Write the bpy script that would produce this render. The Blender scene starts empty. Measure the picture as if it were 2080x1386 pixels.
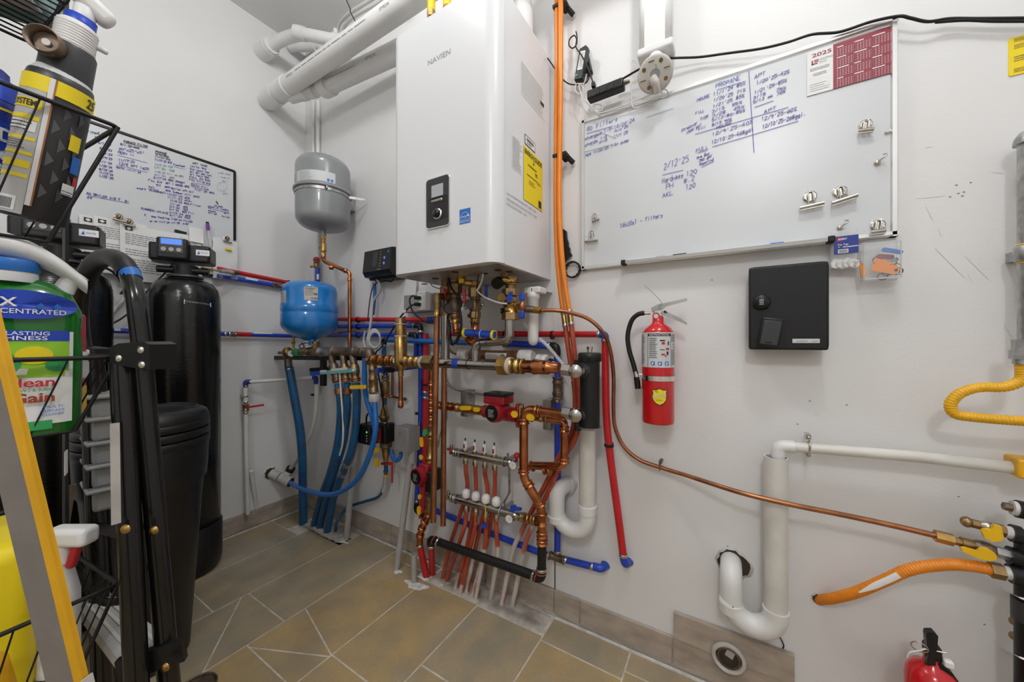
import bpy, bmesh, math, random
from mathutils import Vector, Matrix
V = Vector
# ------------------------------------------------------------------ camera, light, exposure
scn = bpy.context.scene
COL = scn.collection
CAM = V((2.183,-1.197,1.0)); YAW = math.radians(31.2); FPX = 724.0
cd = bpy.data.cameras.new('camera'); cam = bpy.data.objects.new('camera', cd); COL.objects.link(cam)
cam.location = CAM; cam.rotation_euler = (math.pi / 2,0,YAW)
cd.sensor_width = 36.0; cd.lens = FPX / 2080 * 36; cd.clip_start = 0.02
scn.camera = cam
w = bpy.data.worlds.new('world'); scn.world = w; w.use_nodes = True
w.node_tree.nodes['Background'].inputs[0].default_value = (0.9,0.95,1,1)
w.node_tree.nodes['Background'].inputs[1].default_value = 0.02
def point_lamp(name, loc, rad, watts, col=(0.985,0.99,1)):
    d = bpy.data.lights.new(name, 'POINT'); d.shadow_soft_size = rad; d.energy = watts; d.color = col
    o = bpy.data.objects.new(name, d); COL.objects.link(o); o.location = loc
    return o
point_lamp('ceiling_or_fill_lamp', (2.36,-0.74,2.62),0.07,38)
point_lamp('ceiling_or_fill_lamp', (1.25,-0.78,2.62),0.07,24)
point_lamp('ceiling_or_fill_lamp', (2.45,-2.45,2.55),0.10,78)  # fill lamp added behind the camera to lift the shadows, no known fixture
scn.view_settings.view_transform = 'Standard'; scn.view_settings.look = 'None'
scn.view_settings.exposure = -1.03; scn.view_settings.gamma = 1.0
scn.view_settings.use_curve_mapping = False

# ------------------------------------------------------------------ measuring helpers (room: corner at origin, back wall y=0, left wall x=0)
_F = V((-math.sin(YAW),math.cos(YAW),0)); _R = V((math.cos(YAW),math.sin(YAW),0))
def ray(px, py): return _F + _R * ((px - 1040) / FPX) + V((0,0,-(py - 693) / FPX))
def W(px, py, off=0.0):                       # sight line to the plane `off` metres in front of the back wall
    r = ray(px, py); return CAM + r * ((-off - CAM.y) / r.y)
def LW(px, py, off=0.0):                      # the same for the left wall
    r = ray(px, py); return CAM + r * ((off - CAM.x) / r.x)
def FL(px, py, z=0.0):                        # the same for a level plane at height z
    r = ray(px, py); return CAM + r * ((z - CAM.z) / r.z)
def DP(px, py, k): return CAM + ray(px, py) * k   # k metres ahead of the camera
def Ws(l, off=None): return [W(*p) if off is None or len(p) > 2 else W(p[0], p[1], off) for p in l]
rnd = random.Random(7)

# ------------------------------------------------------------------ materials
MATS = {}
def mat(name, col, rough=0.5,metal=0.0,var=0.0,vscale=20,bump=0.0,bscale=80,col2=None, spec=0.5,alpha=1.0,trans=0.0,coat=0.0,emit=0.0,stretch=None, detail=4,contrast=(0.35,0.65)):
    if name in MATS: return MATS[name]
    m = bpy.data.materials.new(name); m.use_nodes = True; MATS[name] = m
    nt = m.node_tree; b = nt.nodes['Principled BSDF']
    c = tuple(col) + (1,)
    b.inputs['Base Color'].default_value = c
    b.inputs['Roughness'].default_value = rough; b.inputs['Metallic'].default_value = metal
    b.inputs['Specular IOR Level'].default_value = spec
    b.inputs['Coat Weight'].default_value = coat
    if trans: b.inputs['Transmission Weight'].default_value = trans; b.inputs['IOR'].default_value = 1.15
    if alpha < 1: b.inputs['Alpha'].default_value = alpha
    if emit: b.inputs['Emission Color'].default_value = c; b.inputs['Emission Strength'].default_value = emit
    tc = None
    def coords():
        t = nt.nodes.new('ShaderNodeTexCoord'); o = t.outputs['Object']
        if stretch:
            mp = nt.nodes.new('ShaderNodeMapping'); mp.inputs['Scale'].default_value = stretch
            nt.links.new(o, mp.inputs[0]); o = mp.outputs[0]
        return o
    if var or col2:
        tc = coords()
        n = nt.nodes.new('ShaderNodeTexNoise'); n.inputs['Scale'].default_value = vscale; n.inputs['Detail'].default_value = detail
        nt.links.new(tc, n.inputs['Vector'])
        r = nt.nodes.new('ShaderNodeValToRGB')
        r.color_ramp.elements[0].position = contrast[0]; r.color_ramp.elements[1].position = contrast[1]
        d = col2 if col2 else tuple(max(0,x * (1 - var)) for x in col)
        r.color_ramp.elements[0].color = tuple(d) + (1,); r.color_ramp.elements[1].color = c
        nt.links.new(n.outputs[0], r.inputs[0]); nt.links.new(r.outputs[0], b.inputs['Base Color'])
    if bump:
        if tc is None: tc = coords()
        n2 = nt.nodes.new('ShaderNodeTexNoise'); n2.inputs['Scale'].default_value = bscale
        nt.links.new(tc, n2.inputs['Vector'])
        bp = nt.nodes.new('ShaderNodeBump'); bp.inputs['Strength'].default_value = bump; bp.inputs['Distance'].default_value = 0.002
        nt.links.new(n2.outputs[0], bp.inputs['Height']); nt.links.new(bp.outputs[0], b.inputs['Normal'])
    return m
M = lambda n: MATS[n]
mat('wall_paint', (0.79,0.785,0.78),0.55,var=0.04,vscale=3,bump=0.12,bscale=160)
mat('ceiling_paint', (0.80,0.80,0.79),0.8,bump=0.1,bscale=120)
mat('floor_tile', (0.40,0.31,0.19),0.5,col2=(0.29,0.25,0.18),vscale=7,bump=0.35,bscale=90,stretch=(1.5,1,1),detail=8)
mat('floor_tile_yellow', (0.45,0.32,0.15),0.5,col2=(0.33,0.26,0.165),vscale=8,bump=0.35,bscale=90,detail=8)
mat('base_tile', (0.47,0.40,0.33),0.5,col2=(0.32,0.265,0.215),vscale=11,bump=0.2,detail=9,stretch=(1,1,2.2))
mat('grout', (0.68,0.62,0.53),0.9,var=0.3,vscale=30,bump=0.3)
def patchy(name, light, dark):
    nt = MATS[name].node_tree; b = nt.nodes['Principled BSDF']; src = b.inputs['Base Color'].links[0].from_socket
    tc = nt.nodes.new('ShaderNodeTexCoord')
    for sc, lo, hi, fac, c in ((2.6,.56,.72,.42,light),(5.5,.60,.74,.35,dark),(220,.45,.75,.28,dark)):
        n = nt.nodes.new('ShaderNodeTexNoise'); n.inputs['Scale'].default_value = sc; n.inputs['Detail'].default_value = 8; nt.links.new(tc.outputs['Object'], n.inputs['Vector'])
        r = nt.nodes.new('ShaderNodeMapRange'); r.inputs[1].default_value = lo; r.inputs[2].default_value = hi; r.inputs[4].default_value = fac; nt.links.new(n.outputs[0], r.inputs[0])
        m = nt.nodes.new('ShaderNodeMix'); m.data_type = 'RGBA'; nt.links.new(r.outputs[0], m.inputs[0]); nt.links.new(src, m.inputs[6]); m.inputs[7].default_value = tuple(c) + (1,); src = m.outputs[2]
    nt.links.new(src, b.inputs['Base Color'])
patchy('floor_tile', (0.50,0.46,0.39),(0.19,0.155,0.10)); patchy('floor_tile_yellow', (0.47,0.43,0.36),(0.26,0.16,0.06))
mat('lever_metal', (0.52,0.51,0.50),0.25,metal=1.0,var=0.15,vscale=40)
mat('concrete', (0.50,0.46,0.41),0.95,col2=(0.30,0.26,0.22),vscale=22,bump=1.0,bscale=60,detail=8)
mat('plaster', (0.74,0.72,0.69),0.95,var=0.25,vscale=40,bump=1.0,bscale=80)
mat('pvc', (0.79,0.785,0.77),0.32,var=0.07,vscale=9)
mat('pvc_old', (0.74,0.72,0.67),0.35,var=0.14,vscale=12)
mat('white_plastic', (0.82,0.82,0.81),0.35)
mat('boiler_white', (0.77,0.775,0.79),0.30)
mat('boiler_plate', (0.55,0.52,0.50),0.35,metal=0.7,var=0.25,vscale=14)
mat('white_paper', (0.83,0.83,0.82),0.8)
mat('label_grey', (0.62,0.63,0.63),0.5)
mat('print_black', (0.025,0.025,0.03),0.6)
mat('print_grey', (0.33,0.33,0.34),0.6)
mat('facet', (0.085,0.085,0.09),0.4)
mat('print_light', (0.6,0.6,0.6),0.6)
mat('print_white', (0.85,0.85,0.85),0.5)
mat('print_red', (0.55,0.03,0.03),0.5)
mat('print_yellow', (0.85,0.68,0.02),0.5)
mat('print_blue', (0.02,0.15,0.55),0.5)
mat('print_green', (0.03,0.35,0.10),0.5)
mat('marker_purple', (0.10,0.06,0.42),0.5)
mat('marker_blue', (0.05,0.14,0.50),0.5)
mat('marker_faint', (0.42,0.40,0.58),0.5)
mat('marker_green', (0.04,0.42,0.25),0.5)
mat('marker_dark', (0.05,0.045,0.10),0.5)
mat('board_white', (0.66,0.68,0.70),0.30,coat=0.0,var=0.03,vscale=4)
mat('alu', (0.78,0.78,0.77),0.28,metal=0.85)
mat('alu_dull', (0.42,0.41,0.40),0.45,metal=0.8,var=0.25,vscale=30)
mat('steel', (0.40,0.375,0.35),0.22,metal=1.0,var=0.10,vscale=20)
mat('galv', (0.50,0.50,0.50),0.38,metal=0.9,var=0.35,vscale=50)
mat('chrome', (0.82,0.80,0.77),0.13,metal=1.0)
mat('nickel', (0.60,0.56,0.50),0.22,metal=1.0,var=0.2,vscale=60)
mat('copper', (0.62,0.24,0.10),0.25,metal=1.0,col2=(0.34,0.12,0.05),vscale=22,detail=7)
mat('copper_dull', (0.48,0.21,0.10),0.36,metal=0.95,col2=(0.28,0.12,0.06),vscale=18,detail=7)
mat('brass', (0.56,0.36,0.12),0.33,metal=1.0,col2=(0.32,0.19,0.07),vscale=26,detail=6)
mat('brass_old', (0.36,0.24,0.11),0.40,metal=0.9,col2=(0.20,0.13,0.07),vscale=35,detail=7)
mat('bronze_dark', (0.24,0.18,0.13),0.45,metal=0.8,col2=(0.12,0.09,0.07),vscale=40,detail=7)
mat('pex_red', (0.55,0.015,0.02),0.32,var=0.15,vscale=20)
mat('pex_blue', (0.018,0.06,0.50),0.32,var=0.15,vscale=20)
mat('pex_sky', (0.015,0.15,0.52),0.35,var=0.15,vscale=20)
mat('hose_blue', (0.008,0.105,0.27),0.42,col2=(0.02,0.075,0.17),vscale=16,detail=6)
mat('pex_oxide', (0.50,0.075,0.025),0.42,col2=(0.30,0.045,0.02),vscale=25,detail=6)
mat('pex_oxide_white', (0.62,0.56,0.52),0.6,col2=(0.47,0.11,0.05),vscale=14,detail=6,stretch=(1,1,0.35),contrast=(0.42,0.5))
mat('pex_orange', (0.85,0.24,0.01),0.33,var=0.12,vscale=15)
mat('gas_orange', (0.87,0.27,0.012),0.38,var=0.12,vscale=15)
mat('gas_yellow', (0.86,0.45,0.01),0.38,var=0.15,vscale=15)
mat('tank_grey', (0.255,0.265,0.275),0.27,coat=0.3,var=0.08,vscale=6)
mat('tank_blue', (0.012,0.19,0.55),0.2,coat=0.4,var=0.08,vscale=6)
mat('black_plastic', (0.010,0.010,0.011),0.36,spec=0.35)
mat('black_matte', (0.009,0.009,0.010),0.5,spec=0.35,bump=0.2,bscale=300)
mat('black_gloss', (0.006,0.006,0.006),0.18,spec=0.5)
mat('rubber', (0.010,0.0095,0.0095),0.5,spec=0.35)
mat('charcoal', (0.032,0.032,0.035),0.4)
mat('tank_black', (0.006,0.006,0.006),0.17,bump=0.35,bscale=45,stretch=(1,1,6))
mat('brine_black', (0.009,0.009,0.0095),0.38,bump=0.15,bscale=250,spec=0.4)
mat('screen_blue', (0.10,0.28,0.9),0.3,emit=0.6)
mat('screen_grey', (0.42,0.45,0.46),0.2)
mat('ext_red', (0.55,0.008,0.012),0.18,coat=0.5)
mat('pump_red', (0.33,0.012,0.02),0.35,var=0.15,vscale=25)
mat('ladder_yellow', (0.80,0.42,0.01),0.4,var=0.12,vscale=18)
mat('yellow', (0.88,0.68,0.01),0.45)
mat('yellow_handle', (0.85,0.50,0.01),0.4)
mat('rail_grey', (0.26,0.235,0.215),0.5,var=0.12,vscale=25,metal=0.2)
mat('red_handle', (0.50,0.02,0.03),0.4)
mat('blue_handle', (0.015,0.06,0.45),0.4)
mat('teal_handle', (0.16,0.42,0.40),0.4)
mat('conduit_grey', (0.42,0.41,0.40),0.5,var=0.12,vscale=25)
mat('box_grey', (0.36,0.355,0.35),0.45,metal=0.3,var=0.1,vscale=20)
mat('maroon', (0.27,0.025,0.045),0.5)
mat('clear_plastic', (0.9,0.92,0.93),0.08,alpha=0.10)
mat('clear_bag', (0.88,0.9,0.92),0.15,alpha=0.25)
mat('amber', (0.22,0.10,0.04),0.15,var=0.4,vscale=60)
mat('green_liquid', (0.012,0.16,0.02),0.12,coat=0.3)
mat('lime', (0.30,0.62,0.03),0.4)
mat('purple', (0.16,0.03,0.30),0.4)
mat('dirty_white', (0.60,0.57,0.53),0.6,var=0.2,vscale=20)
mat('white_cap', (0.80,0.79,0.78),0.3)
mat('dark_hole', (0.05,0.035,0.025),0.9)
mat('cable_white', (0.72,0.71,0.68),0.4)
mat('cable_grey', (0.47,0.47,0.46),0.45)
mat('bin_grey', (0.28,0.285,0.285),0.4,var=0.05)
mat('step_grey', (0.42,0.41,0.39),0.6,var=0.25,vscale=14)
mat('bottle_silver', (0.50,0.50,0.49),0.4)
mat('navy', (0.015,0.035,0.25),0.35)
mat('royal_blue', (0.015,0.06,0.50),0.4)
mat('teal_paper', (0.30,0.40,0.40),0.6,col2=(0.03,0.20,0.14),vscale=18)
mat('trans_tube', (0.75,0.75,0.75),0.15,alpha=0.45)
mat('skin_yellow', (0.85,0.55,0.02),0.4)

# ------------------------------------------------------------------ mesh helpers
def frame(axis, up=None):
    a = V(axis).normalized()
    r = V(up) if up is not None else (V((0,0,1)) if abs(a.z) < 0.9 else V((1,0,0)))
    u = r.cross(a)
    if u.length < 1e-6: r = V((0,1,0)); u = r.cross(a)
    u.normalize(); v = a.cross(u).normalized()
    return u, v, a
class MB:
    def __init__(s): s.v = []; s.f = []; s.sm = []
    def add(s, vs, fs, smooth=True):
        o = len(s.v); s.v.extend([V(p) for p in vs])
        for f in fs: s.f.append([i + o for i in f]); s.sm.append(smooth)
        return s
    def cap(s, ring, flip=False):
        r = list(ring);  r = r[::-1] if flip else r
        return s.add(r, [list(range(len(r)))], False)
    def rings(s, rs, closed=True, caps=(True, True),smooth=True):
        n = len(rs[0]); vs = [p for r in rs for p in r]; fs = []
        for i in range(len(rs) - 1):
            for j in range(n if closed else n - 1):
                k = (j + 1) % n
                fs.append([i * n + j, i * n + k, (i + 1) * n + k, (i + 1) * n + j])
        s.add(vs, fs, smooth)
        if caps[0]: s.cap(rs[0], True)
        if caps[1]: s.cap(rs[-1])
        return s
    def cyl(s, p0,p1,r0,r1=None, n=16,caps=True, smooth=True, up=None):
        p0 = V(p0); p1 = V(p1); r1 = r0 if r1 is None else r1
        u, v, a = frame(p1 - p0,up)
        mk = lambda p, r: [p + u * (r * math.cos(2 * math.pi * i / n)) + v * (r * math.sin(2 * math.pi * i / n)) for i in range(n)]
        return s.rings([mk(p0,r0),mk(p1,r1)], caps=(caps, caps),smooth=smooth)
    def hexn(s, p0,p1,r): return s.cyl(p0,p1,r, n=6,smooth=False)
    def lathe(s, prof, o, axis=(0,0,1),n=24,caps=True, sharp=False, sx=1.0,sy=1.0,up=None):
        o = V(o); u, v, a = frame(axis, up)
        rs = []
        for r, h in prof:
            rs.append([o + a * h + u * (sx * r * math.cos(2 * math.pi * i / n)) + v * (sy * r * math.sin(2 * math.pi * i / n)) for i in range(n)])
        if sharp:
            for i in range(len(rs) - 1): s.rings([rs[i], rs[i + 1]], caps=(caps and i == 0,caps and i == len(rs) - 2))
            return s
        return s.rings(rs, caps=(caps, caps))
    def tube(s, pts, r, n=10,caps=True, smooth=True, flat=None):
        pts = [V(p) for p in pts]
        q = [pts[0]]
        for p in pts[1:]:
            if (p - q[-1]).length > 1e-5: q.append(p)
        pts = q
        if len(pts) < 2: return s
        T = []
        for i in range(len(pts)):
            t = (pts[min(i + 1,len(pts) - 1)] - pts[max(i - 1,0)])
            if t.length < 1e-9: t = T[-1] if T else V((0,0,1))
            T.append(t.normalized())
        u, v, a = frame(T[0]); rs = []
        for i, p in enumerate(pts):
            if i:
                u = u - T[i] * u.dot(T[i])
                if u.length < 1e-6: u, _, _ = frame(T[i])
                u.normalize(); v = T[i].cross(u)
            rr = r[i] if isinstance(r, (list, tuple)) else r
            fx, fy = flat if flat else (1,1)
            rs.append([p + u * (fx * rr * math.cos(2 * math.pi * k / n)) + v * (fy * rr * math.sin(2 * math.pi * k / n)) for k in range(n)])
        return s.rings(rs, caps=(caps, caps),smooth=smooth)
    def box(s, c, size, R=None):
        c = V(c); x, y, z = (V(size) * 0.5)
        vs = [V((i * x, j * y, k * z)) for i in (-1,1) for j in (-1,1) for k in (-1,1)]
        if R is not None: vs = [R @ p for p in vs]
        return s.add([c + p for p in vs], [[0,1,3,2], [4,6,7,5], [0,4,5,1], [2,3,7,6], [0,2,6,4], [1,5,7,3]], False)
    def bar(s, p0,p1,wu, wv, up=None):               # box along p0-p1
        p0 = V(p0); p1 = V(p1); u, v, a = frame(p1 - p0,up)
        q = lambda p: [p + u * (i * wu / 2) + v * (j * wv / 2) for i, j in ((-1,-1),(1,-1),(1,1),(-1,1))]
        return s.rings([q(p0),q(p1)], smooth=False)
    def rbox(s, c, size, r, R=None, seg=3,axis=None):  # rounded box; axis: round only the edges along that axis
        bm = bmesh.new(); bmesh.ops.create_cube(bm, size=1)
        for vv in bm.verts: vv.co = V((vv.co.x * size[0], vv.co.y * size[1], vv.co.z * size[2]))
        es = bm.edges[:]
        if axis is not None: es = [e for e in es if abs((e.verts[0].co - e.verts[1].co)[axis]) > 1e-6]
        bmesh.ops.bevel(bm, geom=es, offset=r, segments=seg, profile=0.5,affect='EDGES', clamp_overlap=True)
        bm.verts.index_update(); bm.normal_update()
        vs = [vv.co.copy() for vv in bm.verts]
        big = [(f, [q.index for q in f.verts]) for f in bm.faces]
        if R is not None: vs = [R @ p for p in vs]
        o = len(s.v); s.v.extend([V(c) + p for p in vs])
        for f, idx in big:
            s.f.append([i + o for i in idx])
            s.sm.append(not (max(abs(t) for t in f.normal) > 0.999))
        bm.free(); return s
    def sphere(s, c, r, n=14,m=8,sc=(1,1,1)):
        c = V(c); prof = []
        rs = []
        for i in range(m + 1):
            t = math.pi * i / m; rr = max(r * math.sin(t),r * 0.01); h = -r * math.cos(t)
            rs.append([c + V((sc[0] * rr * math.cos(2 * math.pi * k / n),sc[1] * rr * math.sin(2 * math.pi * k / n),sc[2] * h)) for k in range(n)])
        return s.rings(rs)
    def prism(s, poly, o, u, v, d):                    # 2-D outline in the (u, v) plane, extruded by vector d
        o = V(o); u = V(u); v = V(v); d = V(d)
        A = [o + u * a + v * b for a, b in poly]; B = [p + d for p in A]
        nrm = u.cross(v)
        if nrm.dot(d) < 0: A, B = B, A
        n = len(A)
        s.cap(A, True); s.cap(B)
        for i in range(n):
            k = (i + 1) % n; s.add([A[i], A[k], B[k], B[i]], [[0,1,2,3]], False)
        return s
    def quad(s, a, b, c, d): return s.add([a, b, c, d], [[0,1,2,3]], False)
    def torus(s, c, axis, R, r, n=28,m=8,a0=0.0,a1=2 * math.pi, sx=1,sy=1,up=None):
        u, v, a = frame(axis, up); c = V(c); full = abs(a1 - a0 - 2 * math.pi) < 1e-4
        k = n if full else n + 1; pts = []
        rs = []
        for i in range(k):
            t = a0 + (a1 - a0) * i / n; d = u * math.cos(t) * sx + v * math.sin(t) * sy
            rs.append([c + d * (R + r * math.cos(2 * math.pi * j / m)) + a * (r * math.sin(2 * math.pi * j / m)) for j in range(m)])
        if full: rs.append(rs[0])
        return s.rings(rs, caps=(not full, not full))
    def build(s, name, m, parent=None, loc=None):
        me = bpy.data.meshes.new(name)
        base = V((0,0,0))
        if parent is not None: base = parent_origin(parent)
        elif s.v:
            xs = [p.x for p in s.v]; ys = [p.y for p in s.v]; zs = [p.z for p in s.v]
            base = V(((min(xs) + max(xs)) / 2,(min(ys) + max(ys)) / 2,min(zs)))
        me.from_pydata([tuple(p - base) for p in s.v], [], s.f)
        me.polygons.foreach_set('use_smooth', s.sm)
        me.materials.append(M(m) if isinstance(m, str) else m)
        me.update()
        o = bpy.data.objects.new(name, me); COL.objects.link(o)
        if parent is not None: o.parent = parent; o['_base'] = list(base)
        else: o.location = base; o['_base'] = list(base)
        return o
def parent_origin(o): return V(o['_base'])
def tag(o, label, cat, group=None):
    o['label'] = label; o['category'] = cat
    if group: o['group'] = group
    return o
def thing(name, label, cat, loc, group=None):
    o = bpy.data.objects.new(name, None); COL.objects.link(o); o.location = V(loc); o['_base'] = list(V(loc))
    o.empty_display_size = 0.02
    return tag(o, label, cat, group)
def structure(o): o['kind'] = 'structure'; return o
def one(name, m, mb, label, cat, group=None): return tag(mb.build(name, m),label, cat, group)
def rpath(pts, rad, n=6):                              # polyline with rounded corners
    pts = [V(p) for p in pts]; out = [pts[0]]
    for i in range(1,len(pts) - 1):
        a, b, c = pts[i - 1], pts[i], pts[i + 1]
        rr = rad[i - 1] if isinstance(rad, (list, tuple)) else rad
        d0 = (a - b); d1 = (c - b); l = min(rr, d0.length * 0.49,d1.length * 0.49)
        p0 = b + d0.normalized() * l; p1 = b + d1.normalized() * l
        for k in range(n + 1):
            t = k / n; out.append(p0 * (1 - t) ** 2 + b * (2 * t * (1 - t)) + p1 * t * t)
    out.append(pts[-1]); return out
def cr(pts, n=8):                                      # smooth curve through points
    pts = [V(p) for p in pts]; P = [pts[0] * 2 - pts[1]] + pts + [pts[-1] * 2 - pts[-2]]; out = []
    for i in range(1,len(P) - 2):
        a, b, c, d = P[i - 1], P[i], P[i + 1], P[i + 2]
        for k in range(n):
            t = k / n
            out.append(0.5 * ((2 * b) + (c - a) * t + (2 * a - 5 * b + 4 * c - d) * t * t + (3 * b - a - 3 * c + d) * t ** 3))
    out.append(pts[-1]); return out
def lerp(a, b, t): return V(a) * (1 - t) + V(b) * t
UX, UY, UZ = V((1,0,0)),V((0,1,0)),V((0,0,1))

# ------------------------------------------------------------------ lettering
_font = {}
def text_mesh(s, bold=0.0,shear=0.0):
    k = (s, bold, shear)
    if k in _font: return _font[k]
    cu = bpy.data.curves.new('t', 'FONT'); cu.body = s; cu.size = 1; cu.shear = shear; cu.offset = bold; cu.resolution_u = 3
    ob = bpy.data.objects.new('t', cu); COL.objects.link(ob)
    bpy.context.view_layer.update()
    me = ob.to_mesh(); vs = [V(v.co) for v in me.vertices]; fs = [list(p.vertices) for p in me.polygons]
    ob.to_mesh_clear(); bpy.data.objects.remove(ob); bpy.data.curves.remove(cu)
    _font[k] = (vs, fs); return vs, fs
def letter(mb, s, o, u, v, h, width=None, bold=0.0,shear=0.0,wrap=None):
    """flat printed text; o lower-left point, u/v unit directions, h cap height; width squeezes it to fit"""
    vs, fs = text_mesh(s, bold, shear)
    if not vs: return mb
    x0 = min(p.x for p in vs); x1 = max(p.x for p in vs); k = h / 0.69
    kx = width / (x1 - x0) if width else k
    if wrap: mb.add([wrap((p.x - x0) * kx, p.y * k) for p in vs], fs, False)
    else: mb.add([V(o) + V(u) * ((p.x - x0) * kx) + V(v) * (p.y * k) for p in vs], fs, False)
    return mb
def dashes(mb, o, u, v, w, h, rows, seed=1,fill=0.55,wrap=None, ragged=0.3):
    """rows of print too fine to read"""
    r = random.Random(seed); o = V(o); dh = h / rows
    for i in range(rows):
        x = 0.0; end = w * (1 - ragged * r.random()); y = h - dh * (i + 0.5)
        while x < end:
            l = min(w * r.uniform(0.04,0.13),end - x); a = dh * fill * 0.5
            if l > w * 0.01:
                q = [(x, y - a),(x + l, y - a),(x + l, y + a),(x, y + a)]
                if wrap: mb.quad(*[wrap(*t) for t in q])
                else: mb.quad(*[o + V(u) * t[0] + V(v) * t[1] for t in q])
            x += l + w * 0.018
    return mb
def rect(mb, o, u, v, w, h): o = V(o); u = V(u); v = V(v); return mb.quad(o, o + u * w, o + u * w + v * h, o + v * h)
GL = {'A': '00 26 40|12 32', 'B': '00 06 36 45 33 03|33 42 41 30 00', 'C': '45 26 04 02 20 41', 'D': '00 06 26 44 42 20 00', 'E': '46 06 00 40|03 33',
 'F': '46 06 00|03 33', 'G': '45 26 04 02 20 41 43 23', 'H': '00 06|40 46|03 43', 'I': '20 26', 'J': '46 41 20 01', 'K': '00 06|46 03 40', 'L': '06 00 40',
 'M': '00 06 23 46 40', 'N': '00 06 40 46', 'O': '20 02 04 26 44 42 20', 'P': '00 06 36 45 44 33 03', 'Q': '20 02 04 26 44 42 20|22 40', 'R': '00 06 36 45 44 33 03|23 40',
 'S': '45 26 05 04 42 41 20 01', 'T': '06 46|26 20', 'U': '06 01 20 41 46', 'V': '06 20 46', 'W': '06 10 24 30 46', 'X': '00 46|06 40', 'Y': '06 23 46|23 20', 'Z': '06 46 00 40',
 '0': '20 02 04 26 44 42 20', '1': '15 26 20', '2': '05 26 45 44 00 40', '3': '05 26 45 33 42 20 01', '4': '30 36 02 42', '5': '46 06 04 34 42 20 01', '6': '46 14 01 20 41 43 13', '7': '06 46 10',
 '8': '23 45 26 05 23 42 20 02 23', '9': '43 14 05 26 45 43 20', '/': '00 46', '-': '03 43', '%': '00 46|05 16 15 05|30 41 31 30', "'": '26 24', '.': '20 21', '=': '02 42|04 44', '"': '14 16|34 36', '+': '03 43|21 25', ' ': '',
 'a': '43 24 02 20 41|44 40', 'c': '43 24 02 20 41', 'd': '43 24 02 20 41|46 40', 'e': '02 42 24 02 20 41', 'f': '46 25 20|04 44', 'g': '43 24 02 20 42|44 4. 0.', 'h': '06 00|03 24 43 40',
 'i': '24 20|26 25', 'l': '26 20', 'm': '00 04|03 14 23 20|23 34 43 40', 'n': '00 04|03 24 43 40', 'o': '20 02 24 42 20', 'r': '00 04|03 24 44', 's': '43 24 03 32 20 01', 't': '26 21 30|04 44', 'u': '04 01 20 41|44 40', 'p': '04 0.|03 24 43 20 01', 'w': '04 10 23 30 44', 'k': '06 00|34 02 40', 'y': '04 20|44 0.', 'x': '00 44|04 40', 'v': '04 20 44', 'b': '06 00 20 42 24 03'}
def strokes(mb, s, A, B, up, th, seed=1,n=None):
    """hand-written marker strokes along A-B; up = vector of letter height; n = surface normal"""
    r = random.Random(seed + len(s) * 13); A = V(A); B = V(B); up = V(up); n = V(n)
    adv = (B - A) / max(1,len(s)); t = adv * 0.72
    for i, ch in enumerate(s):
        g = GL.get(ch)
        if g is None: g = GL.get(ch.upper(),'')
        if not g: continue
        o = A + adv * i + up * r.uniform(-0.06,0.06); sl = r.uniform(0.04,0.2); k = r.uniform(0.85,1.08)
        for pl in g.split('|'):
            pts = []
            for c in pl.split():
                x = float(c[0]) / 4; y = (-2 if c[1] == '.' else float(c[1])) / 6
                pts.append(o + t * (x + sl * y + r.uniform(-.06,.06)) + up * (k * (y + r.uniform(-.05,.05))))
            line(mb, pts, th, n)
    return mb
def line(mb, pts, th, n):
    n = V(n)
    for a, b in zip(pts, pts[1:]):
        d = b - a
        if d.length < 1e-6: continue
        sd = d.normalized().cross(n).normalized() * th / 2; e = d.normalized() * th * 0.35
        mb.quad(a - e + sd, b + e + sd, b + e - sd, a - e - sd)
    return mb
# ------------------------------------------------------------------ the room
RX, RY, RZ = 3.9,-3.3,2.747
structure(MB().box((RX / 2,0.06,RZ / 2),(RX + 0.24,0.12,RZ)).build('wall_back', 'wall_paint'))
structure(MB().box((-0.06,RY / 2 + 0.06,RZ / 2),(0.12,-RY + 0.0,RZ)).build('wall_left', 'wall_paint'))
structure(MB().box((RX + 0.06,RY / 2,RZ / 2),(0.12,-RY, RZ)).build('wall_right', 'wall_paint'))
structure(MB().box((RX / 2,RY - 0.06,RZ / 2),(RX + 0.24,0.12,RZ)).build('wall_front', 'wall_paint'))
structure(MB().box((RX / 2,RY / 2,RZ + 0.05),(RX + 0.24,-RY + 0.24,0.1)).build('ceiling', 'ceiling_paint'))
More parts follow.
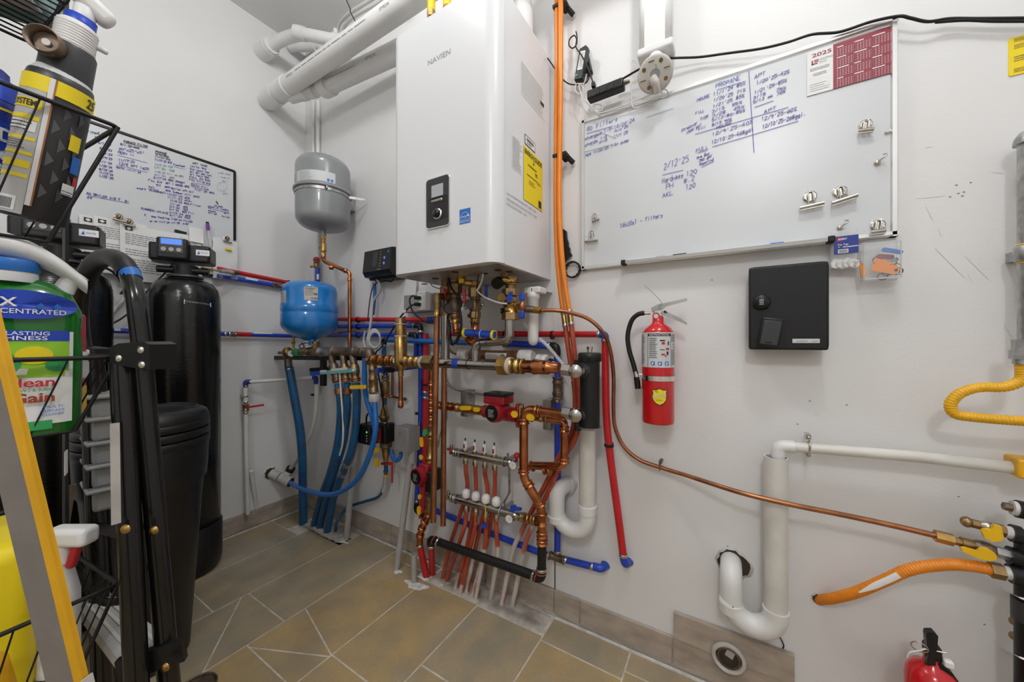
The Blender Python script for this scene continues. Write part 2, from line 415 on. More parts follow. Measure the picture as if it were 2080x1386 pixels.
# floor: bed of grout with single tiles on it
floor = structure(MB().box((RX / 2,RY / 2,-0.0515),(RX + 0.2,-RY + 0.2,0.1)).build('floor', 'grout'))
def clip_poly(poly, a, b, keep):
    out = []; n = len(poly)
    sd = lambda p: ((b[0] - a[0]) * (p[1] - a[1]) - (b[1] - a[1]) * (p[0] - a[0])) * keep
    for i in range(n):
        p, q = poly[i], poly[(i + 1) % n]; sp, sq = sd(p),sd(q)
        if sp >= 0: out.append(p)
        if sp * sq < 0:
            t = sp / (sp - sq); out.append((p[0] + (q[0] - p[0]) * t, p[1] + (q[1] - p[1]) * t))
    return out
def shrink(poly, d):
    cx = sum(p[0] for p in poly) / len(poly); cy = sum(p[1] for p in poly) / len(poly)
    out = []; n = len(poly)
    area = sum(poly[i][0] * poly[(i + 1) % n][1] - poly[(i + 1) % n][0] * poly[i][1] for i in range(n))
    s = 1 if area > 0 else -1; L = []
    for i in range(n):
        p, q = poly[i], poly[(i + 1) % n]; dx, dy = q[0] - p[0], q[1] - p[1]; l = math.hypot(dx, dy) or 1e-9
        nx, ny = -dy / l * s, dx / l * s; L.append(((p[0] + nx * d, p[1] + ny * d),(dx, dy)))
    for i in range(n):
        (p, d1),(q, d2) = L[i - 1], L[i]; den = d1[0] * d2[1] - d1[1] * d2[0]
        if abs(den) < 1e-9: out.append(q); continue
        t = ((q[0] - p[0]) * d2[1] - (q[1] - p[1]) * d2[0]) / den; out.append((p[0] + d1[0] * t, p[1] + d1[1] * t))
    return out
def floor_piece(poly, m, dz=0.0):
    poly = shrink(poly, 0.0026)
    a = sum(poly[i][0] * poly[(i + 1) % len(poly)][1] - poly[(i + 1) % len(poly)][0] * poly[i][1] for i in range(len(poly))) / 2
    if abs(a) < 2e-4: return
    if a < 0: poly = poly[::-1]
    top = shrink(poly, 0.0008); mb = MB()
    A = [V((x, y, -0.008)) for x, y in poly]; B = [V((x, y, -0.001 + dz)) for x, y in poly]; Cc = [V((x, y, 0.0 + dz)) for x, y in top]
    mb.rings([A, B, Cc], caps=(False, True),smooth=False); mb.build('floor_tile', m, floor)
xs = [0.012,0.287,0.559,0.830,1.1035,1.3715,1.646,1.915,2.188,2.46,2.73,3.0,3.275,3.55,3.89]
TL = 0.572
# first cross joint of each row (y), the rows run towards the camera
ofs = [-0.196,-0.643,-0.5295,-0.646,-0.5225,-0.40,-0.70,-0.096,-0.45,-0.2,-0.5,-0.3,-0.6,-0.1]
for i in range(len(xs) - 1):
    cuts = [-0.010]; y = ofs[i]
    while y > -0.02: y -= TL
    while y - TL < -0.05 and y + TL < -0.03: y += TL
    while y > RY: cuts.append(y); y -= TL
    cuts.append(RY + 0.01)
    for a, b in zip(cuts, cuts[1:]):
        if a - b < 0.02: continue
        ms = 'floor_tile_yellow' if (0.8 < (xs[i] + xs[i + 1]) / 2 < 2.6 and rnd.random() < 0.75) else 'floor_tile'
        p = [(xs[i], b),(xs[i + 1], b),(xs[i + 1], a),(xs[i], a)]
        # trenches where the pipes come up: two strips of bare concrete along the back wall
        if i == 1 and a > -0.05: p = [(xs[i], b),(xs[i + 1], b),(xs[i + 1], -0.146),(xs[i], -0.143)]
        if i in (4,5) and a > -0.05: p = [(xs[i], b),(xs[i + 1], b),(xs[i + 1], -0.108),(xs[i], -0.112)]
        if i == 0 and a > -0.05: p = [(xs[i], b),(0.178,b),(0.178,-0.142),(0.178,a),(xs[i], a)]
        polys = [p]
        cut = None
        if i == 2 and abs(a + 0.5295) < 0.01: cut = ((0.562,-0.557),(0.823,-0.757))
        if i == 3 and a > -0.1:  cut = ((0.828,-0.456),(1.091,-0.521))
        if cut: polys = [clip_poly(p, cut[0], cut[1], 1),clip_poly(p, cut[0], cut[1], -1)]
        if i == 3 and cut:
            q = []
            for pp in polys:
                q += [clip_poly(pp, (0.845,-0.646),(1.097,-0.533),1),clip_poly(pp, (0.845,-0.646),(1.097,-0.533),-1)]
            polys = q
        for pp in polys:
            if len(pp) > 2: floor_piece(pp, ms)
def rough_slab(x0,x1,y0,y1,name, m, z=0.004,seed=3):
    r = random.Random(seed); nx = int((x1 - x0) / 0.02) + 2; ny = int((y1 - y0) / 0.02) + 2; vs = []; fs = []
    for j in range(ny):
        for i in range(nx):
            e = i in (0,nx - 1) or j in (0,ny - 1)
            vs.append(V((x0 + (x1 - x0) * i / (nx - 1) + (0 if not e else r.uniform(-.004,.004)),y0 + (y1 - y0) * j / (ny - 1) + (0 if not e else r.uniform(-.004,.003)),-0.004 if e else z + r.uniform(-0.003,0.004))))
    for j in range(ny - 1):
        for i in range(nx - 1): fs.append([j * nx + i, j * nx + i + 1,(j + 1) * nx + i + 1,(j + 1) * nx + i])
    return MB().add(vs, fs, True).build(name, m, floor)
rough_slab(1.106,1.643,-0.112,-0.008,'concrete_patch', 'concrete', 0.005)
rough_slab(0.182,0.556,-0.146,-0.008,'concrete_patch', 'concrete', 0.004,5)
def splat(c, rx, ry, seed, m='plaster', z=0.003,n=26,name='plaster_splash'):
    r = random.Random(seed); ph = [r.uniform(0,6.28) for _ in range(4)]
    o = []; 
    for i in range(n):
        t = 2 * math.pi * i / n; k = 1 + 0.22 * math.sin(2 * t + ph[0]) + 0.18 * math.sin(3 * t + ph[1]) + 0.12 * math.sin(5 * t + ph[2]) + r.uniform(-.08,.08)
        o.append(V((c[0] + rx * k * math.cos(t),c[1] + ry * k * math.sin(t),0.0003)))
    top = [V((c[0] + (p.x - c[0]) * 0.7,c[1] + (p.y - c[1]) * 0.7,z)) for p in o]
    return MB().rings([o, top], caps=(False, True)).build(name, m, floor)
p = FL(845,1190); splat(p, 0.045,0.025,1)
p = FL(808,1162); splat(p, 0.018,0.012,2)
p = FL(905,1185); splat(p, 0.05,0.022,4)
p = FL(690,1098); splat(p, 0.05,0.014,8)
p = FL(860,1172); splat(p, 0.03,0.018,9)
# floor drain at the front left
p = FL(398,1400); d = structure(MB().torus(p + V((0,0,0.003)),UZ, 0.046,0.003,n=28).cyl(p + V((0,0,-0.002)),p + V((0,0,0.0012)),0.045).build('drain_ring', 'bronze_dark', floor))
# tiled skirting
bb = MB().box((1.95,-0.003,0.046),(3.88,0.006,0.092)).build('baseboard_back', 'grout'); structure(bb)
bl = MB().box((0.003,RY / 2,0.046),(0.006,-RY - 0.02,0.092)).build('baseboard_left', 'grout'); structure(bl)
jx = [0.012,0.205,0.772,1.34,1.6435,1.7415,2.0385,2.34]
for a, b in zip(jx, jx[1:]):
    z0 = 0.010
    MB().rbox(((a + b) / 2,-0.0065,(z0 + 0.094) / 2),(b - a - 0.0035,0.011,0.094 - z0),0.0012,seg=1).build('skirting_tile', 'base_tile', bb)
for a, b in zip([2.34,2.9,3.45], [2.9,3.45,3.89]):
    MB().rbox(((a + b) / 2,-0.0065,0.05),(b - a - 0.0035,0.011,0.084),0.0012,seg=1).build('skirting_tile', 'base_tile', bb)
jy = [-0.012,-0.135,-0.70,-1.27,-1.84,-2.4,-3.0,-3.28]
for a, b in zip(jy, jy[1:]):
    MB().rbox((0.0065,(a + b) / 2,0.05),(0.011,a - b - 0.0035,0.084),0.0012,seg=1).build('skirting_tile', 'base_tile', bl)
# two courses of tile with the clean-out hole, right of the skirting
MB().rbox(((2.042 + 2.333) / 2,-0.009,0.1345),(0.290,0.015,0.078),0.001,seg=1).build('skirting_tile', 'base_tile', bb)

for a, b in ((0.57,1.10),(1.65,3.88)): MB().box(((a + b) / 2,-0.0165,0.001),(b - a, 0.009,0.006)).build('grout_bead', 'plaster', bb)
MB().box((0.0165,-1.65,0.001),(0.009,3.2,0.006)).build('grout_bead', 'plaster', bl)
# painted board behind the plumbing and its open seam at the right
pnl = structure(MB().box((1.6405 / 2,-0.002,(0.097 + RZ) / 2),(1.6405,0.004,RZ - 0.097)).build('trim_1', 'wall_paint'))
MB().box((1.6425,-0.001,0.40),(0.0035,0.003,0.62)).build('open_seam', 'bronze_dark', pnl)
wbk = bpy.data.objects['wall_back']
mat('scuff', (0.68,0.672,0.66),0.7); mat('mark_dark', (0.24,0.22,0.21),0.7)
r_s = random.Random(11)
def scuff(pts, th, m):
    P = [W(x, y, 0.0007) for x, y in pts]; line(mbs := MB(),P, th, (0,-1,0)); mbs.build('scuff_mark', m, wbk)
for x, y in [(1943,376),(1972,371),(1958,390),(1947,393),(1955,398),(1645,815),(1446,569),(1947,1009),(2000,1269),(1478,1110),(1620,862),(1720,823),(1930,400)]: scuff([(x - 1.2,y),(x + 1.2,y)], .0025,'mark_dark')
for pts in [[(1862,403),(1890,401),(1918,398)], [(1881,420),(1888,435),(1896,450)], [(1905,465),(1912,480)], [(1960,520),(1985,545),(2010,570)], [(1965,555),(1975,575)], [(2040,660),(2055,685)], [(1900,505),(1935,540),(1960,565)], [(1655,835),(1662,846)], [(1500,610),(1508,640)], [(1880,300),(1895,297)], [(2015,350),(2040,352)], [(1725,1180),(1750,1184)], [(1420,880),(1440,895)], [(1335,905),(1360,912)]]: scuff(pts, .0011,'scuff')
# ------------------------------------------------------------------ right-hand whiteboard
BO = 0.018                                    # board face off the wall
NB = V((0,-1,0))
xb0,xb1 = W(1181,400,BO).x, W(1825,300,BO).x
zb0,zb1 = W(1500,514,BO).z, W(1500,139,BO).z
wb = thing('whiteboard', 'large aluminium framed whiteboard with purple propane notes beside the boiler', 'whiteboard', ((xb0 + xb1) / 2,0,zb0))
MB().box(((xb0 + xb1) / 2,-BO / 2,(zb0 + zb1) / 2),(xb1 - xb0 - 0.01,BO - 0.002,zb1 - zb0 - 0.01)).build('writing_surface', 'board_white', wb)
fw = 0.0135
def frame_bar(p0,p1,par, m='alu', w=0.0135,d=0.022,nrm=V((0,-1,0)),up=None):
    mb = MB(); p0 = V(p0); p1 = V(p1); t = (p1 - p0).normalized(); s = t.cross(nrm)
    prof = [(-w / 2,0),(w / 2,0),(w / 2,d * 0.72),(w * 0.28,d),(-w * 0.30,d),(-w / 2,d * 0.8)]
    mk = lambda p: [p + s * a + nrm * b for a, b in prof]
    return mb.rings([mk(p0),mk(p1)], smooth=False).build('frame', m, par)
frame_bar((xb0,0,zb1 - fw / 2),(xb1,0,zb1 - fw / 2),wb)
frame_bar((xb0,0,zb0 + fw / 2),(xb1,0,zb0 + fw / 2),wb)
frame_bar((xb0 + fw / 2,0,zb0),(xb0 + fw / 2,0,zb1),wb)
frame_bar((xb1 - fw / 2,0,zb0),(xb1 - fw / 2,0,zb1),wb)
tx0,tx1 = W(1268,535,0.03).x, W(1686,495,0.03).x
tr = MB()
tr.prism([(-a, b) for a, b in [(0.020,0.003),(0.045,-0.001),(0.047,0.008),(0.044,0.008),(0.042,0.003),(0.020,0.008)]], (tx0,0,zb0),UY, UZ, (tx1 - tx0,0,0))
tr = tr.build('pen_tray', 'alu', wb)
for x in (tx0,tx1): MB().rbox((x, -0.034,zb0 + 0.004),(0.014,0.030,0.016),0.003,seg=2).build('end_cap', 'rubber', wb)
MB().cyl((W(1565,493,.035).x, -0.034,zb0 + 0.009),(W(1592,489,.035).x, -0.034,zb0 + 0.009),0.0045,n=10).build('marker', 'print_blue') and None
mk = bpy.data.objects['marker']; tag(mk, 'blue marker lying in the tray of the large whiteboard', 'marker')
one('marker', 'rubber', MB().cyl((W(1367,517,.035).x, -0.034,zb0 + 0.009),(W(1394,513,.035).x, -0.034,zb0 + 0.009),0.0045,n=10),'black marker lying in the tray of the large whiteboard', 'marker')
one('marker', 'conduit_grey', MB().cyl((W(1333,520,.035).x, -0.034,zb0 + 0.009),(W(1350,518,.035).x, -0.034,zb0 + 0.009),0.0045,n=10),'short grey marker lying in the tray of the large whiteboard', 'marker')
def zb(X, Y, off=BO + 0.0008): return W(1160 + X / 3.0135,100 + Y / 3.0135,off)
def hand(mbs, s, a, b, h, col, th=0.0013):
    A, B = zb(*a),zb(*b); up = zb(a[0], a[1] - h * 0.74) - A
    strokes(mbs.setdefault(col, MB()),s, A, B, up, th, seed=int(a[0] + a[1]),n=NB)
ink = {}
P_, B_ = 'marker_purple', 'marker_blue'
for s, a, b, h, c in [("RO Filters", (97,505),(290,432),35,B_),("changed 1-5-10/26'24", (85,560),(390,438),26,P_),("change 1-5", (85,597),(222,540),24,P_),("July'25", (262,508),(350,476),22,P_),
  ('"', (118,605),(140,597),22,P_),("4+5", (170,578),(225,560),20,P_),("11/1'25", (262,543),(350,512),22,P_),("NEW 11/20'25 1-5+ pump", (90,658),(355,562),22,P_),
  ("PROPANE", (885,237),(1040,184),34,B_),("HOUSE", (770,320),(852,288),24,P_),("11/1'24 85%", (870,287),(1070,212),28,P_),("1/20'25 71%", (872,320),(1070,255),26,P_),
  ("1/21'25 85%", (868,359),(1065,290),26,P_),("FILL", (762,399),(818,380),22,P_),("3/15  55%", (862,390),(1050,330),24,P_),("7/25", (790,435),(842,415),20,P_),("3/28  45%", (862,417),(1065,355),24,P_),
  ("Prebuy", (678,510),(775,452),24,P_),("1500 gal", (705,522),(800,462),20,P_),("5/13-80-85%", (862,443),(1068,378),22,P_),("Fill", (780,497),(825,480),22,P_),("8/15 90%", (862,472),(985,432),20,P_),("HOUSE", (890,489),(988,455),24,P_),
  ("12/9'25-40%", (862,532),(1118,452),28,P_),("12/10'25-468gal", (860,580),(1120,498),28,P_),("APT", (1122,180),(1195,150),28,P_),("1/20'25-42%", (1135,217),(1340,142),28,P_),("1/21'25-85%", (1122,274),(1325,196),26,P_),
  ("3/15   75%", (1115,305),(1320,240),22,P_),("5/13 ok 70%", (1115,332),(1315,262),22,P_),("APT", (1180,394),(1260,365),28,P_),("12/9'25-60%", (1165,440),(1385,372),30,P_),("12/10'25-268gal.", (1172,486),(1440,402),32,P_),
  ("FULL", (765,634),(845,605),30,P_),("Pre Buy", (770,675),(850,640),20,P_),("750 gal", (782,693),(868,655),20,P_),("Remind", (788,714),(875,678),20,P_),
  ("2/12'25", (568,738),(725,684),55,P_),("Hardness", (557,822),(690,783),40,P_),("120", (705,778),(775,758),42,P_),("PH", (580,858),(630,842),38,P_),("8.2", (690,820),(760,800),38,P_),("AKL", (560,908),(628,886),34,P_),("120", (702,862),(765,842),40,P_),
  ("16x20x1 - filters", (300,1092),(565,1028),35,P_)]:
    hand(ink, s, a, b, h, c)
for a, b, c in [((97,517),(255,470),B_),((82,630),(255,582),'marker_green'),((893,249),(1035,203),B_),((760,520),(1330,355),P_),((865,598),(1390,440),P_),((1088,135),(1120,632),P_),((1125,355),(1237,315),P_),((800,722),(872,686),P_),((560,770),(685,740),P_),((775,635),(832,618),P_),((460,417),(625,360),'marker_faint'),((150,495),(275,545),'marker_faint')]:
    line(ink.setdefault(c, MB()),[zb(*a),lerp(zb(*a),zb(*b),.5),zb(*b)], 0.0015,NB)
for c, m_ in ink.items(): m_.build('handwriting', c, wb)
# calendar magnet
cal = thing('calendar', 'white and maroon 2025 calendar sheet on the whiteboard corner', 'calendar', W(1725,150,BO))
cx0,cxm, cx1 = W(1639,150,BO).x, W(1692,130,BO).x, W(1810.5,100,BO).x
cz0,cz1 = W(1725,172.5,BO).z, W(1725,80.5,BO).z
MB().box(((cx0 + cxm) / 2,-BO - 0.0008,(cz0 + cz1) / 2),(cxm - cx0,0.0014,cz1 - cz0)).build('sheet', 'white_paper', cal)
MB().box(((cxm + cx1) / 2,-BO - 0.0008,(cz0 + cz1) / 2),(cx1 - cxm, 0.0014,cz1 - cz0)).build('month_panel', 'maroon', cal)
yy = -BO - 0.0019; hh = cz1 - cz0
t = MB(); letter(t, '2025', (cx0 + 0.010,yy, cz1 - 0.017),UX, UZ, 0.009,width=0.038,bold=0.02)
t.build('year_print', 'maroon', cal)
t = MB()
rect(t, (cx0 + 0.009,yy, cz1 - 0.036),UX, UZ, 0.003,0.011); rect(t, (cx0 + 0.009,yy, cz1 - 0.036),UX, UZ, 0.012,0.003); rect(t, (cx0 + 0.014,yy, cz1 - 0.031),UX, UZ, 0.009,0.0025); rect(t, (cx0 + 0.014,yy, cz1 - 0.027),UX, UZ, 0.009,0.0025)
t.build('logo_print', 'maroon', cal)
t = MB(); letter(t, 'LEADING', (cx0 + 0.025,yy, cz1 - 0.029),UX, UZ, 0.005,width=0.025,bold=0.01); letter(t, 'EDGE', (cx0 + 0.025,yy, cz1 - 0.036),UX, UZ, 0.004,width=0.014)
dashes(t, (cx0 + 0.006,yy, cz1 - 0.052),UX, UZ, cxm - cx0 - 0.012,0.008,2,3,ragged=0.1); dashes(t, (cx0 + 0.012,yy, cz1 - 0.066),UX, UZ, cxm - cx0 - 0.024,0.008,2,4,ragged=0.1); dashes(t, (cx0 + 0.006,yy, cz0 + 0.006),UX, UZ, cxm - cx0 - 0.012,0.022,4,5,0.25)
t.build('fine_print', 'print_grey', cal)
t = MB(); t2 = MB()
for c in range(3):
    for r_ in range(4):
        ox = cxm + 0.007 + c * (cx1 - cxm - 0.008) / 3; oz = cz1 - 0.012 - r_ * (hh - 0.008) / 4
        rect(t, (ox, yy, oz),UX, UZ, 0.012 + 0.005 * ((c + r_) % 3),0.0022)
        for a in range(7):
            for b in range(5): rect(t2,(ox + a * 0.0052,yy, oz - 0.0048 - b * 0.0038),UX, UZ, 0.0022,0.0014)
t.build('month_names', 'print_white', cal); t2.build('day_numbers', 'print_light', cal)
# magnetic clips and hooks
def bulldog(px, py, bx0,bx1,by0,by1,label, k=1.0):
    c = W(px, py, BO); a = W(bx0,by0,BO + 0.012); b = W(bx1,by1,BO + 0.012)
    g = thing('magnetic_clip', label, 'clip', c, 'silver bulldog clips on the large whiteboard')
    R = 0.0125 * k
    MB().lathe([(R, 0),(R, 0.003),(R * 0.86,0.0045),(R * 0.8,0.003),(0.002,0.003)], c, (0,-1,0),20,sharp=True).build('magnet_disc', 'chrome', g)
    d = (b - a); mid = (a + b) / 2; upv = V((0,0,1)); ax = d.normalized()
    nrm = ax.cross(upv).normalized()
    mb = MB(); mb.tube([a, b], 0.0042 * k, n=10); mb.bar(a + V((0,.003,-.003 * k)),b + V((0,.003,-.003 * k)),0.006 * k, 0.006 * k); mb.build('jaw', 'nickel', g)
    mb = MB(); top = c + V((0,-0.006,0.002))
    for s in (-1,1):
        mb.tube(cr([mid + ax * (s * 0.006 * k),lerp(mid, top, 0.6) + ax * (s * 0.0045 * k) + V((0,-0.004,0)),top + ax * (s * 0.004 * k) + V((0,-0.002,0.004 * k)),top + V((0,-0.001,0.007 * k))], 4),0.0016 * k, n=6)
    mb.build('spring_handle', 'nickel', g)
bulldog(1758,253,1744,1775,266,262,'silver magnetic clip just below the maroon calendar')
bulldog(1645,399,1625,1674,423,412,'wide silver magnetic clip, left of the pair near the board corner', 1.15)
bulldog(1706,389,1690,1742,413,396,'wide silver magnetic clip, right of the pair near the board corner', 1.15)
bulldog(1783,457,1769,1799,472,468,'silver magnetic clip holding up the clear box of key tags', 1.1)
bulldog(1208,439,1202,1217,450,445,'smallest silver magnetic clip at the left edge of the large whiteboard', 0.75)
bulldog(1202,475,1188,1214,491,488,'silver magnetic clip at the lower left corner of the large whiteboard', 0.9)
def hook(px, py, label, lay=True):
    c = W(px, py, BO); g = thing('magnetic_hook', label, 'hook', c, 'small hooks on the large whiteboard')
    MB().lathe([(0.006,0),(0.006,0.004),(0.004,0.006),(0.001,0.006)], c, (0,-1,0),16).build('magnet', 'nickel', g)
    MB().tube(cr([c + V((0,-0.005,0)),c + V((0.003,-0.014,0.002)),c + V((0.010,-0.018,0.006)),c + V((0.012,-0.013,0.013)),c + V((0.007,-0.010,0.014))], 5),0.0014,n=6).build('hook_wire', 'nickel', g)
hook(1782,331,'small silver magnetic hook at the right edge of the large whiteboard')
hook(1706,463,'small silver magnetic hook holding the packet of key tags')
one('magnet', 'chrome', MB().lathe([(0.005,0),(0.005,0.003),(0.003,0.004)], W(1802,268,BO),(0,-1,0),14),'tiny silver button magnet at the right edge of the large whiteboard', 'magnet')
# key tag packet
x0,x1,z1_, z0_ = W(1687,510,.03).x, W(1743,505,.03).x, W(1715,467,.03).z, W(1715,546,.03).z
zm1,zm0 = W(1715,480,.03).z, W(1715,516,.03).z
pk = thing('key_tag_packet', 'clear packet of white key tags with blue card below the whiteboard', 'packet', ((x0 + x1) / 2,0,z0_))
MB().rbox(((x0 + x1) / 2,-.026,(z0_ + z1_) / 2),(x1 - x0,0.012,z1_ - z0_),0.004).build('clear_pouch', 'clear_bag', pk)
MB().box(((x0 + x1) / 2 + .003,-.0335,(zm0 + zm1) / 2),(x1 - x0 - .006,0.0012,zm1 - zm0)).build('card', 'navy', pk)
t = MB(); letter(t, 'AVERY', (x0 + .013,-.0345,zm1 - .0095),UX, UZ, .0042,width=.017,bold=.02); letter(t, 'Key Tags', (x0 + .013,-.0345,zm1 - .0225),UX, UZ, .004,width=.019,bold=.01); letter(t, '25', (x0 + .013,-.0345,zm1 - .028),UX, UZ, .003); dashes(t, (x0 + .022,-.0345,zm1 - .029),UX, UZ, .03,.004,1,4); t.build('card_lettering', 'print_white', pk)
t = MB(); rect(t, (x0 + .013,-.0345,zm0 + .002),UX, UZ, .019,.009); t.build('barcode_field', 'print_white', pk)
t = MB()
for i in range(10): rect(t, (x0 + .0145 + i * .0016,-.0349,zm0 + .0035),UX, UZ, .0007 + .0004 * (i % 2),.006)
t.build('barcode', 'print_black', pk)
MB().cyl((x0 + .016,-.0343,zm1 - .0075),(x0 + .016,-.0341,zm1 - .0075),.005).build('logo_dot', 'print_red', pk)
for i, (dx, dz) in enumerate([(.012,.014),(.022,.0125),(.034,.014),(.043,.012)]):
    c = V((x0 + dx, -.027 - .0008 * i, z0_ + dz))
    MB().cyl(c, c + V((0,-.0012,0)),.0115,n=22).build('tag_disc', 'white_paper', pk)
    MB().torus(c + V((0,-.0012,0)),UY, .0118,.0009,n=22,m=5).build('tag_rim', 'nickel', pk)
    MB().torus(c + V((.006,-.003,-.004)),UY, .0065,.0006,n=18,m=5).build('split_ring', 'nickel', pk)
# clear box with coloured tags
x0,x1 = W(1751,530,.04).x, W(1828,525,.04).x; z1_, z0_ = W(1790,487,.04).z, W(1790,570,.04).z
bx = thing('key_tag_box', 'clear plastic box of orange and blue key tags below the whiteboard', 'box', ((x0 + x1) / 2,0,z0_))
hgt = z1_ - z0_; wid = x1 - x0; cxm_ = (x0 + x1) / 2; czm = (z0_ + z1_) / 2
MB().rbox((cxm_, -.024,czm),(wid, .004,hgt),.002,seg=2).build('back_tray', 'clear_bag', bx)
mb = MB()
mb.box((x0 + .001,-.036,czm),(.002,.026,hgt - .004)); mb.box((x1 - .001,-.036,czm),(.002,.026,hgt - .004)); mb.box((cxm_, -.036,z0_ + .002),(wid, .026,.002)); mb.box((cxm_, -.049,czm - .003),(wid, .002,hgt - .012)); mb.box((cxm_, -.036,z1_ - .002),(wid, .026,.002))
mb.build('clear_shell', 'clear_plastic', bx)
for dx_, dz_, lx_, lz_ in ((0,hgt / 2 - .009,wid, .0022),(0,-hgt / 2 + .004,wid, .003),(-wid / 2 + .001,-.003,.0022,hgt - .012),(wid / 2 - .001,-.003,.0022,hgt - .012)): MB().box((cxm_ + dx_, -.0495,czm + dz_),(lx_, .0025,lz_)).build('shell_edge', 'trans_tube', bx)
def keytag(c, ang, l, wd, m, par):
    R = Matrix.Rotation(ang, 3,'Y'); c = V(c)
    mb = MB(); mb.rbox(c, (l, .0035,wd),wd * .42,R=R, seg=3,axis=1); mb.build('key_tag', m, par)
    h = c + R @ V((l * .38,0,0)); MB().cyl(h + V((0,-.0022,0)),h + V((0,.0022,0)),wd * .16,n=12).build('tag_hole', 'rubber', par)
for dx, dz, a, l, wd, m_, y in [(.030,.066,.35,.036,.009,'print_blue', -.044),(.018,.026,.30,.048,.019,'gas_orange', -.0455),(.016,.040,.50,.036,.012,'gas_orange', -.041),(-.018,.026,1.45,.034,.009,'gas_orange', -.040),(.020,.055,.2,.030,.010,'maroon', -.038),(.030,.044,-.3,.026,.010,'bin_grey', -.037),(.034,.018,-.2,.024,.010,'print_blue', -.036)]:
    keytag((cxm_ + dx - .012,y, z0_ + dz),a, l, wd, m_, bx)
for dx, dz, rr in [(.02,.042,.008),(.028,.03,.007),(.03,.02,.008),(.005,.01,.008),(-.004,.05,.007),(.012,.018,.007)]:
    MB().torus((cxm_ + dx, -.034,z0_ + dz),(0.3,1,.2),rr, .0011,n=18,m=5).build('key_ring', 'charcoal', bx)

# ------------------------------------------------------------------ key safe
KO = 0.065
x0,x1,z1_, z0_ = W(1521,640,KO).x, W(1684,620,KO).x, W(1602,537,KO).z, W(1602,711,KO).z
kb = thing('key_safe', 'black metal key lock box with combination dial on the wall', 'lock box', ((x0 + x1) / 2,0,z0_))
MB().rbox(((x0 + x1) / 2,-KO / 2 + .003,(z0_ + z1_) / 2),(x1 - x0 - .006,KO - .012,z1_ - z0_ - .006),.010,axis=1).build('case', 'black_matte', kb)
MB().rbox(((x0 + x1) / 2,-KO + .006,(z0_ + z1_) / 2),(x1 - x0,.014,z1_ - z0_),.0055,seg=3).build('door', 'black_matte', kb)
MB().rbox(((x0 + x1) / 2,-KO + .007,(z0_ + z1_) / 2),(x1 - x0,.013,z1_ - z0_),.012,seg=4,axis=1).build('door_edge', 'black_matte', kb)
c = W(1546.5,614.5,KO)
dl = MB().lathe([(.0195,0),(.0195,.006),(.0165,.010),(.004,.011),(.001,.011)], c, (0,-1,0),28).build('combination_dial', 'black_plastic', kb)
t = MB()
for j in range(3):
    for i in range(3): rect(t, c + V((-.0045 + i * .0032,-.0116,.0035 - j * .005)),UX, UZ, .0018,.0022)
t.build('dial_numbers', 'print_white', dl)
x, z = W(1632,692,KO),None
a = W(1609.5,694,KO); b = W(1665,692,KO); tp = W(1637,688.5,KO)
t = MB(); rect(t, (a.x, -KO - .0012,W(1637,697,KO).z),UX, UZ, b.x - a.x, tp.z - W(1637,697,KO).z); t.build('name_plate', 'label_grey', kb)
t = MB(); dashes(t, (a.x + .008,-KO - .0016,W(1637,695.5,KO).z),UX, UZ, .03,.005,1,2); dashes(t, (a.x + .038,-KO - .0016,W(1637,695.5,KO).z),UX, UZ, .012,.005,2,3); t.build('plate_print', 'print_grey', kb)
c = W(1564,675,KO + .008); R = Matrix.Rotation(math.radians(9),3,'Y')
kh = thing('key_holder', 'small black magnetic key holder stuck on the lock box door', 'key holder', c)
MB().rbox(c, (.045,.016,.074),.004,R=R, seg=2).build('body', 'black_plastic', kh)
MB().rbox(c + R @ V((0.001,-.0085,-.002)),(.038,.004,.062),.0018,R=R, seg=2).build('sliding_lid', 'charcoal', kh)
MB().rbox(c + R @ V((0,-.0105,-.026)),(.014,.002,.004),.0009,R=R, seg=2).build('thumb_grip', 'black_plastic', kh)

# ------------------------------------------------------------------ fire extinguisher on the wall
EO = 0.072
xc = W(1336.5,760,EO).x; r = (W(1370.5,760,EO).x - W(1303,760,EO).x) / 2 * 0.97
zt, z0_ = W(1336,664,EO).z, W(1336,859,EO).z
ex = thing('fire_extinguisher', 'red fire extinguisher with silver instruction label strapped to the wall', 'extinguisher', (xc, -EO, z0_))
MB().lathe([(r * .80,0),(r * .97,.002),(r, .008),(r, zt - z0_ - .03),(r * .96,zt - z0_ - .016),(r * .8,zt - z0_ - .004),(r * .5,zt - z0_ + .006),(r * .36,zt - z0_ + .012),(r * .34,zt - z0_ + .03)], (xc, -EO, z0_),UZ, 40).build('cylinder', 'ext_red', ex)
def wrapcyl(xc, yc, R, ang0):       # point on a vertical cylinder: arc length s from ang0, height z
    return lambda s, z: V((xc + R * math.sin(ang0 + s / R),yc - R * math.cos(ang0 + s / R),z))
zl1,zl0 = W(1336,676,EO).z, W(1336,745,EO).z
def sleeve(xc, yc, R, a0,a1,z0,z1,name, m, par, n=30):
    rs = [[V((xc + R * math.sin(a0 + (a1 - a0) * i / n),yc - R * math.cos(a0 + (a1 - a0) * i / n),z)) for i in range(n + 1)] for z in (z0,z1)]
    return MB().rings(rs, closed=False, caps=(False, False)).build(name, m, par)
sleeve(xc, -EO, r + .0006,-1.9,1.9,zl0,zl1,'instruction_label', 'label_grey', ex)
fa = 0.25
sleeve(xc, -EO, r + .0009,fa - .72,fa + .72,zl1 - .011,zl1 - .003,'label_heading_band', 'print_black', ex)
wr = wrapcyl(xc, -EO, r + .0013,fa - .62)
t = MB(); letter(t, 'INSTRUCTIONS', None, None, None, .0055,width=1.24 * r, bold=.02,wrap=lambda s, z: wr(s, zl1 - .0097 + z)); t.build('heading_lettering', 'print_light', ex)
t = MB()
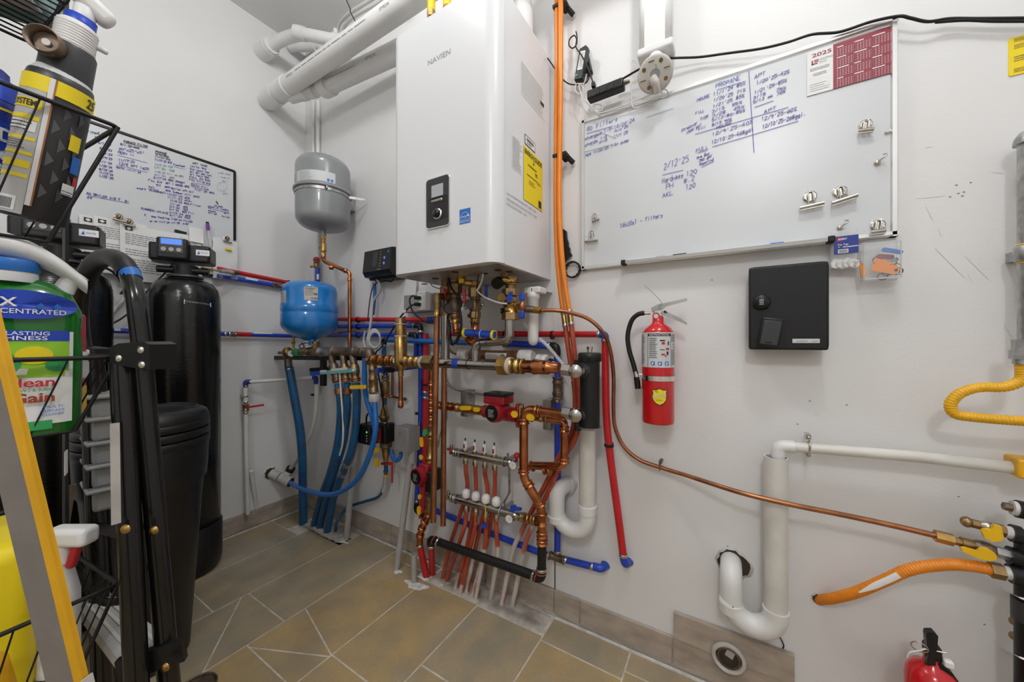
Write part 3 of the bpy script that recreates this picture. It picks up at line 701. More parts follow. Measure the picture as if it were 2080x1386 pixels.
dashes(t, (0,0,0),None, None, .5 * r, .060,11,4,.4,wrap=lambda s, z: wrapcyl(xc, -EO, r + .0012,fa - .62)(s, zl0 + .026 + z)); 
dashes(t, (0,0,0),None, None, .6 * r, .088,26,5,.4,wrap=lambda s, z: wrapcyl(xc, -EO, r + .0012,-1.30)(s, zl0 + .006 + z)); dashes(t, (0,0,0),None, None, .5 * r, .09,26,6,.4,wrap=lambda s, z: wrapcyl(xc, -EO, r + .0012,1.05)(s, zl0 + .006 + z))
for s0 in (-.74,.74): 
    q = wrapcyl(xc, -EO, r + .0012,fa + s0); t.quad(q(0,zl0 + .002),q(.0012,zl0 + .002),q(.0012,zl1 - .004),q(0,zl1 - .004))
t.build('label_print', 'print_black', ex)
t = MB()
for k, (s, dz, w_, h_) in enumerate([(.12,.066,.009,.007),(.38,.050,.010,.006),(.10,.035,.010,.005)]):
    q = wrapcyl(xc, -EO, r + .0013,fa + s); t.quad(q(0,zl0 + dz),q(w_, zl0 + dz),q(w_, zl0 + dz + h_),q(0,zl0 + dz + h_))
t.build('pictogram_red', 'print_red', ex)
t = MB()
for k, (s, dz, w_, h_) in enumerate([(.02,.075,.014,.004),(.50,.064,.004,.011),(.02,.050,.013,.002),(.42,.036,.006,.010),(.30,.032,.006,.003)]):
    q = wrapcyl(xc, -EO, r + .0013,fa + s); t.quad(q(0,zl0 + dz),q(w_, zl0 + dz),q(w_, zl0 + dz + h_),q(0,zl0 + dz + h_))
t.build('pictogram_black', 'print_black', ex)
t = MB(); t2 = MB()
for k in range(3):
    q = wrapcyl(xc, -EO, r + .0013,fa - .52 + k * .42); t.quad(q(0,zl0 + .006),q(.011,zl0 + .006),q(.011,zl0 + .017),q(0,zl0 + .017))
    q = wrapcyl(xc, -EO, r + .0018,fa - .47 + k * .42); t2.quad(q(0,zl0 + .008),q(.003,zl0 + .008),q(.006,zl0 + .014),q(.001,zl0 + .015))
t.build('class_squares', 'print_blue', ex); t2.build('class_marks', 'print_white', ex)
q = wrapcyl(xc, -EO, r + .0013,fa + .78); t = MB()
for z_ in (.052,.060,.068): t.quad(q(0,zl0 + z_),q(.012,zl0 + z_),q(.012,zl0 + z_ + .005),q(0,zl0 + z_ + .005))
t.quad(q(0,zl0 + .05),q(.004,zl0 + .05),q(.004,zl0 + .072),q(0,zl0 + .072)); t.build('date_sticker', 'print_white', ex)
# strap with buckle
zs = W(1336,767,EO).z
st = sleeve(xc, -EO, r + .0018,-2.4,2.4,zs - .007,zs + .007,'strap', 'chrome', ex)
MB().rbox((xc - r - .002,-EO - .004,zs),(.014,.016,.02),.003,seg=2).torus((xc - r - .006,-EO - .008,zs),(1,0.2,0),.009,.0015,n=18,m=6,sy=.8).build('buckle', 'chrome', st)
MB().box((xc, -(EO - r) / 2,zs),(.03,EO - r + .004,.03)).build('wall_bracket', 'galv', ex)
# shield emblem
q = wrapcyl(xc, -EO, r + .0012,fa); zc_ = W(1336,801,EO).z; shp = [(0,-.024),(.010,-.019),(.017,-.010),(.017,.012),(.019,.017),(.009,.017),(0,.021),(-.009,.017),(-.019,.017),(-.017,.012),(-.017,-.010),(-.010,-.019)]
def fan(mb, pts, f):
    c = f(sum(p[0] for p in pts) / len(pts),sum(p[1] for p in pts) / len(pts)); n = len(pts)
    vs = [c] + [f(*p) for p in pts]; mb.add(vs, [[0,1 + i, 1 + (i + 1) % n] for i in range(n)], False); return mb
fan(MB(),[(a * 1.14,b * 1.12) for a, b in shp], lambda s, z: wrapcyl(xc, -EO, r + .0011,fa)(s, zc_ + z)).build('emblem_border', 'print_black', ex)
fan(MB(),shp, lambda s, z: wrapcyl(xc, -EO, r + .0017,fa)(s, zc_ + z)).build('emblem_shield', 'yellow', ex)
t = MB(); f_ = lambda s, z: wrapcyl(xc, -EO, r + .0022,fa)(s, zc_ + z + s * .16)
t.quad(f_(-.021,-.005),f_(.021,-.005),f_(.021,.008),f_(-.021,.008)); t.build('emblem_band', 'print_black', ex)
t = MB(); letter(t, 'BUCKEYE', None, None, None, .0085,width=.038,bold=.015,wrap=lambda s, z: wrapcyl(xc, -EO, r + .0027,fa)(s - .019,zc_ - .003 + z + (s - .019) * .16)); t.build('emblem_lettering', 'label_grey', ex)
t = MB(); letter(t, 'FIRE', None, None, None, .003,wrap=lambda s, z: wrapcyl(xc, -EO, r + .0022,fa)(s - .012,zc_ + .0115 + z)); letter(t, 'EQUIPMENT', None, None, None, .003,width=.02,wrap=lambda s, z: wrapcyl(xc, -EO, r + .0022,fa)(s - .010,zc_ - .0125 + z)); t.build('emblem_small_print', 'print_black', ex)
# valve head, levers, gauge, hose
zn = zt
hd = MB(); hd.cyl((xc, -EO, zn - .002),(xc, -EO, zn + .035),.0095,n=16); hd.cyl((xc, -EO, zn + .008),(xc, -EO, zn + .014),.0135,n=16); hd.build('collar', 'ext_red', ex)
vb = MB().rbox((xc, -EO, zn + .040),(.024,.018,.026),.004,seg=2); a = W(1305,637,EO); b = W(1322,636,EO); vb.cyl(a, b, .0055); vb.build('valve_body', 'chrome', ex)
gc = W(1333,642.5,EO + .012); g = MB().cyl(gc + V((0,.010,0)),gc + V((0,-.003,0)),.0105,n=22).build('gauge', 'ext_red', ex)
MB().cyl(gc + V((0,-.003,0)),gc + V((0,-.0036,0)),.0065,n=20).build('gauge_face', 'label_grey', g)
up_l = [W(x, y, EO + .01) for x, y in [(1322,626),(1337,618),(1345,617),(1394,606),(1396,610),(1352,622),(1342,630),(1324,634)]]
mb = MB(); mb.prism([(p.x, p.z) for p in up_l], (0,-EO - .010,0),UX, UZ, (0,.018,0)); mb.build('top_lever', 'lever_metal', ex)
lo = [W(x, y, EO + .008) for x, y in [(1340,632),(1354,633),(1378,645),(1394,655),(1395,660),(1378,653),(1362,646),(1342,640)]]
mb = MB(); mb.prism([(p.x, p.z) for p in lo], (0,-EO - .008,0),UX, UZ, (0,.016,0)); mb.build('carry_handle', 'lever_metal', ex)
c = W(1350.5,633.5,EO + .019); MB().cyl(c, c + V((0,.006,0)),.0035,n=12).build('pivot_pin', 'rubber', ex)
hp = [W(x, y, EO + .004) for x, y in [(1309,636),(1296,639),(1284,650),(1277,670),(1275,690),(1279,715),(1286,738),(1291,757)]]
MB().tube(cr(hp, 6),.0072,n=12).build('hose', 'rubber', ex)
MB().cyl(W(1291,755,EO + .004),W(1293,768,EO + .004),.0075,n=14).build('hose_ferrule', 'chrome', ex)
MB().cyl(W(1293,766,EO + .004),W(1296,790,EO + .004),.0085,n=14).build('nozzle', 'black_plastic', ex)
MB().tube(cr([W(1310,581,EO + .02),W(1325,594,EO + .02),W(1343,614,EO + .02),W(1338,622,EO + .02),W(1341,632,EO + .02)], 6),.0007,n=5).build('seal_tie', 'print_green', ex)
# ------------------------------------------------------------------ filter wrench
fwm = MB(); cw = W(1163,548,.012); R0,R1 = .0245,.030
rs = []
for i in range(49):
    t_ = 2 * math.pi * i / 48; ri = R0 + .0012 * math.cos(12 * t_)
    d_ = V((math.cos(t_),0,math.sin(t_)))
    rs.append([cw + d_ * ri + V((0,.006,0)),cw + d_ * R1 + V((0,.006,0)),cw + d_ * R1 + V((0,-.006,0)),cw + d_ * ri + V((0,-.006,0))])
fwm.rings(rs, caps=(False, False),smooth=False)
fh = [W(x, y, .012) for x, y in [(1147,467),(1151,470),(1152,484),(1155,493),(1155,500),(1158,505),(1158,511),(1162,519),(1155,524),(1147,533),(1143,540),(1139,530),(1138,505),(1138,478),(1141,468)]]
fg = thing('filter_wrench', 'black plastic filter wrench hanging beside the orange tubes', 'wrench', (cw.x, -.006,cw.z))
fwm.build('ring', 'black_plastic', fg); MB().prism([(p.x, p.z) for p in fh], (0,-.018,0),UX, UZ, (0,.012,0)).build('handle', 'black_plastic', fg)
n_ = W(1143,466,.01); MB().cyl(n_ + V((0,.010,0)),n_ + V((0,-.012,0)),.0025,n=8).build('nail', 'brass_old', fg)
# yellow notice at the right edge
x0,x1 = W(2049,100,.002).x, W(2110,100,.002).x; z1_, z0_ = W(2080,70,.002).z, W(2060,153,.002).z
yt = thing('notice', 'bright yellow printed notice taped to the wall at the right', 'notice', ((x0 + x1) / 2,0,z0_))
MB().rbox(((x0 + x1) / 2,-.001,(z0_ + z1_) / 2),(x1 - x0,.0016,z1_ - z0_),.004,axis=1).build('sheet', 'yellow', yt)
t = MB(); hh = z1_ - z0_
for k, (f0,f1) in enumerate([(.06,.18),(.34,.5),(.68,.80),(.86,.96)]): dashes(t, (x0 + .007,-.0022,z0_ + hh * f0),UX, UZ, x1 - x0 - .014,hh * (f1 - f0),3,k + 3,.45)
t.build('print', 'brass_old', yt)
# ------------------------------------------------------------------ cords and devices above the whiteboard
one('extension_cord', 'rubber', MB().tube(cr([W(*p) for p in [(1265,160,.03),(1300,140,.035),(1340,122,.03),(1370,118,.03),(1420,116,.02),(1480,108,.02),(1545,99,.022),(1600,86,.026),(1650,70,.028),(1705,65,.028),(1770,44,.03),(1825,33,.032),(1850,37,.03),(1885,44,.025),(1930,38,.02),(2000,38,.02),(2200,36,.02),(2420,34,.02)]], 6),.0032,n=8),'flat black extension cord running over the top of the whiteboard', 'cord')
one('extension_cord', 'rubber', MB().tube(cr([W(*p) for p in [(1900,45,.021),(1960,41,.02),(2030,43,.02),(2200,42,.02),(2420,41,.02)]], 6),.0032,n=8),'short second black cord beside the extension cord at the right edge', 'cord')
# white wall device with round slotted foot
DO = .07
x0,x1 = W(1297,50,DO).x, W(1365,50,DO).x; zb_ = W(1330,96,DO).z
dv = thing('wireless_device', 'white wall device with round slotted foot above the whiteboard', 'wireless device', ((x0 + x1) / 2,-.04,zb_))
MB().rbox(((x0 + x1) / 2,-.047,zb_ + .15),(x1 - x0,.058,.30),.018,axis=2).build('body', 'white_plastic', dv)
mb = MB(); mb.rbox(((x0 + x1) / 2,-.047,zb_ - .004),(x1 - x0 + .008,.064,.026),.008,seg=3); mb.build('bracket_cup', 'white_cap', dv)
dc = W(1331,151,.085); nrm_d = V((0.0,-.86,-.5)).normalized()
uu = UX; vv = uu.cross(nrm_d) * -1
ft = MB().lathe([(.047,0),(.049,.002),(.047,.006),(.042,.007),(.001,.007)], dc, nrm_d, 32,up=vv).build('foot_disc', 'dirty_white', dv)
for k in range(8):
    a = 2 * math.pi * k / 8 + .2; p = dc + (uu * math.cos(a) + vv * math.sin(a)) * .034 + nrm_d * .0072
    if k % 2: MB().cyl(p, p + nrm_d * .0006,.0055,n=14).build('foot_hole', 'brass_old', ft)
    else: MB().bar(p - uu * .008,p + uu * .008,.005,.0012).build('foot_slot', 'brass_old', ft)
MB().cyl(dc + nrm_d * .007,dc + nrm_d * .009,.014,n=20).build('hub', 'bin_grey', ft)
MB().tube([dc + V((0,.01,.02)),V(((x0 + x1) / 2,-.05,zb_ - .01))], .022,n=16).build('neck', 'white_plastic', dv)
MB().tube(cr([W(1325,158,.09),W(1333,172,.085),W(1336,190,.07)], 5),[.012] * 5 + [.010] * 6,n=12).build('cable_spout', 'dirty_white', dv)
MB().tube(cr([W(1335,120,.096),W(1332,128,.102),W(1334,140,.10)], 4),.0012,n=5).build('green_mark', 'print_green', dv)
# power adapters
def brick(pts, off, d, name, label, m='black_plastic', sticker=True):
    P = [W(x, y, off) for x, y in pts]; c = sum(P, V()) / 4; u = (P[1] - P[0]); v = (P[0] - P[3]); un, vn = u.normalized(),v.normalized(); vn = (vn - un * vn.dot(un)).normalized()
    R = Matrix((un, V((0,-1,0)),vn)).transposed() if un.cross(V((0,-1,0))).dot(vn) > 0 else Matrix((un, V((0,1,0)),vn)).transposed()
    g = thing(name, label, 'power adapter', c)
    MB().rbox(c + V((0,d / 2,0)),(u.length, d, v.length),.003,R=R, seg=2).build('case', m, g)
    return g, c, un, vn, u.length, v.length
g, c, un, vn, lu, lv = brick([(1164,106),(1181,102),(1197,147),(1178,160)], .045,.022,'power_adapter', 'black power adapter with white label beside the orange tubes')
t = MB(); rect(t, c - un * lu * .30 - vn * lv * .20 + V((0,-.0008,0)),un, vn, lu * .6,lv * .58); t.build('rating_label', 'white_paper', g)
t = MB(); dashes(t, c - un * lu * .25 - vn * lv * .16 + V((0,-.0014,0)),un, vn, lu * .5,lv * .50,9,3,.35); t.build('label_print', 'print_grey', g)
MB().cyl(c - un * lu * .28 - vn * lv * .36 + V((0,-.0004,0)),c - un * lu * .28 - vn * lv * .36 + V((0,-.0014,0)),.004,n=12).build('green_dot', 'print_green', g)
g2,c2,un2,vn2,lu2,lv2 = brick([(1177,99),(1189,91),(1203,143),(1192,150)], .02,.018,'power_adapter', 'plain black power adapter half hidden behind the labelled one')
a, b = W(1195,199,.045),W(1268,171,.045); R = Matrix.Rotation(-math.atan2(b.z - a.z, b.x - a.x),3,'Y')
ps = thing('power_strip', 'small black power strip hanging at the whiteboard corner', 'power strip', (a + b) / 2)
L_ = (b - a).length
MB().rbox((a + b) / 2,(L_, .034,.030),.005,R=R, seg=2).build('case', 'black_plastic', ps)
for k in range(3): MB().rbox((a + b) / 2 + R @ V((-.022 + k * .022,-.0175,-.001)),(.014,.0016,.018),.003,R=R, seg=2,axis=1).build('outlet', 'rubber', ps)
MB().rbox(W(1206,174,.05),(.012,.02,.018),.003,seg=2).build('plug', 'black_plastic', ps)
MB().tube([b + R @ V((-.004,0,.004)),b + R @ V((.016,.004,.006))], [.009,.005], n=10).build('strain_relief', 'bronze_dark', ps)
one('electric_cable', 'rubber', MB().tube(cr([W(*p) for p in [(1206,172,.055),(1195,140,.06),(1181,112,.055),(1170,96,.055),(1171,80,.05),(1166,72,.045),(1157,80,.04),(1156,92,.04),(1163,98,.045),(1171,90,.045),(1172,75,.04),(1170,64,.035)]], 6),.0022,n=7),'thin black cord looped on a nail above the power adapters', 'cord')
one('electric_cable', 'rubber', MB().tube(cr([W(*p) for p in [(1112,118,.04),(1122,132,.035),(1137,155,.03),(1155,170,.03),(1175,172,.035),(1190,168,.035),(1196,158,.03)]], 6),.0022,n=7),'thin black cord curving from the boiler to the power adapters', 'cord')
one('data_cable', 'cable_white', MB().tube(cr([W(*p) for p in [(1192,150,.05),(1186,170,.045),(1172,170,.04),(1168,182,.04),(1178,192,.04),(1186,180,.04),(1176,172,.04),(1182,196,.04),(1195,212,.04),(1212,226,.035),(1224,222,.035),(1220,213,.035),(1205,214,.035),(1215,230,.035),(1240,224,.03),(1290,205,.03),(1325,190,.05),(1335,178,.07)]], 6),.0018,n=6),'thin white cable tangled below the power adapters', 'cable')
one('data_cable', 'cable_white', MB().tube(cr([W(*p) for p in [(1340,185,.06),(1345,195,.05),(1310,212,.03),(1286,218,.03),(1282,190,.03),(1280,150,.03),(1282,128,.025),(1288,123,.025),(1291,128,.025)]], 6),.0016,n=6),'thin white cable hanging from the round slotted foot', 'cable')
one('data_cable', 'cable_grey', MB().tube(cr([W(*p) for p in [(1220,232,.03),(1260,222,.03),(1300,212,.03),(1330,202,.04),(1355,198,.04),(1356,186,.05),(1345,178,.06)]], 6),.0014,n=6),'thin grey cable lying along the whiteboard top edge', 'cable')

# ------------------------------------------------------------------ long copper gas tube with its valve on the right
cp = [(1100,631,.17),(1130,631,.16),(1160,636,.14),(1195,648,.11),(1222,672,.095),(1238,705,.07),(1246,760,.045),(1246,830,.04),(1250,870,.033),(1268,908,.03),(1300,935,.03),(1345,951,.03),(1400,968,.045),(1500,1000,.095),(1600,1024,.098),(1700,1044,.085),(1800,1065,.075),(1903,1089,.075)]
ct = thing('copper_gas_tube', 'long bent copper gas tube sweeping across the wall to the yellow valve', 'pipe', W(1345,951,.03))
MB().tube(cr([W(*p) for p in cp], 8),.0062,n=12).build('tube', 'copper_dull', ct)
c = W(1341,948,.03); MB().tube([c + V((0,.030,.012)),c + V((0,.0,.012))], .005,n=8).bar(c + V((.0,-.008,-.009)),c + V((0,-.008,.022)),.012,.003).build('tube_strap', 'bronze_dark', ct)
def along(a, b, segs, par, mats):
    """fittings strung between two points: (t0, t1, r, kind, material)"""
    a = V(a); b = V(b)
    for t0,t1,r_, kind, m_, nm in segs:
        p, q = lerp(a, b, t0),lerp(a, b, t1)
        mb = MB()
        if kind == 'hex': mb.hexn(p, q, r_)
        elif kind == 'cyl': mb.cyl(p, q, r_, n=18)
        elif kind == 'ball': mb.lathe([(r_ * .62,0),(r_ * .9,(q - p).length * .25),(r_, (q - p).length * .5),(r_ * .9,(q - p).length * .75),(r_ * .62,(q - p).length)], p, q - p, 18)
        elif kind == 'cone': mb.cyl(p, q, r_, r_ * .6,n=18)
        mb.build(nm, m_, par)
a, b = W(1898,1088,.075),W(2062,1131,.075)
gv = thing('gas_valve', 'brass gas valve with yellow lever on the long copper tube', 'valve', a)
along(a, b, [(0,.24,.0125,'hex', 'brass', 'flare_nut'),(.24,.34,.008,'hex', 'brass_old', 'neck'),(.34,.50,.0115,'cyl', 'brass_old', 'valve_end'),(.46,.78,.0145,'ball', 'bronze_dark', 'valve_body'),(.76,.92,.0115,'hex', 'galv', 'nipple'),(.92,1.05,.017,'cyl', 'black_plastic', 'iron_tee')], gv, None)
def gas_lever(pts, off, par, th=.006):
    P = [W(x, y, off) for x, y in pts]
    MB().prism([(p.x, p.z) for p in P], (0,-off - th, 0),UX, UZ, (0,th, 0)).build('lever', 'yellow_handle', par)
gas_lever([(1949,1111),(1957,1110),(1982,1117),(1990,1111),(2003,1112),(2015,1119),(2021,1128),(2018,1134),(2005,1137),(1988,1133),(1960,1122),(1951,1117)], .092,gv, .008)
a, b = W(1953,1058,.075),W(2062,1085,.075)
gv2 = thing('gas_valve', 'capped brass gas valve with yellow handle above the copper tube', 'valve', a)
along(a, b, [(0,.20,.011,'ball', 'brass_old', 'cap'),(.18,.36,.009,'hex', 'brass_old', 'flare_nut'),(.34,.66,.0125,'ball', 'nickel', 'valve_body'),(.62,.80,.012,'hex', 'brass_old', 'body_hex'),(.80,.93,.012,'cyl', 'plaster', 'sealed_thread'),(.92,1.08,.017,'cyl', 'black_plastic', 'iron_tee')], gv2,None)
gas_lever([(1990,1077),(1998,1072),(2010,1074),(2016,1063),(2029,1067),(2031,1076),(2034,1088),(2030,1096),(2012,1098),(1996,1090)], .09,gv2,.008)
a, b = W(2038,1028,.075),W(2075,1036,.075)
gv3 = thing('gas_plug', 'black iron plug in the topmost tee of the gas pipe', 'pipe plug', a)
along(a, b, [(0,.5,.008,'hex', 'bronze_dark', 'square_plug'),(.45,.75,.014,'cyl', 'plaster', 'sealed_thread'),(.7,1.15,.017,'cyl', 'black_plastic', 'iron_tee')], gv3,None)
# corrugated gas hoses
def ribbed(mb, pts, r, pitch=.0052,n=14):
    P = [V(p) for p in pts]; L = [0]
    for a, b in zip(P, P[1:]): L.append(L[-1] + (b - a).length)
    def at(s):
        for i in range(len(L) - 1):
            if s <= L[i + 1] or i == len(L) - 2: return lerp(P[i], P[i + 1], (s - L[i]) / max(1e-9,L[i + 1] - L[i]))
    N = int(L[-1] / pitch); Q = []; Rr = []
    for i in range(N + 1):
        for f_, k in ((0,.90),(.35,1.0),(.65,1.0)):
            Q.append(at(min(L[-1], (i + f_) * L[-1] / (N + 1)))); Rr.append(r * k)
    return mb.tube(Q, Rr, n=n)
oh = thing('gas_hose', 'orange corrugated gas hose coming out of a hole in the wall', 'hose', W(1800,1190,.05))
path = cr([W(*p) for p in [(1660,1219,-.01),(1690,1216,.03),(1740,1203,.06),(1800,1178,.075),(1840,1160,.08),(1880,1151,.08),(1930,1147,.08),(1975,1150,.08),(2016,1158,.08)]], 8)
ribbed(MB(),path, .0118).build('hose', 'gas_orange', oh)
i0 = len(path) // 4
sub = path[int(len(path) * .27):int(len(path) * .47)]
mb = MB(); 
Pn = []
for i, p in enumerate(sub):
    t = (sub[min(i + 1,len(sub) - 1)] - sub[max(i - 1,0)]).normalized(); u = t.cross(V((0,0,1))).normalized(); 
    u = V((0,-1,0)); u = (u - t * u.dot(t)).normalized(); v = t.cross(u)
    wd_ = min(1,(i + 1) / 5)
    Pn.append([p + (u * math.cos(a_) + v * math.sin(a_)) * .01215 for a_ in [(-.5 + 1.0 * j / 5) * wd_ - .35 for j in range(6)]])
mb.rings(Pn, closed=False, caps=(False, False)).build('white_label', 'print_white', oh)
along(W(2010,1157,.08),W(2066,1168,.08),[(0,.5,.0155,'hex', 'brass_old', 'coupling_nut'),(.5,.75,.0125,'cyl', 'plaster', 'sealed_thread'),(.72,1.15,.018,'cyl', 'black_plastic', 'iron_tee')], oh, None)
hc = W(1664,1217,0)
def hole(c, r, seed, name, label, nrm=V((0,-1,0)),ring=.010):
    rr = random.Random(seed); u, v, a = frame(nrm); n = 22
    inn = [c + (u * math.cos(2 * math.pi * i / n) + v * math.sin(2 * math.pi * i / n)) * r * rr.uniform(.9,1.15) + nrm * .004 for i in range(n)]
    out = [c + (p - c) * rr.uniform(1.05,1.22) - nrm * (nrm.dot(p - c)) * .9 for p in inn]
    out = [p - nrm * nrm.dot(p - c) + nrm * .0006 for p in out]
    g = thing(name, label, 'wall hole', c)
    MB().rings([out, inn], caps=(False, False)).build('broken_plaster', 'dirty_white', g)
    MB().cap([p - nrm * .003 for p in inn]).build('dark_cavity', 'dark_hole', g)
    return g
hole(hc, .013,3,'wall_hole', 'ragged hole in the wall around the orange gas hose')
yh = thing('gas_hose', 'yellow corrugated gas hose bent in a loop at the right edge', 'hose', W(1940,815,.06))
path = rpath([W(*p) for p in [(2076,735,.09),(2077,775,.09),(2040,788,.09),(1985,786,.09),(1945,800,.09),(1928,822,.09),(1936,843,.09),(1975,848,.09),(2030,853,.09),(2140,859,.09),(2160,860,.002)]], .022,6)
ribbed(MB(),path, .0098).build('hose', 'gas_yellow', yh)
along(W(2077,690,.09),W(2077,740,.09),[(0,.42,.0135,'hex', 'galv', 'coupling_nut'),(.42,.8,.0165,'hex', 'galv', 'hose_nut'),(.78,1.0,.0125,'cyl', 'galv', 'collar')], yh, None)
# iron gas pipe and conduit at the right edge
ip = thing('iron_gas_pipe', 'black iron gas pipe standing at the right edge with strap hangers', 'pipe', W(2092,1386,.06))
xi = W(2090,1200,.075).x
MB().cyl((xi, -.075,.0),(xi, -.075,.62),.018,n=18).build('pipe', 'black_plastic', ip)
for z_, b_ in ((.47,1),(.24,1),(.10,1)): MB().cyl((xi, -.075,z_ - .02),(xi, -.075,z_ + .02),.022,n=18).build('tee_collar', 'charcoal', ip)
for py in (1208,1330):
    p = W(2062,py, .05); q = W(2082,py + 10,.095)
    MB().tube(cr([W(2056,py, .004) + V((0,0,0)),W(2058,py, .02),p, q], 4),.006,n=8,flat=(1.3,.35)).sphere(W(2061,py + 1,.03),.004).build('strap_hanger', 'chrome', ip)
for py in (1240,1270): MB().tube([W(2058,py + 22,.06),W(2085,py + 32,.08)], .008,n=10).build('drip_fitting', 'brass_old', ip)
cn = thing('conduit', 'grey metal conduit with domed fitting at the upper right edge', 'conduit', W(2085,660,.04))
xq = W(2092,500,.05).x
z1c, z0c = W(2085,292,.05).z, W(2085,712,.05).z
MB().cyl((xq, -.05,z0c),(xq, -.05,z1c),.0155,n=20).build('pipe', 'galv', cn)
MB().lathe([(.021,0),(.021,.006),(.019,.014),(.013,.024),(.004,.029)], (xq, -.05,z1c),UZ, 20).build('domed_cap', 'galv', cn)
zc2 = W(2085,515,.05).z; MB().lathe([(.018,-.016),(.0205,-.013),(.0205,.013),(.018,.016)], (xq, -.05,zc2),UZ, 20).build('coupling', 'galv', cn)
for z_ in (zc2 + .018,zc2 - .018,z0c + .01): MB().torus((xq, -.05,z_),UZ, .0155,.0016,n=20,m=6).build('yellow_ring', 'yellow_handle', cn)
MB().box((xq, -.022,zc2),(.02,.044,.02)).build('wall_bracket', 'galv', cn)
# ------------------------------------------------------------------ white condensate pipe into the standpipe trap
PO = .05
dp = thing('drain_pipe', 'thin white drain pipe sloping right from the standpipe top', 'pipe', W(1640,912,PO))
pth = rpath([W(1580,940,PO),W(1581,906,PO),W(1612,908,PO),W(1860,928,PO),W(2064,951,PO)], [.028,.001,.001], 6)
MB().tube(pth, .0125,n=16).build('pipe', 'pvc_old', dp)
MB().tube(rpath([W(1580,930,PO),W(1581,906,PO),W(1614,908.5,PO)], .028,8),.0158,n=18).build('elbow', 'pvc', dp)
for x_, y_ in ((1640,911),):
    c = W(1643,907,PO); MB().torus(c, (1,0,-.05),.0135,.0025,n=20,m=6,sx=1).build('pipe_clamp', 'nickel', dp)
    for s in (-1,1): MB().box(c + V((0,.018,s * .022)),(.010,.028,.012)).sphere(c + V((0,.004,s * .021)),.0045).build('clamp_ear', 'nickel', dp)
c = W(2066,951,PO); MB().cyl(W(2056,950,PO),W(2062,950.6,PO),.0128,n=16).build('purple_primer', 'purple', dp)
ye = thing('pipe_sleeve', 'orange yellow sleeve fitting on the drain pipe at the right edge', 'fitting', c)
MB().rbox(W(2088,950,PO),(.045,.05,.038),.004,seg=2).build('body', 'gas_yellow', ye)
SP = .055
stp = thing('standpipe_trap', 'white standpipe with large curved trap above the tiled clean-out', 'drain trap', W(1576,1290,SP))
rp = (W(1602,1050,SP).x - W(1550,1050,SP).x) / 2 * .97
xs_ = W(1576,1050,SP).x; zt = W(1576,928,SP).z
xl_ = W(1485,1200,SP).x; zbm = W(1530,1262,SP).z
mb = MB(); mb.lathe([(rp, 0),(rp, zt - zbm - .03),(rp * .88,zt - zbm - .03),(rp * .88,zt - zbm - .12)], (xs_, -SP, zbm + .03),UZ, 28,caps=False, sharp=True); mb.build('standpipe', 'pvc_old', stp)
zj_r = W(1576,1240,SP).z; zj_l = W(1482,1225,SP).z
hw_ = (xs_ - xl_) / 2; zc_u = W(1530,1290,SP).z + rp + hw_
ubend = [V((xs_, -SP, zj_r))] + [V(((xs_ + xl_) / 2 + hw_ * math.cos(a_),-SP, zc_u - hw_ * math.sin(a_))) for a_ in [math.pi * i / 20 for i in range(21)]] + [V((xl_, -SP, zj_l))]
MB().tube(ubend, rp * 1.09,n=24).build('u_bend', 'pvc', stp)
MB().lathe([(rp * 1.10,-.024),(rp * 1.13,0),(rp * 1.0,0)], (xs_, -SP, zj_r + .004),UZ, 28,sharp=True).build('hub', 'pvc', stp)
MB().lathe([(rp * 1.10,-.024),(rp * 1.13,0),(rp * 1.0,0)], (xl_, -SP, zj_l + .004),UZ, 28,sharp=True).build('hub', 'pvc', stp)
zl_t = W(1478,1160,SP).z
MB().tube(rpath([V((xl_, -SP, zj_l)),V((xl_, -SP, zl_t)),V((xl_, .03,zl_t + .0))], .04,10),rp * 1.02,n=24).build('wall_elbow', 'pvc', stp)
c = V((xl_, -.0,zl_t)); hole(c + V((.006,0,-.004)),.037,6,'wall_hole', 'round hole in the wall behind the standpipe trap')
# clean-out in the tiles
cc = W(1480,1335,.017)
co = thing('cleanout', 'round open clean-out pipe set in the tiles below the standpipe trap', 'drain', cc)
MB().lathe([(.040,0),(.044,.006),(.038,.013),(.033,.012),(.0315,.004),(.031,-.012)], cc, (0,-1,0),36,caps=False, sy=1.0).build('ring', 'dirty_white', co)
MB().cyl(cc + V((0,-.0005,0)),cc + V((0,-.0002,0)),.0335,n=36).build('dark_cavity', 'dark_hole', co)
MB().box(cc + V((.003,-.003,.012)),(.020,.004,.020),Matrix.Rotation(.35,3,'Y')).build('plug', 'conduit_grey', co)
MB().lathe([(.031,0),(.029,.006),(.024,.006)], cc + V((0,-.0005,0)),(0,-1,0),36,caps=False).build('rusty_lip', 'bronze_dark', co)
one('stray_wire', 'rubber', MB().tube(cr([W(1578,1288,.01),W(1586,1298,.006),W(1592,1312,.004),W(1590,1318,.004)], 5),.0015,n=6),'short black stray wire poking out below the standpipe trap', 'wire')
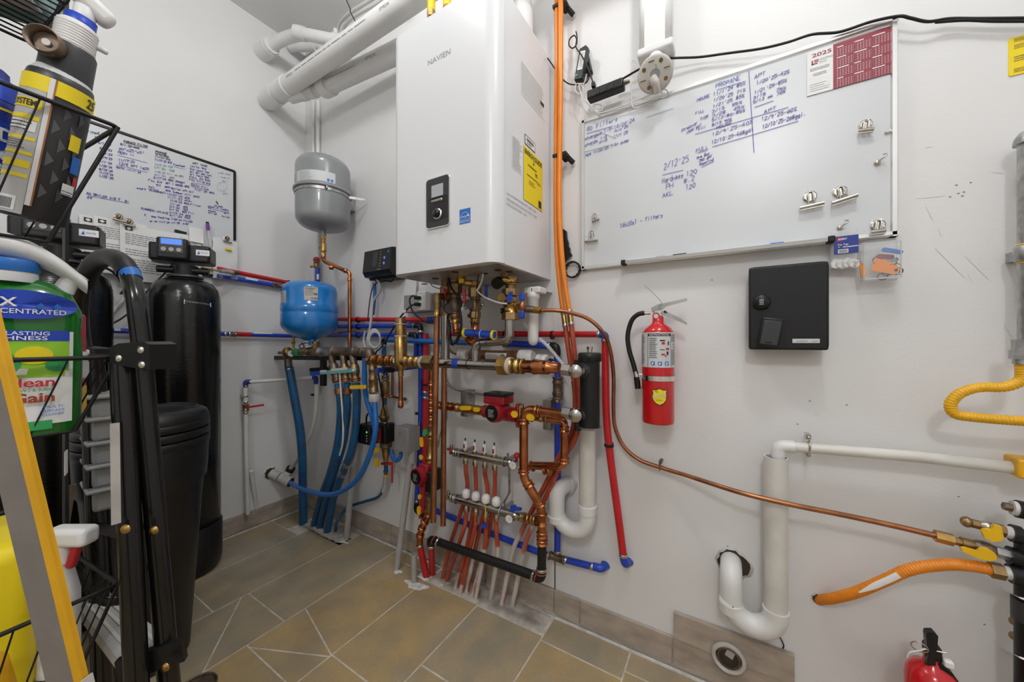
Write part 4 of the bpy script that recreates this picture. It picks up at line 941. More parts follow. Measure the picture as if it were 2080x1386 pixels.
# ------------------------------------------------------------------ second extinguisher at the floor
fxo = .13
c = W(1893,1386,fxo); c2 = V((c.x, -fxo, 0)); R_ = .040
fx = thing('fire_extinguisher', 'small red fire extinguisher with black handle standing on the floor', 'extinguisher', c2)
ztop = W(1890,1350,fxo).z
MB().lathe([(R_, 0),(R_, ztop - .035),(R_ * .93,ztop - .018),(R_ * .7,ztop - .004),(R_ * .35,ztop + .004),(R_ * .3,ztop + .016)], c2,UZ, 32).build('cylinder', 'ext_red', fx)
MB().rbox(c2 + V((0,0,ztop + .028)),(.024,.022,.028),.004,seg=2).build('valve_body', 'black_plastic', fx)
lv = [W(x, y, fxo + .012) for x, y in [(1880,1350),(1884,1330),(1880,1290),(1882,1284),(1897,1284),(1905,1292),(1903,1315),(1899,1333),(1900,1352)]]
MB().prism([(p.x, p.z) for p in lv], (0,-fxo - .014,0),UX, UZ, (0,.014,0)).build('lever', 'black_plastic', fx)
lv = [W(x, y, fxo + .01) for x, y in [(1898,1345),(1912,1348),(1935,1368),(1952,1392),(1940,1396),(1915,1378),(1896,1362)]]
MB().prism([(p.x, p.z) for p in lv], (0,-fxo - .012,0),UX, UZ, (0,.012,0)).build('carry_handle', 'black_plastic', fx)
MB().rbox(W(1926,1348,fxo + .012),(.014,.014,.014),.003,seg=2).build('white_tag', 'white_plastic', fx)
MB().torus(W(1868,1315,fxo + .012),(.2,1,.3),.012,.0012,n=22,m=5).build('pull_ring', 'nickel', fx)
MB().tube([W(1872,1318,fxo + .012),W(1922,1327,fxo + .012)], .0014,n=6).build('pull_pin', 'nickel', fx)
MB().tube(cr([W(1842,1336,fxo + .014),W(1848,1325,fxo + .014),W(1866,1322,fxo + .014),W(1880,1318,fxo + .014)], 4),.0014,n=5,flat=(1.8,.5)).build('plastic_seal', 'white_plastic', fx)
# ------------------------------------------------------------------ boiler
bx0,bx1,BD = 1.192,1.627,0.365
bz0,bz1 = W(811,561,.345).z, W(811,87,.345).z
bo = thing('boiler', 'tall white wall-mounted boiler with rounded front cover and yellow energy label', 'boiler', ((bx0 + bx1) / 2,-BD / 2,bz0))
def rrect(x0,x1,y0,y1,r, n=8):          # plan outline with the two front corners rounded (front = y1, more negative)
    pts = [(x0,y0),(x1,y0)]
    for i in range(n + 1):
        a = math.pi / 2 * i / n; pts.append((x1 - r + r * math.cos(a),y1 + r - r * math.sin(a)))
    for i in range(n + 1):
        a = math.pi / 2 * i / n; pts.append((x0 + r - r * math.sin(a),y1 + r - r * math.cos(a)))
    return pts
ysm = -0.318                                 # seam between case and front cover
MB().box(((bx0 + bx1) / 2,ysm / 2,(bz0 + bz1) / 2),(bx1 - bx0,-ysm, bz1 - bz0)).build('case', 'boiler_white', bo)
pl = rrect(bx0 - .001,bx1 + .001,ysm - .0025,-BD, .043,10); mb = MB()
A = [V((x, y, bz0 + .001)) for x, y in pl]; A2 = [V((x, y, bz0 + .004)) for x, y in pl]; Bt = [V((x, y, bz1)) for x, y in pl]
n_ = len(pl)
# weld the curved strip so that it shades smoothly
mb = MB(); vs = A + Bt; mb.add(vs, [[i, n_ + i, n_ + (i + 1) % n_, (i + 1) % n_] for i in range(1,n_ - 1)], True); mb.cap(Bt, True); mb.cap(A)
mb.quad(A[0], A[1], Bt[1], Bt[0]); mb.quad(A[n_ - 1], A[0], Bt[0], Bt[n_ - 1]); mb.build('front_cover', 'boiler_white', bo)
MB().box(((bx0 + bx1) / 2,ysm - .001,(bz0 + bz1) / 2),(bx1 - bx0 - .004,.004,bz1 - bz0 - .004)).build('cover_seam', 'conduit_grey', bo)
mb = MB(); mb.box(((bx0 + bx1) / 2,-BD / 2 + .006,bz0 - .0006),(bx1 - bx0 - .012,BD - .03,.004)); bp = mb.build('bottom_plate', 'boiler_plate', bo)
def BP(px, py): return FL(px, py, bz0 - .003)
for px, py in [(862,577),(885,566),(924,553),(1012,549),(1034,552),(984,556)]:
    c = BP(px, py); MB().cyl(c, c - V((0,0,.0012)),.012,n=18).build('knockout', 'dark_hole', bp)
def BF(px, py, e=.0006): return W(px, py, BD + e)
# control panel
c0,c1 = BF(867,412).x, BF(915,410).x; cz1,cz0 = BF(891,360).z, BF(891,463).z
cpn = MB().rbox(((c0 + c1) / 2,-BD, (cz0 + cz1) / 2),(c1 - c0,.010,cz1 - cz0),.012,axis=1,seg=4).build('control_panel', 'chrome', bo)
MB().rbox(((c0 + c1) / 2,-BD - .0015,(cz0 + cz1) / 2),(c1 - c0 - .006,.010,cz1 - cz0 - .006),.010,axis=1,seg=4).build('panel_face', 'charcoal', cpn)
MB().rbox(((c0 + c1) / 2 + .001,-BD - .0066,cz1 - .045),(.048,.001,.040),.002,axis=1,seg=2).build('display', 'screen_grey', cpn)
MB().rbox(((c0 + c1) / 2 + .001,-BD - .0066,(cz0 + cz1) / 2 - .020),(c1 - c0 - .018,.001,cz1 - cz0 - .085),.006,axis=1,seg=3).build('glossy_field', 'black_gloss', cpn)
MB().rbox(((c0 + c1) / 2 + .001,-BD - .009,(cz0 + cz1) / 2 + .004),(.046,.006,.008),.003,seg=2).build('button_bar', 'nickel', cpn)
kc = BF(889,435,.006); kn = MB().lathe([(.018,0),(.018,.003),(.0135,.004)], kc, (0,-1,0),28).build('knob_ring', 'chrome', cpn)
MB().lathe([(.0135,.002),(.013,.010),(.010,.014),(.001,.015)], kc, (0,-1,0),28).build('knob', 'black_gloss', cpn)
# maker's name
t = MB(); letter(t, 'NAVIEN', BF(869,134),UX, UZ, .0165,width=BF(915,118).x - BF(869,118).x, bold=.008); t.build('maker_lettering', 'print_grey', bo)
es0,es1 = BF(933.5,440),BF(955.5,436); ez1,ez0 = BF(945,424).z, BF(945,454).z
t = MB(); rect(t, (es0.x, -BD - .0008,ez0),UX, UZ, es1.x - es0.x, ez1 - ez0); sg = t.build('energy_sticker', 'print_blue', bo)
t = MB(); w_ = es1.x - es0.x; h_ = ez1 - ez0
rect(t, (es0.x, -BD - .0013,ez0 + h_ * .26),UX, UZ, w_, h_ * .018)
arc = [V((es0.x + w_ * .5 + w_ * .42 * math.cos(a),-BD - .0013,ez0 + h_ * .34 + h_ * .42 * math.sin(a))) for a in [math.pi * i / 16 for i in range(17)]]
line(t, arc, .0012,NB)
letter(t, 'energy', (es0.x + w_ * .1,-BD - .0013,ez0 + h_ * .42),UX, UZ, h_ * .16,width=w_ * .62,shear=.3); letter(t, 'ENERGY STAR', (es0.x + w_ * .06,-BD - .0013,ez0 + h_ * .08),UX, UZ, h_ * .12,width=w_ * .88)
sp = []; 
for i in range(10):
    a = math.pi / 2 + math.pi * i / 5; rr_ = (.13 if i % 2 == 0 else .055) * w_; sp.append(V((es0.x + w_ * .80 + rr_ * math.cos(a),-BD - .0013,ez0 + h_ * .52 + rr_ * math.sin(a))))
fan(t, [(i, 0) for i in range(10)], lambda i, z: sp[int(i)] if float(i).is_integer() else sum(sp, V()) / 10); t.build('sticker_print', 'print_white', sg)
# labels on the right side (plane x = bx1)
def SD(px, py, e=.0008): return LW(px, py, bx1 + e)
def side_rect(tl, br, name, m, e=.0008):
    a, b = SD(*tl, e),SD(*br, e); y0,y1,z1_, z0_ = a.y, b.y, a.z, b.z
    t = MB(); rect(t, (bx1 + e, y0,z0_),UY, UZ, y1 - y0,z1_ - z0_); return t.build(name, m, bo),y0,y1,z0_, z1_
lab, y0,y1,z0_, z1_ = side_rect((1058,118),(1106,246),'rating_label', 'white_paper')
t = MB(); dashes(t, (bx1 + .0014,y0 + .004,z0_ + .004),UY, UZ, y1 - y0 - .008,z1_ - z0_ - .008,26,9,.38,ragged=.15); t.build('rating_print', 'print_light', lab)
t = MB(); rect(t, (bx1 + .0018,y1 - .034,(z0_ + z1_) / 2 - .012),UY, UZ, .028,.012); t.build('rating_badge', 'print_black', lab)
lab, y0,y1,z0_, z1_ = side_rect((1040,271),(1061,357),'notice_label', 'white_paper')
t = MB(); dashes(t, (bx1 + .0014,y0 + .003,z0_ + .003),UY, UZ, y1 - y0 - .006,z1_ - z0_ - .006,22,5,.4); t.build('notice_print', 'print_grey', lab)
lab, y0,y1,z0_, z1_ = side_rect((1066,271),(1087,312),'barcode_label', 'print_black', .0008)
t = MB(); rect(t, (bx1 + .0012,y0 + .003,z0_ + .003),UY, UZ, y1 - y0 - .006,z1_ - z0_ - .006); t.build('barcode_field', 'white_paper', lab)
t = MB()
for i in range(16): rect(t, (bx1 + .0016,y0 + .012 + i * (y1 - y0 - .024) / 16,z0_ + (z1_ - z0_) * .45),UY, UZ, .0016 + .0008 * (i % 3 == 0),(z1_ - z0_) * .3)
dashes(t, (bx1 + .0016,y0 + .012,z0_ + (z1_ - z0_) * .2),UY, UZ, y1 - y0 - .024,(z1_ - z0_) * .16,1,2); t.build('barcode', 'print_black', lab)
lab, y0,y1,z0_, z1_ = side_rect((1064,294),(1102,430.6),'energy_guide_label', 'yellow', .0020)
ww, hh = y1 - y0,z1_ - z0_; X = bx1 + .0026
t = MB(); letter(t, 'ENERGY', (X, y0 + ww * .04,z1_ - hh * .13),UY, UZ, hh * .085,width=ww * .46,bold=.03); letter(t, 'GUIDE', (X, y0 + ww * .54,z1_ - hh * .13),UY, UZ, hh * .085,width=ww * .41,bold=.03)
rect(t, (X, y0 + ww * .495,z1_ - hh * .20),UY, UZ, ww * .02,hh * .15); t.add([V((X, y0 + ww * .46,z1_ - hh * .19)),V((X, y0 + ww * .505,z1_ - hh * .24)),V((X, y0 + ww * .55,z1_ - hh * .19))], [[0,1,2]], False)
rect(t, (X, y0 + ww * .15,z0_ + hh * .50),UY, UZ, ww * .55,hh * .014); letter(t, '95', (X, y0 + ww * .58,z0_ + hh * .58),UY, UZ, hh * .07,bold=.02)
dashes(t, (X, y0 + ww * .2,z0_ + hh * .68),UY, UZ, ww * .5,hh * .04,2,4); dashes(t, (X, y0 + ww * .25,z0_ + hh * .34),UY, UZ, ww * .35,hh * .09,4,5,.3); dashes(t, (X, y0 + ww * .68,z0_ + hh * .46),UY, UZ, ww * .25,hh * .05,3,6,.3)
rect(t, (X, y0 + ww * .76,z0_ + hh * .03),UY, UZ, ww * .16,hh * .14); t.build('label_print', 'print_black', lab)
t = MB()
for k, (s, px, py) in enumerate([('CALL FOR SERVICE/WARRANTY 1-800-519-8794', 1029,394),('DEISCALE/FLUSHED FLOOR HEAT SYSTEM  11.1.2023', 1030,406),('INSTALLED NEW BOILER  1.1.2023', 1029.5,416)]):
    p = SD(px, py); letter(t, s, p, UY, UZ, .0075,width=[.19,.19,.12][k])
t.build('service_print', 'print_grey', bo)
# gas connectors and air pipe on top
for px, py, lab_ in [(876,20,'yellow coated flexible gas connector on the boiler top, left one'),(908,12,'yellow coated flexible gas connector on the boiler top, right one')]:
    c = W(px, py, .30); c.z = bz1; g = thing('gas_connector', lab_, 'gas hose', c, 'yellow gas connectors on top of the boiler')
    MB().hexn(c + V((0,0,-.001)),c + V((0,0,.10)),.009).build('brass_stem', 'brass', g)
    zc_ = W(px, py + 10,.30).z
    MB().hexn(V((c.x, c.y, zc_ - .01)),V((c.x, c.y, zc_ + .012)),.0145).build('hex_nut', 'brass', g)
    ribbed(MB(),[V((c.x, c.y, zc_ + .012)),V((c.x, c.y, zc_ + .30)),V((c.x, c.y, RZ - .004))], .0135).build('hose', 'yellow', g)
c = W(1063,60,.085); c.z = bz1
vp = thing('vent_pipe', 'white vent pipe rising from the rear of the boiler top', 'pipe', c)
zq = W(1063,25,.085).z
MB().cyl(c + V((0,0,-.001)),(c.x, c.y, RZ),.0300,n=28).build('pipe', 'pvc', vp)
MB().lathe([(.034,0),(.0355,.004),(.0355,zq - bz1),(.033,zq - bz1 + .003)], c, UZ, 28).build('coupling', 'pvc', vp)

# ------------------------------------------------------------------ white pipes under the ceiling
e1 = thing('exhaust_pipe', 'thick white vent pipe nearest the camera, running from corner past boiler top', 'pipe', W(545,195,.217))
P1o = .217; z1p = 2.322; r1 = .0445
y1p = -P1o
MB().cyl((-.001,y1p, z1p),(.16,y1p, z1p),r1 * 1.0,n=28).build('wall_stub', 'pvc', e1)
MB().lathe([(r1 * 1.14,0),(r1 * 1.14,.10),(r1,.10)], (.03,y1p, z1p),UX, 28,sharp=True).build('tee_hub', 'pvc', e1)
MB().cyl((.14,y1p, z1p),(3.86,y1p, z1p + .01),r1,n=28).build('pipe', 'pvc', e1)
MB().lathe([(r1 * 1.14,0),(r1 * 1.14,.09),(r1,.09)], (.15,y1p, z1p),UX, 28,sharp=True).build('coupling', 'pvc', e1)
t = MB()
def on_pipe(u, v, ang): a = ang + v / r1; return V((u, y1p - (r1 + .0007) * math.cos(a),z1p + (r1 + .0007) * math.sin(a)))
letter(t, 'IPEX', None, None, None, .010,width=.06,bold=.01,wrap=lambda u, v: on_pipe(.30 + u, v, -.25)); dashes(t, (0,0,0),None, None, .55,.007,1,3,wrap=lambda u, v: on_pipe(.38 + u, v, -.2),ragged=.05)
letter(t, 'IPEX', None, None, None, .010,width=.06,bold=.01,wrap=lambda u, v: on_pipe(1.00 + u, v, -.25)); t.build('pipe_print', 'print_grey', e1)
e2 = thing('intake_pipe', 'thick white vent pipe close to the back wall, second from the camera', 'pipe', W(660,175,.12))
A_, B_2 = W(668,172,.125),W(845,88,.085)
d_ = (B_2 - A_).normalized(); end = A_ + d_ * ((1.40 - A_.x) / d_.x)
MB().tube(rpath([A_ - d_ * .02,end, V((end.x + .004,end.y, bz1 - .001))], .075,10),r1,n=28).build('pipe', 'pvc', e2)
MB().lathe([(r1 * 1.1,0),(r1 * 1.18,.008),(r1 * 1.18,.06),(r1 * 1.02,.06)], A_ - d_ * .05,d_, 28,sharp=True).build('reducer_hub', 'pvc', e2)
q0 = W(590,197,.19); q1 = A_ - d_ * .05
MB().tube([q0,q1], .033,n=24).build('branch', 'pvc', e2)
for f in (.35,.62): MB().cyl(lerp(q0,q1,f),lerp(q0,q1,f + .14),.0365,n=24).build('hub', 'pvc', e2)
t = MB(); vper = d_.cross(UY).normalized()
def on2(u, v, ang):
    a = ang + v / r1; w1 = V((0,-1,0)); w2 = d_.cross(w1) * -1; w2 = w2 if w2.z > 0 else -w2
    return A_ + d_ * u + (w1 * math.cos(a) + w2 * math.sin(a)) * (r1 + .0007)
dashes(t, (0,0,0),None, None, .22,.006,1,8,wrap=lambda u, v: on2(.03 + u, v, -.35),ragged=.05); letter(t, 'IPEX', None, None, None, .012,width=.07,bold=.01,wrap=lambda u, v: on2(.32 + u, v, -.3)); t.build('pipe_print', 'print_grey', e2)
e3 = thing('vent_elbow_pipe', 'white elbowed pipe leaving the left wall just below the ceiling', 'pipe', LW(535,105,.02))
w0 = LW(532,108,-.001)
ax3 = (LW(575,78,.13) - LW(535,105,0)).normalized()
pA = V((w0.x, w0.y, w0.z)); pB = pA + V((.16,.015,.01)); 
MB().cyl(pA, pA + V((.085,.004,.003)),.043,n=26).build('wall_hub', 'pvc', e3)
MB().cyl(pA + V((.07,.003,.003)),pA + V((.10,.004,.004)),.039,n=26).build('bushing', 'pvc', e3)
pC = W(612,68,.19); pD = W(705,87,.07)
MB().tube(rpath([pA + V((.05,0,0)),lerp(pA, pC, .55) + V((.0,0,.02)),pC, pD], .05,8),.0285,n=22).build('elbow_run', 'pvc', e3)
MB().lathe([(.033,0),(.033,.05),(.030,.05)], pC - (pD - pC).normalized() * .03,pD - pC, 22,sharp=True).build('elbow_hub', 'pvc', e3)
MB().lathe([(.033,0),(.033,.05),(.030,.05)], lerp(pC, pD, .72),pD - pC, 22,sharp=True).build('coupling', 'pvc', e3)
MB().cyl(lerp(pC, pD, .75) + V((0,0,.028)),lerp(pC, pD, .75) + V((0,0,.055)),.012,n=14).build('test_plug', 'pvc', e3)
t = MB(); dashes(t, pC + (pD - pC).normalized() * .04 + V((0,-.0295,0)),(pD - pC).normalized(),UZ, .10,.007,1,5); t.build('pipe_print', 'print_grey', e3)
e4 = thing('branch_pipe', 'short white pipe stub hiding behind the elbowed pipe near the corner', 'pipe', W(600,97,.12))
MB().cyl(W(590,96,.10),W(650,90,.03),.024,n=20).build('pipe', 'pvc', e4); MB().cyl(W(604,95,.085),W(640,92,.045),.0265,n=20).build('coupling', 'pvc', e4)
for k, (pts, lab_) in enumerate([([(685,64,.03),(692,45,.05),(712,25,.08),(745,5,.10),(800,-30,.12)], 'white ceiling cable, outer one of the curved pair'),([(696,66,.03),(702,50,.05),(722,32,.08),(760,10,.10),(815,-25,.12)], 'white ceiling cable, inner one of the curved pair')]):
    one('ceiling_cable', 'cable_white', MB().tube(cr([W(*p) for p in pts], 8),.0085,n=12),lab_, 'cable', 'white cables curving under the ceiling')
one('hanging_wire', 'rubber', MB().tube([W(698,-12,.16),W(712,19,.16),W(711,23,.16),W(723,46,.16)], .0022,n=6),'thin black wire tied round the white cables under the ceiling', 'wire')
for k, (px, lab_) in enumerate([(636.5,'thin white conduit down the back wall beside the corner, left one'),(646,'thin white conduit down the back wall beside the corner, right one')]):
    p = W(px, 205,.018); q = W(px, 800 if k else 330,.018)
    one('wall_conduit', 'pvc', MB().cyl(p, V((p.x, p.y, q.z)),.010 if k else .008,n=14),lab_, 'conduit', 'white conduits near the corner')

# ------------------------------------------------------------------ grey expansion tank
TO = .165
xc = W(657,395,TO).x; zc = W(657,392,TO).z; R = .123
zt_, zb_ = W(657,319,TO).z, W(657,474,TO).z; zt_ -= .012; zb_ += .014
et = thing('expansion_tank', 'grey round expansion tank strapped high in the corner', 'tank', (xc, -TO, zb_))
def dome(r, z0,zc, z1,n=8):
    """vertical tank outline, rounded ends"""
    h = .06; out = []
    for i in range(n + 1): a = math.pi / 2 * i / n; out.append((max(.004,r * (.25 + .75 * math.sin(a) ** .8) if i else .004),z0 + h * (1 - math.cos(a))))
    for i in range(n + 1): a = math.pi / 2 * (1 - i / n); out.append((max(.004,r * (.25 + .75 * math.sin(a) ** .8) if i < n else .004),z1 - h * (1 - math.cos(a))))
    return out
MB().lathe(dome(R, 0,0,zt_ - zb_),(xc, -TO, zb_),UZ, 44).build('shell', 'tank_grey', et)
MB().lathe([(R, -.006),(R + .008,-.006),(R + .009,0),(R + .008,.007),(R, .008)], (xc, -TO, zc - .004),UZ, 44).build('seam_flange', 'tank_grey', et)
sb = sleeve(xc, -TO, R + .0025,-2.6,2.6,zc - .026,zc - .013,'strap', 'galv', et)
ca = .30
c = V((xc + (R + .005) * math.sin(1.12),-TO - (R + .005) * math.cos(1.12),zc - .019)); MB().rbox(c, (.022,.010,.013),.002,seg=2).build('buckle', 'nickel', sb)
q_ = V((xc + R, -.02,zc - .025)); MB().bar(V((xc + R * .8,-TO + .06,zc - .02)),V((xc + R + .02,-.03,zc - .02)),.002,.012).build('strap_end', 'galv', sb)
MB().box((xc, -(TO - R) / 2,zc - .02),(.05,TO - R + .004,.06)).build('wall_bracket', 'galv', et)
lz0,lz1 = W(640,384,TO + .1).z, W(640,356,TO + .1).z
a0,a1 = -.42,1.45
ll = sleeve(xc, -TO, R + .0008,a0,a1,zc + .010,zc + .058,'label', 'label_grey', et)
t = MB(); wf = wrapcyl(xc, -TO, R + .0014,a0)
dashes(t, (0,0,0),None, None, .05,.042,9,3,.4,wrap=lambda s, z: wf(s + .006,zc + .013 + z)); dashes(t, (0,0,0),None, None, .075,.042,8,6,.35,wrap=lambda s, z: wf(s + .065,zc + .013 + z)); t.build('label_print', 'print_grey', ll)
t = MB(); t.quad(*[wf(s, z) for s, z in ((.196,zc + .013),(.222,zc + .013),(.222,zc + .026),(.196,zc + .026))]); t.build('label_logo', 'print_blue', ll)
nz = zb_ + .004
MB().cyl((xc, -TO, nz - .03),(xc, -TO, nz + .01),.0135,n=16).build('bottom_nipple', 'tank_grey', et)
cl = thing('expansion_line', 'copper line with brass valve below the grey tank, bending to the wall', 'pipe', (xc, -TO, nz - .12))
zv = nz - .03
for h0,h1,rr_, m_, nm in [(0,-.018,.0125,'brass', 'union_nut'),(-.018,-.032,.009,'brass_old', 'nipple'),(-.032,-.046,.0125,'brass', 'valve_end'),(-.042,-.078,.0145,'brass', 'valve_body'),(-.076,-.090,.0115,'brass_old', 'valve_end'),(-.088,-.100,.0125,'brass', 'adapter')]:
    mb = MB(); (mb.hexn if 'end' in nm or 'nut' in nm else mb.cyl)((xc, -TO, zv + h0),(xc, -TO, zv + h1),rr_); mb.build(nm, m_, cl)
MB().cyl((xc - .028,-TO - .004,zv - .058),(xc, -TO - .004,zv - .058),.005,n=10).build('valve_stem', 'brass_old', cl)
s0 = V((xc, -TO, zv - .098)); s3 = W(710.5,566,.055)
cpth = rpath([s0,V((xc, -TO, s0.z - .028)),W(703,551,.065),V((s3.x, s3.y, W(703,551,.065).z - .01)),V((s3.x, s3.y, W(710,706,.055).z))], [.03,.015,.02], 6)
MB().tube(cpth, .0098,n=14).build('tube', 'copper', cl)
for p, d in [(s0 + V((0,0,-.002)),V((0,0,-1))),(W(670,543,.145),V((1,.7,-.1))),(W(699,550,.075),V((1,.7,-.1))),(V((s3.x, s3.y, s3.z - .012)),UZ)]:
    d.normalize(); MB().lathe([(.0115,0),(.0125,.002),(.0118,.005),(.0118,.014),(.0105,.016)], p, d, 14).build('solder_hub', 'copper', cl)
# ------------------------------------------------------------------ blue pressure tank
TO2 = .20; xc2 = W(630,630,TO2).x; R2 = .127
zt2,zb2 = W(630,571,TO2).z - .004,W(640,694,TO2).z + .004
bt = thing('pressure_tank', 'small blue pressure tank above the brass pipes in the corner', 'tank', (xc2,-TO2,zb2))
H2 = zt2 - zb2
MB().lathe([(.02,0),(R2 * .45,H2 * .05),(R2 * .78,H2 * .13),(R2 * .96,H2 * .22),(R2,H2 * .27),(R2,H2 * .44),(R2 * .985,H2 * .455),(R2 * .985,H2 * .475),(R2,H2 * .49),(R2,H2 * .60),(R2 * .965,H2 * .612),(R2 * .965,H2 * .84),(R2 * .92,H2 * .91),(R2 * .75,H2 * .965),(R2 * .4,H2 * .993),(.005,H2)], (xc2,-TO2,zb2),UZ, 44).build('shell', 'tank_blue', bt)
MB().cyl((xc2 + .02,-TO2,zb2 - .022),(xc2 + .02,-TO2,zb2 + .02),.017,n=18).build('bottom_port', 'tank_blue', bt)
rl = R2 * .965 + .0008
ll = sleeve(xc2,-TO2,rl, .86,1.32,zb2 + H2 * .645,zb2 + H2 * .86,'label', 'dirty_white', bt, 12)
t = MB(); wf = wrapcyl(xc2,-TO2,rl + .0007,.89); zz = zb2 + H2 * .655
letter(t, '22 SQE05-220', None, None, None, .007,width=.046,wrap=lambda s, z: wf(s, zz + H2 * .175 + z)); letter(t, '96160201', None, None, None, .0085,width=.032,bold=.01,wrap=lambda s, z: wf(s + .024,zz + .003 + z)); dashes(t, (0,0,0),None, None, .04,H2 * .12,6,4,.3,wrap=lambda s, z: wf(s, zz + .018 + z)); dashes(t, (0,0,0),None, None, .018,.01,2,7,.7,wrap=lambda s, z: wf(s + .036,zz + .022 + z)); t.build('label_print', 'print_black', ll)
ll = sleeve(xc2,-TO2,rl, -.20,.14,zb2 + H2 * .60,zb2 + H2 * .80,'label', 'dirty_white', bt, 8)
t = MB(); wf2 = wrapcyl(xc2,-TO2,rl + .0007,-.17); dashes(t, (0,0,0),None, None, .034,H2 * .17,8,4,.35,wrap=lambda s, z: wf2(s, zb2 + H2 * .615 + z)); t.build('label_print', 'print_grey', ll)
# ------------------------------------------------------------------ pump controller
CO = .10; x0,x1 = W(737,535,CO).x, W(792,530,CO).x; z1_, z0_ = W(765,503,CO).z, W(765,565,CO).z
pc = thing('pump_controller', 'black pump controller with lit display left of the boiler', 'controller', ((x0 + x1) / 2,0,z0_))
MB().rbox(((x0 + x1) / 2,-.034,(z0_ + z1_) / 2),(x1 - x0,.066,z1_ - z0_),.006,seg=2).build('case', 'black_plastic', pc)
Rt = Matrix.Rotation(math.radians(8),3,'X')
mb = MB(); hz = z1_ - z0_
mb.prism([(-.060,z0_ + .01),(-.060,z1_),(-.090,z1_ - .006),(-.102,z0_ + .034),(-.088,z0_ + .012)], (x0,0,0),UY, UZ, (x1 - x0,0,0)); fc = mb.build('front_cover', 'black_plastic', pc)
def CF(fx, fz): # on the sloping face
    return V((x0 + (x1 - x0) * fx, -.1025 + (.0125) * fz - .0006,z0_ + .034 + (z1_ - .006 - z0_ - .034) * fz))
t = MB(); t.quad(CF(.36,.22),CF(.52,.22),CF(.52,.9),CF(.36,.9)); t.build('display_window', 'charcoal', fc)
for k in range(6): MB().sphere(CF(.63,.2 + .13 * k),.0022,8,5).build('status_light', 'yellow_handle', fc)
for k in range(2): MB().rbox(CF(.78,.3 + .25 * k),(.010,.004,.012),.002,seg=1).build('key_button', 'screen_blue', fc)
MB().rbox(CF(.90,.82),(.009,.003,.012),.002,seg=1).build('key_button', 'print_blue', fc)
t = MB()
for k in range(6): t.box(((x0 + x1) / 2,-.0925 + k * .0005,z0_ + .014 + k * .0035),(x1 - x0 - .012,.008,.0012))
t.build('vent_ribs', 'rubber', fc)
t = MB(); letter(t, 'GRUNDFOS', CF(.55,.03),UX, UZ, .004,width=.026); t.build('maker_lettering', 'print_light', fc)
# ------------------------------------------------------------------ plumbing helpers
def hubs(par, pts, r, m='copper', name='fitting', n=16):
    """pressed fittings: list of (p, q) spans with a bead at each end"""
    for p, q in pts:
        p = V(p); q = V(q); L = (q - p).length; b = min(.006,L * .3)
        MB().lathe([(r * .97,0),(r * 1.14,b * .3),(r * 1.14,b * .7),(r, b),(r, L - b),(r * 1.14,L - b * .7),(r * 1.14,L - b * .3),(r * .97,L)], p, q - p, n).build(name, m, par)
def seg(p, q, a, b): return (lerp(p, q, a),lerp(p, q, b))
def hose(name, m, pts, r, label, cat, group=None, off=None, n=12,k=8):
    return one(name, m, MB().tube(cr([W(*p) for p in pts], k),r, n=n),label, cat, group)
def lever(par, pts, off, th, m, name='lever'):
    P = [W(x, y, off) for x, y in pts]
    return MB().prism([(p.x, p.z) for p in P], (0,-off - th, 0),UX, UZ, (0,th, 0)).build(name, m, par)
def rect_lever(par, a, b, wd, off, th, m, name='lever'):
    A, B = W(*a, off),W(*b, off); d = (B - A).normalized(); s = V((-d.z, 0,d.x)) * wd / 2; mb = MB()
    pl = []
    for c, sg in ((A, -1),(B, 1)):
        for i in range(5):
            t_ = math.pi * (i / 4) - math.pi / 2; v_ = d * sg * math.cos(t_) * wd / 2 + V((-d.z, 0,d.x)) * sg * math.sin(t_) * wd / 2
            pl.append(c + v_)
    mb.prism([(p.x, p.z) for p in pl], (0,-off - th, 0),UX, UZ, (0,th, 0)); return mb.build(name, m, par)
def clipb(par, p, axis='x'):
    p = V(p)
    d = V((.004,0,0)) if axis == 'x' else V((0,0,.004))
    MB().cyl(p - d, p + d, .0155,n=14).box((p.x, p.y / 2 - .003,p.z),(.008 if axis == 'x' else .014,-p.y - .006,.014 if axis == 'x' else .008)).build('pipe_clip', 'rubber', par)
def crimp(par, p, d, r=.0125,m='nickel'):
    d = V(d).normalized(); MB().lathe([(r, -.005),(r * 1.06,-.004),(r * 1.06,.004),(r, .005)], p, d, 14).build('crimp_ring', m, par)
def elbow(par, a, b, c, r, m, rad=.03,name='elbow'):
    MB().tube(rpath([a, b, c], rad, 8),r, n=14).build(name, m, par)
PR = .0108    # pex radius
# ------------------------------------------------------------------ tubing on the walls
g = thing('red_tube', 'red tube on the left wall below the papers', 'tube', LW(540,565,.03))
MB().cyl(LW(440,545,.03),LW(618,581,.03),PR, n=14).build('tube', 'pex_red', g)
p = LW(586,574.5,.03); MB().cyl(p + V((0,-.004,0)),p + V((0,.004,0)),.014,n=14).box((.015,p.y, p.z),(.03,.01,.012)).build('pipe_clip', 'rubber', g)
g = thing('blue_tube', 'blue tube just below the red tube on the left wall', 'tube', LW(520,573,.03))
MB().cyl(LW(440,560,.03),LW(553,579,.03),PR, n=14).build('tube', 'pex_blue', g)
a, b = LW(553,579,.03),LW(572,582,.03); hubs(g, [(a, b)], .0125,'bronze_dark', 'coupling'); MB().cyl(b, LW(618,588,.03),PR, n=14).build('tube_end', 'pex_blue', g)
t = MB(); a, b = LW(499,567,.0415),LW(524,571.5,.0415); t.quad(a, b, b + V((0,0,.010)),a + V((0,0,.010))); t.build('white_label', 'print_white', g)
g = thing('blue_tube', 'lower blue tube running behind both black tanks to the corner', 'tube', LW(400,676,.03))
MB().cyl(LW(200,671,.03),LW(618,683.5,.03),PR, n=14).build('tube', 'pex_blue', g)
